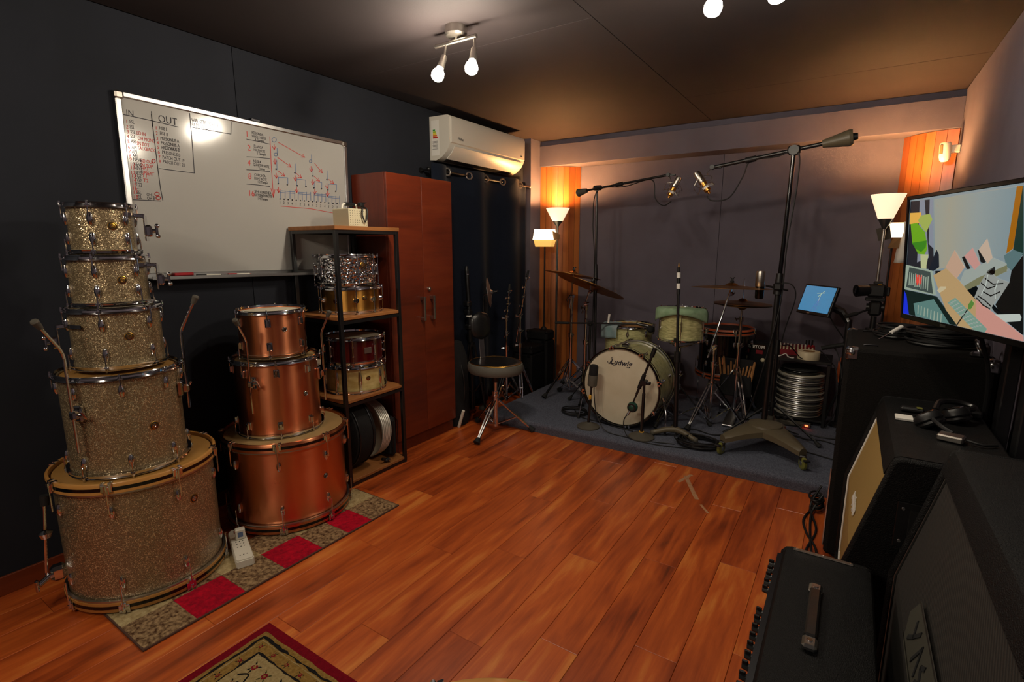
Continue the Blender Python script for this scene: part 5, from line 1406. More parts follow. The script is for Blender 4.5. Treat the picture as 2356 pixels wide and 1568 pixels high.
MB().box((-.545, 4.388, .575), (.05, .003, .03), ch=.001).build('red_panel', 'red_paint', am)

# ---- microphones and their stands
m1 = thing('mic_stand', 'short round based mic stand in front of the kick drum head', 'mic stand', (-1.51, 3.335, RZ))
round_base(m1, -1.51, 3.335, RZ, .082)
tube_part(m1, 'mast', (-1.51, 3.335, RZ + .03), (-1.502, 3.345, .29), .0105, 'black_metal')
MB().cyl((-1.502, 3.345, .29), (-1.500, 3.347, .385), .0075, n=10).build('upper_mast', 'black_metal', m1)
MB().box((-1.502, 3.335, .315), (.018, .02, .035), ch=.006).build('clip', 'yellow_plastic', m1)
mic1 = thing('microphone', 'large dark grey cylinder microphone before the kick drum', 'microphone', (-1.498, 3.35, .385))
Mm = Matrix.Translation((-1.496, 3.352, .398)) @ Matrix.Rotation(radians(4), 4, 'Y')
MB().lathe([(1e-5, 0), (.031, 0), (.034, .004), (.0345, .078), (.033, .082), (1e-5, .082)], 28, Mm).build('body', 'rubber_grey', mic1)
MB().lathe([(.0325, .082), (.0325, .138), (.030, .152), (.02, .158), (1e-5, .159)], 28, Mm).build('grille', 'black_cloth', mic1)
MB().box((-1.498, 3.35, .39), (.018, .018, .02), ch=.004).build('yoke', 'black_metal', mic1)
cable('mic_cable', 'thin cable hanging from the cylinder microphone to the carpet', [(-1.478, 3.345, .392), (-1.47, 3.335, .33), (-1.44, 3.32, .20), (-1.36, 3.30, .10), (-1.2, 3.285, .0895), (-1.02, 3.30, .0895), (-.88, 3.34, .0895)], .0038)

m2 = thing('mic_stand', 'round based mic stand with short boom beside the kick head', 'mic stand', (-1.112, 3.345, RZ))
round_base(m2, -1.112, 3.345, RZ, .088)
MB().cyl((-1.112, 3.345, RZ + .036), (-1.112, 3.345, RZ + .046), .017, n=14).build('yellow_ring', 'yellow_plastic', m2)
tube_part(m2, 'mast', (-1.112, 3.345, RZ + .03), (-1.112, 3.355, .40), .0115, 'black_metal')
tube_part(m2, 'upper_mast', (-1.112, 3.355, .38), (-1.112, 3.358, .475), .008, 'black_metal')
MB().cyl((-1.112, 3.335, .475), (-1.112, 3.385, .475), .02, n=14).box((-1.085, 3.36, .475), (.03, .03, .022), ch=.005).build('boom_joint', 'black_metal', m2)
tube_part(m2, 'boom', (-1.055, 3.372, .72), (-1.165, 3.362, .385), .0085, 'black_metal')
MB().cyl((-1.055, 3.372, .72), (-1.075, 3.37, .66), .015, n=12).build('boom_weight', 'black_plastic', m2)
MB().cyl((-1.118, 3.367, .53), (-1.15, 3.363, .43), .014, n=12).build('boom_clutch', 'black_plastic', m2)
tube_part(m2, 'gooseneck', (-1.165, 3.362, .385), (-1.185, 3.36, .325), .006, 'black_metal')
mic2 = thing('microphone', 'dark green round microphone on the short boom at kick head', 'microphone', (-1.19, 3.36, .30))
MB().ball((-1.19, 3.362, .288), .038, (1, .85, 1), 18).build('grille', 'green_plastic', mic2)
MB().cyl((-1.19, 3.335, .288), (-1.19, 3.375, .288), .030, n=18).build('body', 'black_plastic', mic2)
MB().cyl((-1.20, 3.34, .262), (-1.215, 3.33, .235), .009, n=10).build('connector', 'chrome_worn', mic2)
cable('mic_cable', 'cable hanging from the green microphone to the carpet', [(-1.216, 3.328, .235), (-1.235, 3.322, .19), (-1.22, 3.31, .12), (-1.15, 3.265, .0905), (-.98, 3.262, .0895), (-.82, 3.30, .0895), (-.70, 3.36, .0895)], .0038)

m3 = thing('mic_stand', 'tall straight mic stand with taped top right of the kick', 'mic stand', (-.918, 3.485, RZ))
for k, a_ in enumerate((radians(-160), radians(-15), radians(110))):
    d_ = Vector((cos(a_), sin(a_), 0)); c_ = Vector((-.918, 3.485, RZ))
    lgm = MB().tube([c_ + Vector((0, 0, .055)), c_ + d_ * .06 + Vector((0, 0, .05)), c_ + d_ * .15 + Vector((0, 0, .022))], [.024, .02, .017], 12).build('foot', 'olive_base', m3)
    MB().ball(c_ + d_ * .152 + Vector((0, 0, .0205)), .020, (1, 1, 1), 12).build('foot_pad', 'rubber_grey', lgm)
tube_part(m3, 'lower_mast', (-.918, 3.485, RZ + .04), (-.936, 3.488, .66), .0155, 'black_metal')
tube_part(m3, 'upper_mast', (-.936, 3.488, .64), (-.958, 3.492, 1.16), .0095, 'black_metal')
MB().cyl((-.935, 3.488, .62), (-.9365, 3.488, .69), .021, n=12).box((-.965, 3.488, .655), (.04, .012, .014), ch=.003).build('height_clamp', 'black_plastic', m3)
for k in range(5):
    z_ = 1.08 + k * .036
    x_ = -.9545 - (z_ - 1.08) * .042
    MB().cyl((x_, 3.4915, z_), (x_ - .0015, 3.4918, z_ + .035), .0125 if k < 4 else .009, n=12).build('tape_band', ('black_plastic', 'paper')[k % 2], m3)
MB().cyl((-.962, 3.493, 1.258), (-.963, 3.493, 1.285), .006, .002, n=10).build('tip', 'brass', m3)

# left overhead boom stand
ob = thing('boom_mic_stand', 'black boom mic stand over the left cymbals', 'mic stand', (-1.83, 4.16, RZ))
BX, BY = -1.835, 4.16
tripod(ob, (BX, BY), .34, .15, .28, RZ, radians(50), 'black_metal', double=False)
tube_part(ob, 'lower_mast', (BX, BY, RZ + .03), (BX - .018, BY, 1.15), .0125, 'black_metal')
tube_part(ob, 'upper_mast', (BX - .018, BY, 1.1), (BX - .03, BY, 1.865), .0095, 'black_metal')
MB().cyl((BX - .018, BY, 1.10), (BX - .020, BY, 1.24), .02, .014, n=14).build('height_clamp', 'black_plastic', ob)
MB().box((BX - .025, BY, 1.875), (.075, .035, .04), ch=.009).build('boom_joint', 'black_plastic', ob)
tube_part(ob, 'boom', (-2.0, 4.16, 1.855), (-1.24, 4.06, 1.925), .0085, 'black_metal')
MB().cyl((-1.955, 4.154, 1.859), (-2.04, 4.165, 1.845), .018, .034, n=18).cyl((-2.04, 4.165, 1.845), (-2.05, 4.1665, 1.843), .034, .026, n=18).build('counterweight', 'rubber_grey', ob)
MB().cyl((-1.62, 4.11, 1.89), (-1.68, 4.118, 1.884), .0155, n=12).build('boom_clutch', 'black_plastic', ob)
cable('mic_cable', 'cable running down the left overhead boom stand', [(-1.20, 4.045, 1.73), (-1.26, 4.05, 1.70), (-1.33, 4.06, 1.76), (-1.37, 4.075, 1.90), (-1.6, 4.12, 1.868), (-1.85, 4.14, 1.85), (-1.885, 4.142, 1.6), (-1.862, 4.14, 1.3), (-1.86, 4.14, .9), (-1.84, 4.10, .4), (-1.80, 4.02, .095)], .004)

def spider_mic(label, label2, c, axis, arm):
    c = Vector(c)
    t = thing('microphone', label, 'microphone', tuple(c))
    M, _ = frame(c, c + Vector(axis))
    MB().lathe([(1e-5, -.085), (.008, -.085), (.010, -.07), (.021, -.062), (.022, .0), (1e-5, .0)], 22, M).build('body', 'gold_brushed', t)
    MB().lathe([(.022, .001), (.0235, .01), (.0235, .07), (.019, .083), (1e-5, .086)], 22, M @ Matrix.Diagonal((1, .8, 1, 1))).build('grille', 'nickel', t)
    MB().lathe([(.0215, -.045), (.0225, -.045), (.0225, -.03), (.0215, -.03)], 20, M, closed=True).build('white_band', 'paper', t)
    s = thing('shock_mount', label2, 'shock mount', tuple(c))
    w = MB()
    N = 10
    for zz, ph in ((-.035, 0), (.02, pi / 5)):
        pts = [(( .062 if k % 2 == 0 else .034) * cos(2 * pi * k / N + ph), (.062 if k % 2 == 0 else .034) * sin(2 * pi * k / N + ph), zz + (.012 if k % 2 else -.012)) for k in range(N)]
        w.tube([M @ Vector(p) for p in pts], .0018, 5, closed=True)
    for k in range(5):
        a = 2 * pi * k / 5
        w.tube([M @ Vector((.062 * cos(a), .062 * sin(a), -.045)), M @ Vector((.066 * cos(a + .3), .066 * sin(a + .3), -.005)), M @ Vector((.062 * cos(a + pi / 5), .062 * sin(a + pi / 5), .01))], .0018, 5)
    w.build('wire_cage', 'nickel', s)
    A = Vector(arm)
    MB().tube([A, A.lerp(c, .5) + Vector((0, -.01, .01)), c + (A - c).normalized() * .055], .0035, 6).build('mount_arm', 'nickel', s)
    MB().cyl(A + Vector((0, -.016, 0)), A + Vector((0, .016, 0)), .014, n=14).box(A + Vector((.03, 0, -.004)), (.05, .012, .012), ch=.003).build('clamp_knob', 'black_plastic', s)
spider_mic('gold condenser microphone at the end of the left overhead boom', 'silver wire shock mount on the left overhead boom', (-1.185, 4.045, 1.83), (.42, .1, .9), (-1.235, 4.055, 1.925))
spider_mic('gold condenser microphone at the end of the rolling stand boom', 'silver wire shock mount on the rolling stand boom', (-.868, 3.595, 1.80), (-.55, -.05, .83), (-.815, 3.60, 1.893))

# rolling studio boom stand
rs = thing('rolling_boom_stand', 'heavy rolling studio boom stand with arched olive base on castors', 'mic stand', (-.385, 3.60, RZ))
CEN = Vector((-.372, 3.575, 0))
tips = [Vector((-.585, 3.355, 0)), Vector((-.135, 3.375, 0)), Vector((-.295, 3.80, 0))]
bm_ = MB()
Nn = 10
base_parts = []
for tp in tips:
    d = (tp - CEN); Ld = d.length; u = d / Ld; s = Vector((-u.y, u.x, 0))
    vs = []; fs = []
    for i in range(Nn + 1):
        f = i / Nn
        w = .085 * (1 - f) ** 1.2 + .034
        zt = RZ + .172 - .050 * f ** 2
        th_ = .040 + .012 * (1 - f)
        if f > .92: w *= .8
        p = CEN + u * (Ld * f)
        ring_ = [(-w, zt - th_), (-w, zt - .012), (-w * .7, zt - .002), (0, zt + .006), (w * .7, zt - .002), (w, zt - .012), (w, zt - th_)]
        for (o_, z_) in ring_:
            q = p + s * o_; vs.append((q.x, q.y, z_))
    K = 7
    for i in range(Nn):
        for k in range(K):
            fs.append((i * K + k, i * K + (k + 1) % K, (i + 1) * K + (k + 1) % K, (i + 1) * K + k))
    fs += [tuple(range(K)), tuple(range(Nn * K, (Nn + 1) * K))]
    bm_.add(vs, fs)
bm_.lathe([(1e-5, RZ + .20), (.035, RZ + .197), (.10, RZ + .178), (.115, RZ + .135)], 28, Matrix.Translation((CEN.x, CEN.y, 0)))
bm_.build('base', 'olive_base', rs)
for k, tp in enumerate(tips):
    a = atan2(tp.y - CEN.y, tp.x - CEN.x) + (.5, -.4, 1.2)[k]
    u = Vector((cos(a), sin(a), 0)); s = Vector((-u.y, u.x, 0))
    c_ = tp + u * .012 + Vector((0, 0, RZ + .0405))
    M, _ = frame(c_ - s * .012, c_ + s * .012)
    cs = MB().box(tp + Vector((0, 0, RZ + .076)), (.04, .04, .022), ch=.006).box(c_ - u * .012 + Vector((0, 0, .028)), (.036, .036, .03), ch=.008).build('castor_fork', 'black_metal', rs)
    MB().lathe([(.012, 0), (.033, 0), (.040, .005), (.040, .019), (.033, .024), (.012, .024)], 24, M, closed=True).build('wheel', 'wheel', cs)
    MB().lathe([(1e-5, -.002), (.014, -.002), (.014, .026), (1e-5, .026)], 16, M).build('axle', 'alu', cs)
    MB().box(c_ + u * .045 + Vector((0, 0, .030)), (.026, .034, .010), Matrix.Translation(c_ + u * .045) @ rotz(a) @ Matrix.Translation(-(c_ + u * .045)), ch=.002).build('brake_lever', 'black_plastic', cs)
tube_part(rs, 'lower_mast', (-.385, 3.60, RZ + .15), (-.372, 3.60, 1.14), .0165, 'black_metal', 16)
tube_part(rs, 'upper_mast', (-.372, 3.60, 1.10), (-.357, 3.60, 1.95), .0125, 'black_gloss', 16)
MB().cyl((-.373, 3.60, 1.10), (-.371, 3.60, 1.23), .028, .020, n=16).box((-.373, 3.57, 1.15), (.05, .03, .05), ch=.01).build('height_clamp', 'black_metal', rs)
MB().cyl((-.357, 3.57, 1.952), (-.357, 3.63, 1.952), .028, n=18).box((-.357, 3.60, 1.955), (.07, .045, .05), ch=.01).build('boom_joint', 'black_plastic', rs)
tube_part(rs, 'boom', (-.80, 3.60, 1.893), (-.10, 3.60, 1.992), .0115, 'black_metal')
MB().cyl((-.62, 3.60, 1.917), (-.56, 3.60, 1.926), .018, n=14).build('boom_clutch', 'black_plastic', rs)
MB().cyl((-.215, 3.60, 1.974), (-.085, 3.60, 1.994), .021, .046, n=24).cyl((-.085, 3.60, 1.994), (-.068, 3.60, 1.9965), .047, .042, n=24).build('counterweight', 'olive_base', rs)
MB().cyl((-.068, 3.60, 1.9965), (-.045, 3.60, 2.0), .022, .018, n=16).build('weight_knob', 'black_plastic', rs)
cable('mic_cable', 'cable looping from the right condenser down the rolling stand', [(-.838, 3.60, 1.715), (-.80, 3.60, 1.685), (-.70, 3.60, 1.70), (-.63, 3.60, 1.82), (-.59, 3.60, 1.912), (-.45, 3.595, 1.925), (-.335, 3.58, 1.94), (-.322, 3.58, 1.75), (-.345, 3.578, 1.4), (-.35, 3.58, 1.05), (-.40, 3.56, .70), (-.46, 3.60, .40), (-.52, 3.70, .20), (-.55, 3.78, .092)], .0042)

# tube microphone with its own stand right of the hi-hat
ts_ = thing('mic_stand', 'slim black mic stand with long leg behind the rolling stand', 'mic stand', (-.375, 3.93, RZ))
tripod(ts_, (-.375, 3.93), .30, .16, .33, RZ, radians(-22), 'black_metal', double=False, legw=.016)
tube_part(ts_, 'lower_mast', (-.375, 3.93, RZ + .04), (-.378, 3.93, .70), .0125, 'black_metal')
tube_part(ts_, 'upper_mast', (-.378, 3.93, .68), (-.396, 3.94, 1.11), .008, 'black_metal')
MB().cyl((-.378, 3.93, .66), (-.379, 3.93, .76), .019, .014, n=14).build('height_clamp', 'black_plastic', ts_)
MB().box((-.396, 3.94, 1.115), (.04, .03, .03), ch=.008).cyl((-.396, 3.915, 1.115), (-.396, 3.965, 1.115), .012, n=12).build('boom_joint', 'black_plastic', ts_)
tube_part(ts_, 'boom', (-.48, 3.90, 1.13), (-.35, 3.955, 1.10), .007, 'black_metal')
MB().cyl((-.375, 3.93, RZ + .06), (-.375, 3.93, RZ + .13), .022, n=14).build('leg_collar', 'rubber_grey', ts_)
tm = thing('microphone', 'upright tube microphone with nickel grille near the ride cymbal', 'microphone', (-.512, 3.89, 1.04))
MB().lathe([(1e-5, 1.125), (.0285, 1.125), (.030, 1.13), (.030, 1.215), (.026, 1.228), (1e-5, 1.232)], 24, Matrix.Translation((-.517, 3.89, 0))).build('grille', 'nickel', tm)
MB().lathe([(1e-5, 1.04), (.024, 1.04), (.028, 1.05), (.030, 1.125), (1e-5, 1.125)], 24, Matrix.Translation((-.515, 3.89, 0))).build('body', 'black_gloss', tm)
cable('mic_cable', 'cable curving from the tube microphone stand to the mixer', [(-.42, 3.94, 1.15), (-.33, 3.95, 1.14), (-.30, 3.96, 1.05), (-.34, 3.96, .86), (-.355, 3.96, .73), (-.31, 4.03, .71), (-.25, 4.2, .60), (-.24, 4.33, .585)], .0038)

# low boom reaching over the floor tom
lb = thing('boom_mic_stand', 'short black boom mic stand reaching over the pearl floor tom', 'mic stand', (-1.765, 3.88, RZ))
tripod(lb, (-1.765, 3.88), .30, .15, .16, RZ, radians(70), 'black_metal', double=False)
tube_part(lb, 'mast', (-1.765, 3.88, RZ + .03), (-1.765, 3.88, .76), .010, 'black_metal')
MB().box((-1.765, 3.88, .765), (.04, .04, .035), ch=.009).build('boom_joint', 'black_plastic', lb)
tube_part(lb, 'boom', (-2.07, 3.85, .752), (-1.36, 3.86, .798), .0065, 'black_metal')
MB().cyl((-2.075, 3.85, .7517), (-1.95, 3.853, .759), .0105, n=12).build('grip', 'rubber', lb)
lm = thing('microphone', 'small black dynamic microphone over the pearl floor tom', 'microphone', (-1.32, 3.87, .79))
MB().cyl((-1.37, 3.868, .800), (-1.27, 3.875, .785), .011, .013, n=14).build('body', 'black_metal', lm)
MB().ball((-1.255, 3.876, .765), .030, (1, 1, .95), 16).build('pop_filter', 'black_cloth', lm)
fw = thing('felt_beater', 'short white beater stick standing on the floor tom stand', 'beater', (-1.60, 3.86, .775))
MB().cyl((-1.60, 3.862, .782), (-1.592, 3.862, .86), .008, .0095, n=12).build('tip', 'paper', fw)

# cables on the carpet
for k, (c_, R_, tn, ry, lab) in enumerate((((-.745, 3.42, RZ + .006), .125, 9, .10, 'thick coil of black cable at the front edge of the riser'),
                                     ((-1.745, 3.58, RZ + .005), .10, 4, .085, 'loose loop of black cable left of the kick drum'))):
    m = MB().tube(spline(coil_pts(c_, R_, tn, .0048, .02, 11 + k, ry), 2), .0045, 6)
    solo(m, 'cable_coil', 'cable', lab, 'cable', (c_[0], c_[1], RZ))
cable('floor_cable', 'black cable trailing behind the rolling stand base', [(-.62, 3.72, RZ + .005), (-.45, 3.80, RZ + .005), (-.25, 3.70, RZ + .005), (-.10, 3.66, RZ + .005), (.05, 3.62, RZ + .005), (.2, 3.66, RZ + .005)], .0045)
cable('floor_cable', 'black cable winding under the hi-hat stand', [(-1.0, 3.62, RZ + .005), (-.85, 3.70, RZ + .005), (-.70, 3.66, RZ + .005), (-.58, 3.78, RZ + .005), (-.50, 3.95, RZ + .005), (-.36, 4.06, RZ + .005), (-.2, 4.0, RZ + .005)], .0045)
cable('floor_cable', 'black cable running along the carpet toward the tall speaker cabinet', [(-.30, 3.98, RZ + .005), (-.15, 3.92, RZ + .005), (-.05, 3.95, RZ + .005), (.10, 3.88, RZ + .005), (.25, 3.9, RZ + .005)], .0045)
cable('floor_cable', 'black cable crossing the carpet in front of the drum rack', [(-.14, 4.30, RZ + .005), (-.19, 4.15, RZ + .005), (-.15, 4.05, RZ + .005), (-.02, 4.02, RZ + .005), (.15, 4.1, RZ + .005)], .004)
cable('floor_cable', 'black cable lying behind the short round based mic stand', [(-1.76, 3.62, RZ + .005), (-1.65, 3.50, RZ + .005), (-1.45, 3.47, RZ + .005), (-1.36, 3.44, RZ + .005), (-1.2, 3.42, RZ + .005)], .0045)

# ================================================================== RIGHT SIDE OF THE RISER
tb = thing('equipment_rack', 'low open black rack with mixer on top and drumheads inside', 'rack', (-.245, 4.46, RZ))
QA, QB, QC, QD = -.435, -.055, 4.245, 4.585
for x_ in (QA + .012, QB - .012):
    for y_ in (QC + .012, QD - .012):
        MB().box((x_, y_, .32), (.022, .022, .468), ch=.002).build('post', 'black_metal', tb)
MB().box(((QA + QB) / 2, (QC + QD) / 2, .5655), (QB - QA, QD - QC, .018), ch=.002).build('top_board', 'black_plastic', tb)
MB().box(((QA + QB) / 2, (QC + QD) / 2, .125), (QB - QA - .01, QD - QC - .01, .014), ch=.002).build('shelf_board', 'black_plastic', tb)
for k in range(22):
    z_ = .1335 + k * .0145
    o = thing('drumhead', 'spare drumhead with silver rim in the stack inside the rack', 'drumhead', (-.245 + random.uniform(-.006, .006), 4.417 + random.uniform(-.004, .004), z_), (random.uniform(-.01, .01) if k % 7 == 6 else 0, 0, random.uniform(0, 6)), 'spare drumheads stacked inside the rack', world=False)
    if k == 0:
        rim = MB().lathe([(.148, 0), (.157, .0005), (.160, .005), (.1585, .0095), (.154, .0105), (.148, .0095)], 44, closed=True).build('rim', 'alu_ring', o)
        skn = MB().lathe([(1e-5, .0115), (.143, .0115), (.149, .009)], 44).build('skin', 'head_coated', o)
    else:
        for src in (rim, skn):
            c = src.copy(); COL.objects.link(c); c.parent = o
            if src is rim and k % 3:
                c.material_slots[0].link = 'OBJECT'; c.material_slots[0].material = MATS[('chrome_worn', 'alu')[k % 3 - 1]]
for k in range(3):
    o = MB().lathe([(1e-5, 0), (.135, 0), (.138, .004), (.135, .010), (.02, .013), (1e-5, .013)], 40).build('practice_pad', 'black_gloss' if k % 2 else 'rubber', None, origin=(0, 0, 0))
    o.location = (-.258 + .006 * k, 4.417, .4535 + .0135 * k)
    tag(o, 'flat black rubber pad on top of the drumheads in the rack', 'pad', 'black pads inside the rack')
mx = thing('audio_mixer', 'small red audio mixer with pale knobs on the rack', 'mixer', (-.315, 4.47, .5745))
Mmx = Matrix.Translation((-.300, 4.475, .5755)) @ rotz(radians(4))
poly = [(-.075, 0), (-.075, .038), (.075, .062), (.075, 0)]
MB().prism(poly, -.125, .125, Mmx @ Matrix(((0, 0, 1, 0), (1, 0, 0, 0), (0, 1, 0, 0), (0, 0, 0, 1)))).build('chassis', 'red_paint', mx)
for i in range(10):
    for j in range(4):
        u, v = -.108 + i * .024, -.058 + j * .03
        z_ = .050 + .16 * v
        mm = MB().cyl(Mmx @ Vector((u, v, z_ - .001)), Mmx @ Vector((u, v - .002, z_ + .017)), .0065, .0052, n=10)
        mm.build('knob', ('cream_paint', 'white_plastic', 'red_plastic')[0 if j < 2 else (2 if i > 7 else 1)], mx)
for k in range(3):
    MB().cyl(Mmx @ Vector((.065 + k * .02, .062, .058)), Mmx @ Vector((.065 + k * .02, .06, .105)), .006, n=10).build('jack_plug', 'black_plastic', mx)
tp = thing('tape_roll', 'roll of cream masking tape on the front of the rack', 'tape', (-.205, 4.345, .5745))
MB().lathe([(.040, .575), (.073, .575), (.074, .577), (.074, .630), (.073, .632), (.040, .632)], 40, Matrix.Translation((-.205, 4.323, 0)), closed=True).build('tape', 'tape', tp)
MB().lathe([(.037, .5755), (.0405, .5755), (.0405, .6315), (.037, .6315)], 32, Matrix.Translation((-.205, 4.323, 0)), closed=True).build('core', 'kraft', tp)
cable('cable_tie', 'short white cable clip in front of the red mixer', [(-.425, 4.275, .578), (-.39, 4.28, .583), (-.355, 4.30, .60), (-.335, 4.285, .583), (-.31, 4.275, .578), (-.295, 4.28, .579)], .004, 'paper', 'clip')
pw = thing('power_strip', 'dark power strip with glowing red switch under the rack', 'power strip', (-.29, 4.275, RZ))
MB().box((-.29, 4.21, RZ + .016), (.30, .045, .03), ch=.004).build('housing', 'rubber_grey', pw)
MB().box((-.165, 4.1865, RZ + .017), (.020, .004, .012), ch=.001).build('switch', 'led_red', pw)
for k in range(4):
    MB().box((-.40 + k * .045, 4.21, RZ + .0455), (.028, .03, .028), ch=.006).build('plug', 'black_plastic', pw)
for k, pts in enumerate(([(-.05, 4.25, RZ + .005), (.0, 4.22, .25), (-.02, 4.30, .50), (-.08, 4.36, .58), (-.14, 4.42, .63)],
                         [(.02, 4.20, RZ + .005), (.03, 4.26, .30), (.0, 4.34, .55), (-.05, 4.40, .66), (-.10, 4.42, .64)],
                         [(.05, 4.3, RZ + .005), (.045, 4.33, .35), (.06, 4.38, .62), (.0, 4.36, .74), (-.06, 4.33, .83), (-.10, 4.32, .90)])):
    cable('hanging_cable', ('black cable rising from the carpet to the mixer', 'thin black cable looping beside the rack', 'black cable hanging from the blue screen monitor')[k], pts, .004)
bkt = thing('cable_bag', 'orange cloth bag hanging between the rack and tall cabinet', 'bag', (.035, 4.42, .42))
MB().lathe([(1e-5, .40), (.045, .40), (.055, .45), (.05, .56), (.03, .60), (1e-5, .605)], 16, Matrix.Translation((.035, 4.44, 0)) @ Matrix.Diagonal((1, .5, 1, 1))).build('bag_body', 'orange_hoop', bkt)
MB().tube(spline([(.015, 4.44, .59), (.03, 4.45, .66), (.06, 4.44, .59)], 5), .003, 6).build('loop', 'black_cloth', bkt)

# tilted monitor on an arm
P4, P3, P1 = Vector((-.324, 4.42, .906)), Vector((-.110, 4.21, .903)), Vector((-.271, 4.46, 1.118))
W_, H_ = P3 - P4, P1 - P4
H_ = H_ - W_ * (H_.dot(W_) / W_.dot(W_))
Mo = basis(P4, W_, H_); wl_, hl_ = W_.length, H_.length
mo = thing('monitor', 'tilted flat monitor showing a blue screen beside the rack', 'monitor', (.02, 4.36, RZ))
MB().box((wl_ / 2, hl_ / 2, -.012), (wl_, hl_, .024), Mo, ch=.003).build('bezel', 'black_plastic', mo)
MB().box((wl_ / 2, hl_ / 2 + .006, .0008), (wl_ - .024, hl_ - .034, .0016), Mo).build('screen', 'screen_blue', mo)
mat('screen_violet', '#5a70a8', .3, emit='#5a74b8', estr=.25)
mat('screen_pale', '#9fb29a', .3, emit='#a8bda4', estr=.3)
strokes('screen_figure', [[(wl_ * .44, hl_ * .08), (wl_ * .55, hl_ * .45), (wl_ * .58, hl_ * .70)], [(wl_ * .56, hl_ * .12), (wl_ * .58, hl_ * .45), (wl_ * .58, hl_ * .7)]], .004, Mo @ Matrix.Translation((0, 0, .0017)), 'screen_violet', mo)
strokes('screen_figure', [[(wl_ * .57, hl_ * .48), (wl_ * .585, hl_ * .75)], [(wl_ * .46, hl_ * .72), (wl_ * .585, hl_ * .74), (wl_ * .68, hl_ * .76)], [(wl_ * .52, hl_ * .62), (wl_ * .66, hl_ * .82)]], .004, Mo @ Matrix.Translation((0, 0, .002)), 'screen_pale', mo)
MB().box((wl_ * .38, .009, .0006), (.022, .004, .001), Mo).build('maker_mark', 'alu', mo)
bc = Mo @ Vector((wl_ / 2, hl_ / 2, -.024))
MB().box((wl_ / 2, hl_ / 2, -.04), (.11, .11, .035), Mo, ch=.008).build('mount_plate', 'black_plastic', mo)
MB().tube([bc, Vector((-.03, 4.40, .93)), Vector((.02, 4.37, .86))], [.03, .028, .024], 10).build('arm', 'black_metal', mo)
MB().cyl((.02, 4.37, RZ + .02), (.02, 4.37, .88), .02, n=14).build('pole', 'black_metal', mo)
MB().lathe([(1e-5, 0), (.06, 0), (.06, .012), (.03, .03), (1e-5, .03)], 28, Matrix.Translation((.02, 4.37, RZ))).build('base', 'black_metal', mo)
MB().tube([(.02, 4.37, .70), (-.09, 4.36, .67), (-.13, 4.36, .655)], .016, 8).build('side_bar', 'rubber', mo)

# video camera on a tripod
vt = thing('camera_tripod', 'black fluid head tripod behind the tall speaker cabinet', 'tripod', (.155, 4.22, RZ))
vx, vy = .155, 4.22
for k in range(3):
    a = radians(30 + 120 * k)
    d_ = Vector((cos(a), sin(a), 0))
    p0, p1 = Vector((vx, vy, .82)) + d_ * .03, Vector((vx, vy, RZ + .012)) + d_ * .26
    lg = MB().tube([p0, p0.lerp(p1, .55)], .014, 8).tube([p0.lerp(p1, .5), p1], .009, 8).build('leg', 'black_metal', vt)
    MB().cyl(p1, p1 - Vector((0, 0, .0115)), .011, .013, n=10).build('rubber_foot', 'rubber', lg)
MB().cyl((vx, vy, .72), (vx, vy, .93), .018, n=12).build('centre_column', 'black_metal', vt)
MB().cyl((vx, vy, .80), (vx, vy, .85), .04, n=14).build('spider', 'black_plastic', vt)
MB().box((vx, vy, .985), (.075, .07, .10), ch=.015).cyl((vx - .05, vy, .99), (vx + .05, vy, .99), .026, n=14).box((vx - .005, vy, 1.045), (.11, .06, .022), ch=.004).build('fluid_head', 'black_metal', vt)
MB().tube([(vx - .02, vy - .02, .985), (.07, 4.16, .955), (.045, 4.145, .945)], .007, 8).build('pan_arm', 'black_metal', vt)
MB().cyl((.06, 4.153, .951), (-.005, 4.11, .93), .0125, .0145, n=12).build('pan_grip', 'rubber', vt)
MB().box((vx - .035, vy - .01, .80), (.018, .014, .06), ch=.004).build('red_tag', 'red_plastic', vt)
vc = thing('video_camera', 'small black video camera mounted on the fluid head tripod', 'camera', (vx, vy, 1.057))
MB().box((vx - .005, vy, 1.103), (.105, .07, .088), ch=.014).box((vx, vy, 1.155), (.05, .04, .02), ch=.006).build('body', 'black_plastic', vc)
MB().cyl((vx - .05, vy - .012, 1.105), (vx - .115, vy - .045, 1.10), .036, .040, n=20).build('lens', 'black_metal', vc)
MB().lathe([(.028, 0), (.041, 0), (.041, .006), (.028, .006)], 20, frame((vx - .112, vy - .0435, 1.1003), (vx - .177, vy - .077, 1.095))[0], closed=True).build('lens_ring', 'steel_dark', vc)
MB().ball((vx - .116, vy - .0455, 1.10), .028, (.3, 1, 1), 14).build('lens_glass', 'glass_dark', vc)
MB().box((vx + .01, vy - .036, 1.145), (.02, .004, .008)).build('badge', 'brass', vc)
MB().box((vx + .06, vy, 1.10), (.02, .05, .06), ch=.006).build('viewfinder', 'black_plastic', vc)

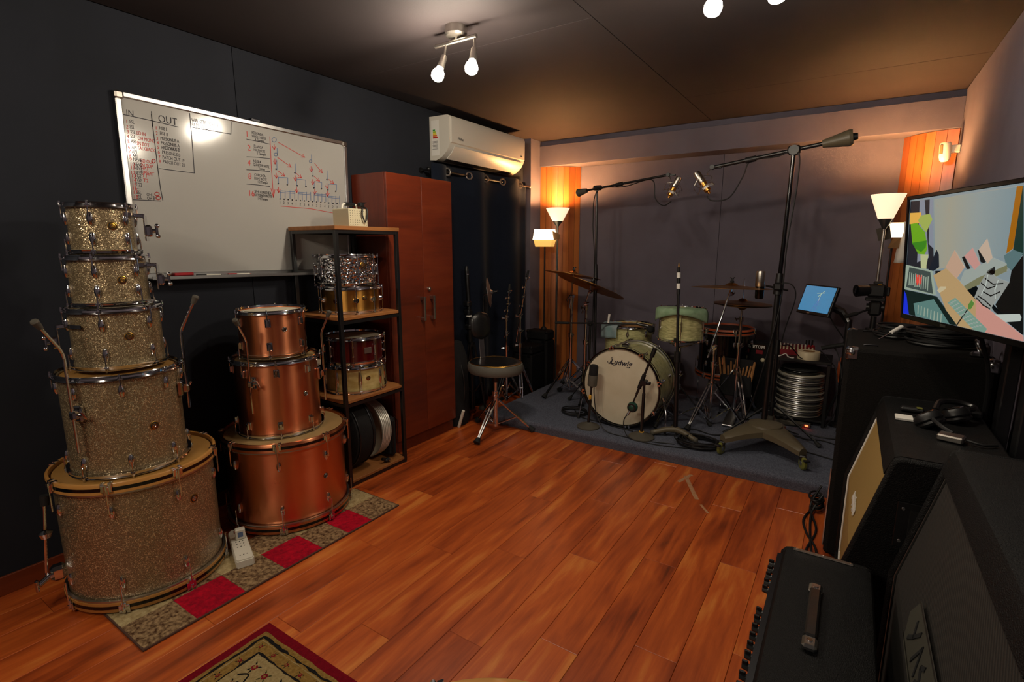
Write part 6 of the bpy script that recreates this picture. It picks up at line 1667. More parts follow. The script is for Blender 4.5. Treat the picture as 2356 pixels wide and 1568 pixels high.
# ================================================================== FLOOR LAMPS
def torchiere(label, x_, y_, z0, zb, zt, R, polem, watts):
    t = thing('torchiere_lamp', label, 'lamp', (x_, y_, z0))
    MB().lathe([(1e-5, 0), (.07, 0), (.07, .012), (.06, .02), (.02, .03), (1e-5, .03)], 32, Matrix.Translation((x_, y_, z0))).build('base', 'lamp_metal', t)
    hz = zb - (zt - zb) * .42
    MB().cyl((x_, y_, z0 + .02), (x_, y_, hz), .010, n=12).build('pole', polem, t)
    MB().lathe([(.010, hz), (R * .42, zb), (R * .42, zb + .004), (.010, zb + .004)], 28, Matrix.Translation((x_, y_, 0)), closed=True).build('cup', 'lamp_metal', t)
    MB().lathe([(R * .40, zb + .005), (R * .98, zt), (R, zt), (R * .43, zb)], 40, Matrix.Translation((x_, y_, 0)), closed=True).build('shade', 'shade_glow', t)
    ld = bpy.data.lights.new('lamp_bulb', 'POINT'); ld.energy = watts; ld.color = (1.0, .50, .19); ld.shadow_soft_size = .03
    lo = bpy.data.objects.new('lamp_bulb', ld); COL.objects.link(lo); lo.parent = t
    lo.location = (0, 0, zb + (zt - zb) * .62 - z0)
    return t
torchiere('floor lamp with glowing upward bowl before the left wooden corner', -2.385, 4.44, RZ if -2.385 > RX0 else 0.0, 1.625, 1.745, .112, 'lamp_metal', TORCH)
torchiere('floor lamp with large glowing bowl beside the television', .155, 4.36, RZ, 1.575, 1.735, .100, 'nickel', TORCH)

def quad_slab(p, thick):
    P = [Vector(q) for q in p]
    n = (P[1] - P[0]).cross(P[3] - P[0]).normalized() * thick
    vs = P + [q + n for q in P]
    return MB().add([tuple(v) for v in vs], [(3, 2, 1, 0), (4, 5, 6, 7), (0, 1, 5, 4), (1, 2, 6, 5), (2, 3, 7, 6), (3, 0, 4, 7)])
l2 = thing('shaded_floor_lamp', 'black floor lamp with glowing square shade near the curtain', 'lamp', (-2.452, 4.315, .6))
sx, sy = -2.452, 4.315
MB().cyl((sx, sy, .615), (sx, sy, 1.40), .007, n=10).build('pole', 'black_metal', l2)
MB().cyl((sx, sy, .601), (sx, sy, .63), .035, .012, n=20).build('base', 'black_metal', l2)
def frustum(cx_, cy_, z0, z1, a0, a1, rz):
    R_ = rotz(rz)
    o_ = []
    for z_, a_ in ((z0, a0), (z1, a1)):
        for (u, v) in ((-1, -1), (1, -1), (1, 1), (-1, 1)):
            q = R_ @ Vector((u * a_, v * a_ * .7, 0)); o_.append((cx_ + q.x, cy_ + q.y, z_))
    return MB().add(o_, [(0, 1, 5, 4), (1, 2, 6, 5), (2, 3, 7, 6), (3, 0, 4, 7), (3, 2, 1, 0), (4, 5, 6, 7)])
frustum(sx, sy, 1.452, 1.548, .098, .084, radians(12)).build('shade', 'shade_hot', l2)
frustum(sx, sy, 1.388, 1.450, .076, .090, radians(12)).build('lower_shade', 'shade_glow_soft', l2)
quad_slab([(-2.372, 4.29, 1.445), (-2.302, 4.33, 1.455), (-2.297, 4.33, 1.50), (-2.367, 4.29, 1.535)], .004).build('side_flap', 'kraft', l2)

l3 = thing('shaded_floor_lamp', 'floor lamp with dark square shade and lit side by television', 'lamp', (.205, 4.47, RZ))
lx, ly = .215, 4.475
MB().cyl((lx, ly, RZ + .02), (lx, ly, 1.44), .007, n=10).build('pole', 'black_metal', l3)
MB().lathe([(1e-5, 0), (.10, 0), (.10, .012), (.02, .024), (1e-5, .024)], 28, Matrix.Translation((lx, ly, RZ))).build('base', 'black_metal', l3)
quad_slab([(.135, 4.42, 1.430), (.205, 4.40, 1.445), (.185, 4.40, 1.535), (.112, 4.42, 1.510)], .006).build('dark_flap', 'shade_dark', l3)
frustum(.235, 4.475, 1.455, 1.552, .044, .050, radians(15)).build('shade', 'shade_hot', l3)
quad_slab([(.190, 4.41, 1.380), (.250, 4.40, 1.380), (.255, 4.41, 1.450), (.215, 4.43, 1.450)], .005).build('lower_flap', 'kraft', l3)
MB().cyl((.16, 4.43, 1.545), (.215, 4.47, 1.545), .003, n=8).build('hinge_rod', 'black_metal', l3)
pt = MB()
vs = []; fs = []
for i in range(9):
    for j in range(5):
        f, g = i / 8, j / 4
        vs.append((.262 + .075 * g - .055 * max(0, f - .35) * (1 - g * .6) + .006 * sin(8 * f + 2 * g), 4.40 + .02 * sin(5 * g + 3 * f), 1.555 - .27 * f))
for i in range(8):
    for j in range(4):
        a = i * 5 + j; fs.append((a, a + 5, a + 6, a + 1))
po = solo(pt.add(vs, fs), 'paper_sheet', 'paper', 'crumpled white paper sheet clipped to the lamp beside television', 'paper', (.29, 4.40, 1.42), sharp=2)
po.modifiers.new('thick', 'SOLIDIFY').thickness = .0015

sn_ = thing('motion_sensor', 'white motion sensor on a bracket high on the right wall', 'sensor', (XR, 4.5, 2.0))
Msn = Matrix.Translation((.432, 4.5, 2.0)) @ rotz(radians(-28)) @ Matrix.Rotation(radians(8), 4, 'X')
MB().lathe([(1e-5, -.064), (.018, -.062), (.028, -.05), (.032, -.03), (.032, .045), (.026, .058), (1e-5, .06)], 20, Msn @ Matrix.Diagonal((1, .75, 1, 1))).build('housing', 'white_plastic', sn_)
MB().box((-.012, -.0245, .018), (.018, .004, .055), Msn, ch=.001).build('lens_strip', 'kraft', sn_)
MB().box((.484, 4.51, 2.015), (.05, .035, .05), ch=.005).build('wall_bracket', 'white_plastic', sn_)

# ================================================================== AMPLIFIERS
def weave(name, c1, c2, period, diag):
    m, nt, b = new_mat(name)
    tc = nd(nt, 'ShaderNodeTexCoord')
    w = nd(nt, 'ShaderNodeTexWave'); w.wave_type = 'BANDS'; w.bands_direction = 'DIAGONAL' if diag else 'Y'
    w.inputs['Scale'].default_value = .314 / period
    w.inputs['Distortion'].default_value = .6; w.inputs['Detail Scale'].default_value = 3.0
    mp = nd(nt, 'ShaderNodeMapping'); mp.inputs['Scale'].default_value = (.2, -.8, 1.2) if diag else (1, 1, 1)
    nt.links.new(tc.outputs['Object'], mp.inputs['Vector']); nt.links.new(mp.outputs[0], w.inputs['Vector'])
    nt.links.new(ramp(nt, w.outputs['Fac'], [(.25, c1), (.75, c2)]), b.inputs['Base Color'])
    b.inputs['Roughness'].default_value = .8
    bump(nt, b, w.outputs['Fac'], .5, .002)
    MATS[name] = m
weave('weave_gold', '#6e5628', '#a98a4c', .006, False)
weave('weave_dark', '#14110f', '#2a241f', .0065, True)

def slant_cab(name, label, x0, xb, y0, y1, z0, zb, zt, dx, grille, pipe, logo):
    """guitar cabinet whose upper half leans back; front looks to -x"""
    t = thing(name, label, 'amplifier', ((x0 + xb) / 2, (y0 + y1) / 2, 0))
    Mp = Matrix(((1, 0, 0, 0), (0, 0, 1, 0), (0, 1, 0, 0), (0, 0, 0, 1)))
    out = [(x0 + .012, z0), (x0, z0 + .012), (x0, zb), (x0 + dx - .004, zt - .022), (x0 + dx + .004, zt - .006), (x0 + dx + .02, zt), (xb - .012, zt), (xb, zt - .012), (xb, z0 + .012), (xb - .012, z0)]
    for (a, b_) in ((y0, y0 + .022), (y1 - .022, y1)):
        mm = MB()
        inset = [(x_, z_) for x_, z_ in out]
        mm.prism(inset, a, b_, Mp)
        o = mm.build('side_panel', 'tolex', t)
        bv = o.modifiers.new('round', 'BEVEL'); bv.width = .012; bv.segments = 3; bv.limit_method = 'ANGLE'; bv.angle_limit = .9
    r = .022
    zg = zt - .068
    sl = dx / (zt - zb)
    inn = [(x0 + r, z0), (x0 + .001, z0 + .001), (x0 + .001, z0 + .04), (x0 + r, z0 + .042), (x0 + r, zb + .002), (x0 + r + sl * (zg - zb), zg), (x0 + sl * (zg - zb) + .001, zg + .004), (x0 + dx - .002, zt - .021), (x0 + dx + .005, zt - .006), (x0 + dx + .02, zt - .001), (xb - .012, zt - .001), (xb - .001, zt - .012), (xb - .001, z0 + .001)]
    MB().prism(inn, y0 + .0221, y1 - .0221, Mp).build('carcass', 'tolex', t)
    ga, gb = y0 + .024, y1 - .024
    e = .003
    for nme, (p, q) in (('grille_lower', ((x0 + r - e, z0 + .045), (x0 + r - e, zb + .002))), ('grille_upper', ((x0 + r - e, zb + .002), (x0 + r + sl * (zg - zb) - e, zg - .002)))):
        nrm = Vector((-(q[1] - p[1]), 0, q[0] - p[0])).normalized() * .004
        P = [Vector((p[0], ga, p[1])), Vector((p[0], gb, p[1])), Vector((q[0], gb, q[1])), Vector((q[0], ga, q[1]))]
        vs = [tuple(v) for v in P] + [tuple(v - nrm) for v in P]
        MB().add(vs, [(0, 1, 2, 3), (7, 6, 5, 4), (0, 4, 5, 1), (1, 5, 6, 2), (2, 6, 7, 3), (3, 7, 4, 0)]).build(nme, grille, t)
    pp = [(x0 + r - .006, ga + .002, z0 + .047), (x0 + r - .006, ga + .002, zb), (x0 + r + sl * (zg - zb) - .006, ga + .002, zg - .004), (x0 + r + sl * (zg - zb) - .006, gb - .002, zg - .004), (x0 + r - .006, gb - .002, zb), (x0 + r - .006, gb - .002, z0 + .047)]
    MB().tube(pp, .0035, 6, closed=True).build('piping', pipe, t)
    hz = .604 if logo == 1 else zb - .02
    hx = x0 + .178 - .02 - (x0 + xb) / 2 if logo == 1 else 0
    hp = MB().box(((x0 + xb) / 2 + .02 + hx, y0 - .002, hz), (.12, .006, .14), ch=.002).build('handle_plate', 'black_plastic', t)
    for sx_ in (-.045, .045):
        for sz in (-.05, .05):
            MB().cyl(((x0 + xb) / 2 + .02 + hx + sx_, y0 - .0045, hz + sz), ((x0 + xb) / 2 + .02 + hx + sx_, y0 - .0075, hz + sz), .006, .004, n=10).build('screw', 'chrome', hp)
    MB().box(((x0 + xb) / 2 + .02 + hx, y0 - .0055, hz), (.06, .004, .10), ch=.002).build('handle_recess', 'gap_dark', hp)
    for x_ in (x0 + .05, xb - .05):
        for y_ in (y0 + .06, y1 - .06):
            MB().cyl((x_, y_ - .012, z0 * .5), (x_, y_ + .012, z0 * .5), z0 * .5 - .0005, n=16).box((x_, y_, z0 - .004), (.03, .03, .008)).build('castor', 'rubber', t)
    return t
c1 = slant_cab('guitar_cabinet', 'slanted guitar speaker cabinet with golden grille cloth', .060, .445, 1.77, 2.53, .035, .433, .802, .094, 'weave_gold', 'paper', 1)
Lg = []
rnd = random.Random(9)
u = 0.0
while u < .15:
    Lg.append([(u, rnd.uniform(-.008, 0)), (u + .006, rnd.uniform(.008, .016)), (u + .010, rnd.uniform(-.006, .004))]); u += .011
strokes('script_logo', Lg, .004, basis((.0755 + .2547 * .052, 2.185, .485), (0, -1, 0), (.2547, 0, 1)) @ Matrix.Diagonal((1.05, 1.7, 1, 1)), 'paper', c1, .003)
c2 = slant_cab('guitar_cabinet', 'large dark grilled slanted speaker cabinet beside the right wall', .178, .500, .90, 1.762, .05, .458, .862, .096, 'weave_dark', 'lamp_metal', 2)
Mlg = basis((.1945, 1.455, .478), (0, -1, 0), (.2376, 0, 1)) @ Matrix.Diagonal((1, 1.7, 1, 1))
MB().prism([(0, .03), (.03, .058), (.46, .058), (.46, 0), (.05, 0)], 0, .006, Mlg).build('logo_plate', 'plate_grey', c2)
strokes('logo_mark', [[(.07, .016), (.10, .03), (.08, .045)], [(.10, .03), (.13, .048)], [(.15, .016), (.175, .046), (.20, .016)], [(.235, .044), (.215, .036), (.245, .024), (.22, .016)], [(.27, .016), (.285, .044), (.30, .02), (.32, .044)]], .007, Mlg @ Matrix.Translation((0, 0, .006)), 'gap_dark', c2, .002)
strokes('logo_mark', [[(.02, .004), (.46, .004)], [(.03, .0605), (.46, .0605)]], .003, Mlg @ Matrix.Translation((0, 0, .004)), 'nickel', c2, .002)

# tall carpet covered cabinet
tc_ = thing('bass_cabinet', 'tall black carpet covered speaker cabinet with metal corners', 'amplifier', (.26, 2.875, 0))
FX0, FX1, FY0, FY1, FZ = .016, .500, 2.56, 3.19, .975
MB().box(((FX0 + FX1) / 2, (FY0 + FY1) / 2, (FZ + .02) / 2), (FX1 - FX0, FY1 - FY0, FZ - .02), ch=.014).build('cabinet', 'cab_carpet', tc_)
for x_ in (FX0, FX1):
    for y_ in (FY0, FY1):
        sx_, sy_ = (1 if x_ == FX0 else -1), (1 if y_ == FY0 else -1)
        m = MB().ball((x_ + sx_ * .018, y_ + sy_ * .018, FZ - .018), .0245, (1, 1, 1), 14).box((x_ + sx_ * .022, y_ + sy_ * .022, FZ - .006), (.046, .046, .016), ch=.006).box((x_ + sx_ * .006, y_ + sy_ * .022, FZ - .024), (.016, .044, .05), ch=.006).box((x_ + sx_ * .022, y_ + sy_ * .006, FZ - .024), (.044, .016, .05), ch=.006)
        m.build('corner', 'chrome_worn', tc_)
        MB().cyl((x_ + sx_ * .05, y_ + sy_ * .05, 0), (x_ + sx_ * .05, y_ + sy_ * .05, .022), .018, n=12).build('foot', 'rubber', tc_)
for y_ in (2.66, 3.10):
    m = MB().tube([(.075, y_, FZ + .001), (.082, y_, FZ + .005), (.12, y_, FZ + .005), (.127, y_, FZ + .001)], .003, 6)
    m.build('top_clip', 'steel_dark', tc_)
MB().tube([(FX0 - .004, FY0 + .03, .05), (FX0 - .004, FY0 + .03, .42)], .004, 6).build('edge_strip', 'alu', tc_)
# cable coils on top
for k, (c_, R_, ry, tn, lab) in enumerate((((.215, 3.00, FZ + .006), .085, .10, 8, 'flat coil of black cable on top of the tall cabinet'), ((.355, 2.84, FZ + .006), .115, .10, 11, 'thick coil of black cable under the television'))):
    m = MB().tube(spline(coil_pts(c_, R_, tn, .0062, .012, 31 + k, ry), 2), .0052, 6)
    o = solo(m, 'cable_coil', 'cable', lab, 'cable', (c_[0], c_[1], FZ))
jk = thing('jack_plug', 'silver jack plug with pale sleeve lying on the tall cabinet', 'plug', (.17, 2.84, FZ))
MB().cyl((.215, 2.90, FZ + .062), (.175, 2.84, FZ + .040), .0095, .008, n=12).build('sleeve', 'paper', jk)
MB().cyl((.175, 2.84, FZ + .040), (.135, 2.79, FZ + .016), .0035, n=10).ball((.134, 2.789, FZ + .0155), .0042).build('tip', 'chrome', jk)
gl = thing('metal_clamp', 'shiny metal clamp at the corner of the tall cabinet', 'clamp', (.44, 2.60, FZ))
MB().ring(.03, .006, M=Matrix.Translation((.438, 2.60, FZ + .038)) @ Matrix.Rotation(1.2, 4, 'Y')).box((.44, 2.615, FZ + .012), (.05, .03, .022), ch=.006).build('clamp_body', 'chrome_worn', gl)

# things on the golden cabinet
hp_ = thing('headphones', 'black studio headphones lying on the golden grilled cabinet', 'headphones', (.29, 2.20, .802))
for (cx_, cy_, cz_, tz) in ((.262, 2.15, .832, 38), (.345, 2.255, .835, 25)):
    Mh = Matrix.Translation((cx_, cy_, cz_)) @ rotz(radians(-30)) @ Matrix.Rotation(radians(-tz), 4, 'Y')
    MB().lathe([(1e-5, -.018), (.036, -.018), (.042, -.008), (.040, .006), (.034, .014), (.02, .017), (1e-5, .018)], 28, Mh).build('ear_cup', 'black_plastic', hp_)
    MB().lathe([(.028, .0155), (.030, .0175), (.033, .0155)], 28, Mh).build('ring', 'chrome', hp_)
    MB().ring(.032, .010, M=Mh @ Matrix.Translation((0, 0, -.022)), n=24).build('ear_pad', 'throne_top', hp_)
MB().tube(spline([(.285, 2.195, .85), (.305, 2.27, .862), (.355, 2.315, .858), (.40, 2.30, .85), (.375, 2.25, .85)], 6), .010, 8).build('headband', 'throne_top', hp_)
MB().tube(spline([(.27, 2.12, .84), (.29, 2.07, .83), (.315, 2.045, .82)], 5), .007, 8).build('yoke', 'black_plastic', hp_)
sc = thing('audio_interface', 'small silver edged box beside the headphones', 'electronics', (.305, 2.02, .802))
MB().box((.31, 2.02, .813), (.065, .05, .02), Matrix.Translation((.31, 2.02, 0)) @ rotz(-.3) @ Matrix.Translation((-.31, -2.02, 0)), ch=.004).build('case', 'nickel', sc)
MB().tube(spline([(.345, 2.01, .814), (.385, 2.0, .81), (.42, 2.03, .808)], 5), .004, 6).build('lead', 'cable', sc)
nb = MB().box((.205, 2.20, .8065), (.05, .055, .008), ch=.001)
solo(nb, 'adhesive_pad', 'paper', 'small white card lying by the headphones', 'card', (.205, 2.20, .802))
pk = thing('instrument_tuner', 'small black tuner with green display on golden cabinet', 'tuner', (.235, 2.31, .802))
MB().box((.235, 2.31, .812), (.07, .035, .018), ch=.006).build('case', 'black_plastic', pk)
MB().box((.255, 2.305, .8215), (.016, .022, .0012)).build('display', 'wheel', pk)
cbx = thing('foot_switch', 'black two button footswitch behind the headphones', 'footswitch', (.41, 2.40, .802))
MB().box((.405, 2.38, .815), (.055, .10, .025), ch=.006).build('case', 'black_metal', cbx)
MB().cyl((.40, 2.35, .8275), (.40, 2.35, .833), .008, n=12).build('button', 'red_plastic', cbx)
MB().cyl((.40, 2.41, .8275), (.40, 2.41, .833), .008, n=12).build('button', 'chrome', cbx)

# combo amplifier with knobs
ca = thing('combo_amplifier', 'black combo amplifier with knob row and strap handle on top', 'amplifier', (.02, 1.33, 0))
AX0, AX1, BY0, BY1, AZ = -.096, .138, .93, 1.70, .482
Mp = Matrix(((1, 0, 0, 0), (0, 0, 1, 0), (0, 1, 0, 0), (0, 0, 0, 1)))
prof = [(AX0 - .005, .018), (AX0 - .005, .33), (AX0 + .012, .345), (AX0 + .004, .462), (AX0 + .012, .476), (AX0 + .026, AZ), (AX1 - .02, AZ), (AX1 - .006, .476), (AX1, .462), (AX1, .018)]
MB().prism(prof, BY0 + .02, BY1 - .02, Mp).build('cabinet', 'tolex', ca)
so_ = [(AX0 - .012, .015), (AX0 - .012, .33), (AX0 - .002, .462), (AX0 + .010, .478), (AX0 + .026, AZ + .001), (AX1 - .02, AZ + .001), (AX1 - .006, .477), (AX1 + .001, .462), (AX1 + .001, .015)]
for (a, b_) in ((BY0, BY0 + .02), (BY1 - .02, BY1)):
    o = MB().prism(so_, a, b_, Mp).build('side_panel', 'tolex', ca)
    bv = o.modifiers.new('round', 'BEVEL'); bv.width = .008; bv.segments = 2; bv.limit_method = 'ANGLE'; bv.angle_limit = .9
MB().prism([(AX0 - .002, .352), (AX0 - .010, .458), (AX0 + .004, .460), (AX0 + .011, .35)], BY0 + .022, BY1 - .022, Mp).build('control_panel', 'steel_dark', ca)
yk = [1.655 - .036 * k for k in range(5)] + [1.40 - .036 * k for k in range(13)]
for k, y_ in enumerate(yk):
    c_ = Vector((AX0 - .0065, y_, .425))
    kn = MB().cyl(c_, c_ + Vector((-.005, 0, 0)), .012, .011, n=14).cyl(c_ + Vector((-.005, 0, 0)), c_ + Vector((-.022, 0, .001)), .009, .0075, n=8).box(c_ + Vector((-.016, 0, .006)), (.014, .006, .022), ch=.002)
    kn.build('knob', 'black_plastic', ca)
MB().box((AX0 - .0095, 1.45, .43), (.003, .05, .03), ch=.001).build('jack_plate', 'chrome_worn', ca)
m = MB().box((AX0 - .004, (BY0 + BY1) / 2, .185), (.008, BY1 - BY0 - .05, .30), ch=.003); m.build('grille', 'weave_dark', ca)
MB().box((.013, 1.682, AZ + .0015), (.155, .014, .005), ch=.002).build('corner_strap', 'nickel', ca)
for x_ in (-.055, .013, .083):
    MB().cyl((x_, 1.682, AZ + .004), (x_, 1.682, AZ + .0055), .004, .003, n=10).build('strap_screw', 'chrome', ca)
hz_ = AZ + .018
MB().tube([(.004, 1.475, AZ + .006), (.004, 1.455, hz_), (.004, 1.37, hz_ + .003), (.004, 1.285, hz_), (.004, 1.262, AZ + .006)], .0, 6) if False else None
MB().box((.004, 1.37, hz_), (.026, .20, .012), ch=.004).build('handle', 'throne_top', ca)
for y_ in (1.482, 1.255):
    e_ = MB().box((.004, y_, AZ + .010), (.032, .042, .018), ch=.006).build('handle_cap', 'chrome_worn', ca)
    MB().cyl((.004, y_, AZ + .019), (.004, y_, AZ + .0215), .007, .005, n=12).build('screw', 'chrome', e_)
for x_ in (AX0 + .04, AX1 - .04):
    for y_ in (BY0 + .06, BY1 - .06):
        MB().cyl((x_, y_, 0), (x_, y_, .018), .016, n=12).build('foot', 'rubber', ca)
for k, pts in enumerate(([(-.01, 3.02, .10), (-.05, 2.95, .02), (-.04, 2.70, .006), (-.02, 2.45, .006), (-.05, 2.20, .006), (-.06, 1.95, .006), (-.02, 1.80, .006)],
                         [(-.02, 3.05, .14), (-.06, 3.0, .03), (-.02, 2.80, .006), (-.05, 2.55, .006), (-.02, 2.30, .006), (.0, 2.0, .006), (.03, 1.85, .006)],
                         [(-.03, 3.1, .006), (-.08, 2.9, .006), (-.06, 2.75, .006), (-.01, 2.6, .006), (.0, 2.35, .006), (-.03, 2.1, .006), (-.10, 1.9, .006)])):
    cable('floor_cable', ('black cable from the riser corner along the cabinets', 'second black cable twisting along the tall cabinet foot', 'black cable lying furthest out on the wooden floor by amps')[k], pts, .0055)
m = MB().tube(spline(coil_pts((-.035, 3.05, .02), .03, 5, .012, .006, 77, .07), 2), .0055, 6)
solo(m, 'cable_coil', 'cable', 'small coil of black cable hanging at the riser corner', 'cable', (-.035, 3.05, 0))

# ================================================================== TELEVISION
a_, t_ = radians(21.93), radians(4.03)
TB = Vector((.182, 2.5, 1.124)); Tw = Vector((sin(a_), -cos(a_), 0)); Tn0 = Vector((-cos(a_), -sin(a_), 0)); Tu = Tn0 * sin(t_) + Vector((0, 0, 1)) * cos(t_)
Mt = basis(TB, Tw, Tu)
TWD, THT = .80, .457
tv = thing('television', 'large flat television showing a control room picture', 'television', (.47, 2.2, 0))
MB().box((TWD / 2, THT / 2, -.022), (TWD, THT, .04), Mt, ch=.004).build('housing', 'black_plastic', tv)
for c_, s_ in (((TWD / 2, THT - .007, .002), (TWD, .014, .010)), ((TWD / 2, .009, .002), (TWD, .018, .010)), ((.006, THT / 2, .002), (.012, THT, .010)), ((TWD - .006, THT / 2, .002), (.012, THT, .010))):
    MB().box(c_, s_, Mt, ch=.002).build('bezel', 'black_gloss', tv)
mat('tv_base', '#060606', .2, emit='#8b9a9f', estr=TVGLOW)
scr = MB().box((TWD / 2, THT / 2 + .002, -.0005), (TWD - .024, THT - .032, .003), Mt).build('screen', 'tv_base', tv)
TVC = {'wall': '#9fa49c', 'dark_strip': '#20242c', 'pale_strip': '#8c93a0', 'lamp_glow': '#f0b850', 'leaf': '#6fae1e', 'leaf_pale': '#a8b85a', 'leaf_dark': '#3c8a1e', 'stem': '#c2c896',
       'orange_door': '#a8680c', 'green_door': '#16352e', 'floor_teal': '#5e7a7c', 'dark_chair': '#14202c', 'cushion': '#c9a68c', 'cushion_pink': '#cf9a90', 'cushion_gap': '#15191a', 'cushion_pale': '#cbb49e',
       'sofa': '#a3aca4', 'sofa_side': '#7f7f5e', 'desk': '#c0a070', 'desk_pink': '#d3988a', 'gap_dark': '#0c1012', 'box_dark': '#101416', 'screen_frame': '#9fae9c', 'screen_mix': '#43504c', 'monitor_dark': '#08201e',
       'blue_bar': '#1430e0', 'screen_low': '#5f8680', 'keyboard': '#7fa090', 'mouse': '#cfc09a', 'chair_plastic': '#9a9e98', 'armrest': '#c4cdc4', 'mic_head': '#5c8a3e', 'mic_neck': '#1c1c1c', 'right_dark': '#10100f'}
order = {n: i for i, n in enumerate(['wall', 'dark_strip', 'pale_strip', 'lamp_glow', 'leaf', 'leaf_pale', 'leaf_dark', 'stem', 'orange_door', 'green_door', 'floor_teal', 'dark_chair', 'box_dark', 'cushion_gap', 'sofa', 'sofa_side', 'cushion_pale', 'cushion_pink', 'cushion', 'right_dark', 'gap_dark', 'desk', 'desk_pink', 'screen_frame', 'screen_mix', 'monitor_dark', 'blue_bar', 'screen_low', 'keyboard', 'mouse', 'chair_plastic', 'armrest', 'mic_neck', 'mic_head'])}
for k, (nme, poly) in enumerate(TVP):
    key = 'tv_' + nme
    if key not in MATS: mat(key, '#060606', .25, emit=TVC[nme], estr=TVGLOW)
    z_ = .0012 + order.get(nme, 30) * .0001
    poly = [(min(max(x_, .013), TWD - .013), min(max(y_, .019), THT - .015)) for x_, y_ in poly]
    MB().prism(poly, 0, z_, Mt).build('picture_' + nme, key, scr)
# keys, faders and mixer rows in the picture
kb = MB()
for i in range(9):
    for j in range(4):
        f, g = .05 + .105 * i, .12 + .25 * j
        A, B, C, D = Vector((.286, .086)), Vector((.32, .106)), Vector((.474, .030)), Vector((.425, .016))
        p = A.lerp(D, f).lerp(B.lerp(C, f), g)
        kb.box((p.x, p.y, .0046), (.009, .0032, .0008), Mt)
kb.build('picture_keys', 'tv_sofa', scr)
m_, nt_, b_ = new_mat('tv_wall_gradient')
tc2 = nd(nt_, 'ShaderNodeTexCoord'); dt = nd(nt_, 'ShaderNodeVectorMath', operation='DOT_PRODUCT')
nt_.links.new(tc2.outputs['Object'], dt.inputs[0]); dt.inputs[1].default_value = tuple(Tw)
u0 = (TB - Vector(tv.location)).dot(Tw)
mr_ = nd(nt_, 'ShaderNodeMapRange'); mr_.inputs['From Min'].default_value = u0 + .16; mr_.inputs['From Max'].default_value = u0 + .55
nt_.links.new(dt.outputs['Value'], mr_.inputs['Value'])
nt_.links.new(ramp(nt_, mr_.outputs[0], [(0.0, '#9fa59a'), (.25, '#a8a592'), (.6, '#98a3a0'), (1.0, '#82969c')]), b_.inputs['Emission Color'])
b_.inputs['Emission Strength'].default_value = TVGLOW; b_.inputs['Base Color'].default_value = (.002, .002, .002, 1)
MATS['tv_wall_gradient'] = m_
MB().prism([(.162, .434), (.549, .434), (.52, .248), (.405, .225), (.196, .194)], 0, .00128, Mt).build('picture_wall', 'tv_wall_gradient', scr)
wk = [[(.44, .165), (.47, .15), (.50, .16)], [(.455, .18), (.49, .165), (.53, .17)], [(.43, .125), (.46, .115), (.49, .10)], [(.45, .14), (.485, .13), (.52, .145)], [(.425, .118), (.455, .10), (.485, .092)]]
strokes('picture_wrinkle', wk, .0035, Mt @ Matrix.Translation((0, 0, .0043)), 'tv_right_dark', scr, .0004)
strokes('picture_wrinkle', [[(.465, .19), (.46, .16), (.445, .13)], [(.51, .178), (.50, .15), (.505, .125)]], .003, Mt @ Matrix.Translation((0, 0, .0044)), 'tv_armrest', scr, .0004)
fd = MB()
for i in range(8):
    p = Vector((.115, .045)).lerp(Vector((.255, .032)), i / 7.0)
    fd.box((p.x, p.y, .0046), (.004, .032, .0008), Mt)
fd.build('picture_faders', 'tv_screen_frame', scr)
fd2 = MB()
for i in range(10):
    p = Vector((.045, .142)).lerp(Vector((.165, .132)), i / 9.0)
    fd2.box((p.x, p.y + .012, .0046), (.004, .05 - .004 * (i % 3), .0008), Mt)
fd2.build('picture_faders', 'tv_screen_frame', scr)
rd = MB()
for i in range(5): rd.box((.092 + .008 * i, .156 - .008 * (i % 2), .0050), (.005, .03, .0008), Mt)
mat('tv_meter', '#c23a30', .3, emit='#c23a30', estr=TVGLOW); rd.build('picture_meter', 'tv_meter', scr)
MB().box((TWD * .34, .009, .0075), (.03, .008, .001), Mt).build('maker_mark', 'lamp_metal', tv)
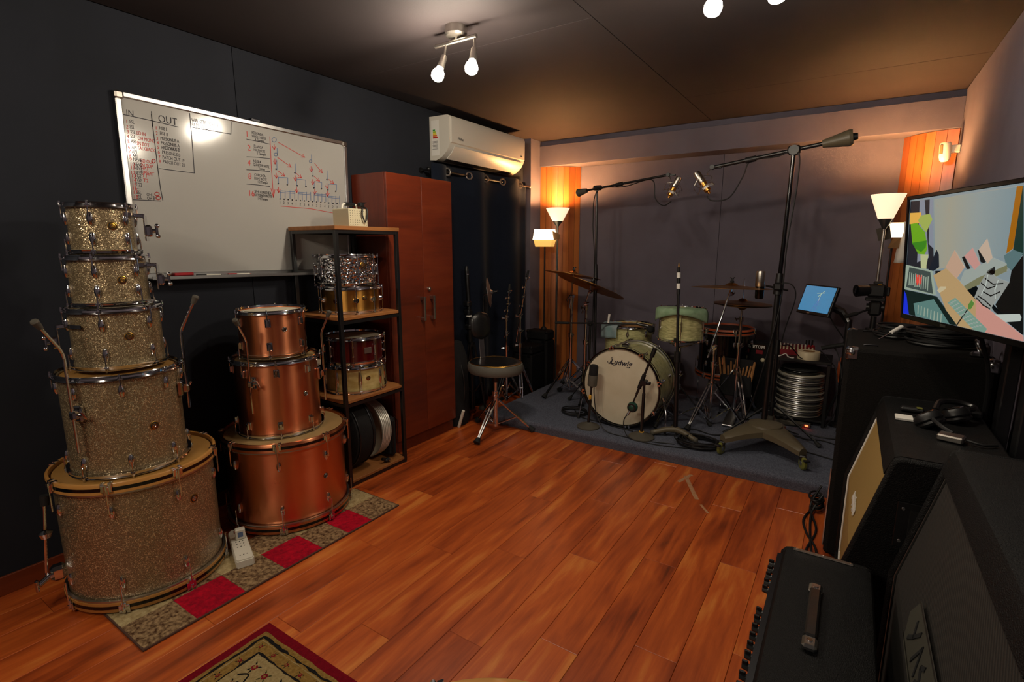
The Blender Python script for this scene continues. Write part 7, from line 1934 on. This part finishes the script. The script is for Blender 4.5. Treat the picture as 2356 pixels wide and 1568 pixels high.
# stand behind it
bc = Mt @ Vector((TWD * .45, THT * .45, -.042))
MB().box((TWD * .45, THT * .45, -.055), (.20, .20, .025), Mt, ch=.004).build('mount_plate', 'black_metal', tv)
for yy in (2.05, 2.30):
    MB().box((.475, yy, .64), (.035, .06, 1.28), ch=.004).build('post', 'black_metal', tv)
    MB().tube([bc + Vector((0, yy - 2.175, 0)), Vector((.475, yy, 1.24))], .014, 8).build('arm', 'black_metal', tv)
MB().box((.475, 2.175, .012), (.05, .5, .024), ch=.004).build('base', 'black_metal', tv)
cable('tv_cable', 'black cable hanging below the television', [(.36, 2.30, 1.16), (.42, 2.44, 1.05), (.462, 2.50, .90), (.470, 2.54, .60), (.47, 2.545, .3), (.47, 2.545, .006)], .007)

# ================================================================== CEILING SPOT LIGHTS
sp1 = thing('ceiling_spot_bar', 'brushed metal two bulb spot bar on ceiling nearer the whiteboard', 'ceiling light', (-1.655, 2.055, ZC), world=False)
MB().lathe([(1e-5, 0), (.052, 0), (.052, -.034), (.046, -.042), (.012, -.045), (1e-5, -.045)], 32).build('canopy', 'nickel', sp1)
MB().cyl((-.128, 0, -.062), (.118, 0, -.062), .0095, n=14).cyl((0, 0, -.045), (0, 0, -.062), .008, n=10).build('bar', 'nickel', sp1)
for k, (bx, dx, dy) in enumerate(((-.062, -.006, -.04), (.108, .012, -.035))):
    p0 = Vector((bx, 0, -.066)); p1 = Vector((bx + dx * .4, dy * .3, -.120)); p2 = Vector((bx + dx, dy, -.178)); dv = (p2 - p1).normalized()
    hd = MB().cyl(p0, p1, .0055, n=10).cyl(p1, p2, .015, .017, n=18).build('lamp_holder', 'nickel', sp1)
    M, _ = frame(p2, p2 + dv)
    MB().lathe([(.014, 0), (.017, .006), (.0265, .022), (.030, .036), (.027, .052), (.016, .062), (1e-5, .065)], 20, M).build('bulb', 'bulb', hd)
clone_thing(sp1, 'brushed metal two bulb spot bar on ceiling above the wooden floor', location=(-.41, 2.03, ZC))
clone_thing(sp1, 'unseen two bulb spot bar added behind the oriental rug', location=(-1.80, -.45, ZC))  # added behind the camera, out of view, to light the front drums
clone_thing(sp1, 'unseen two bulb spot bar added in the rear of the room', location=(-1.05, -.95, ZC))  # second added bar out of view, brightens the front drums and floor

for o in bpy.data.objects:
    if '_o' in o: del o['_o']
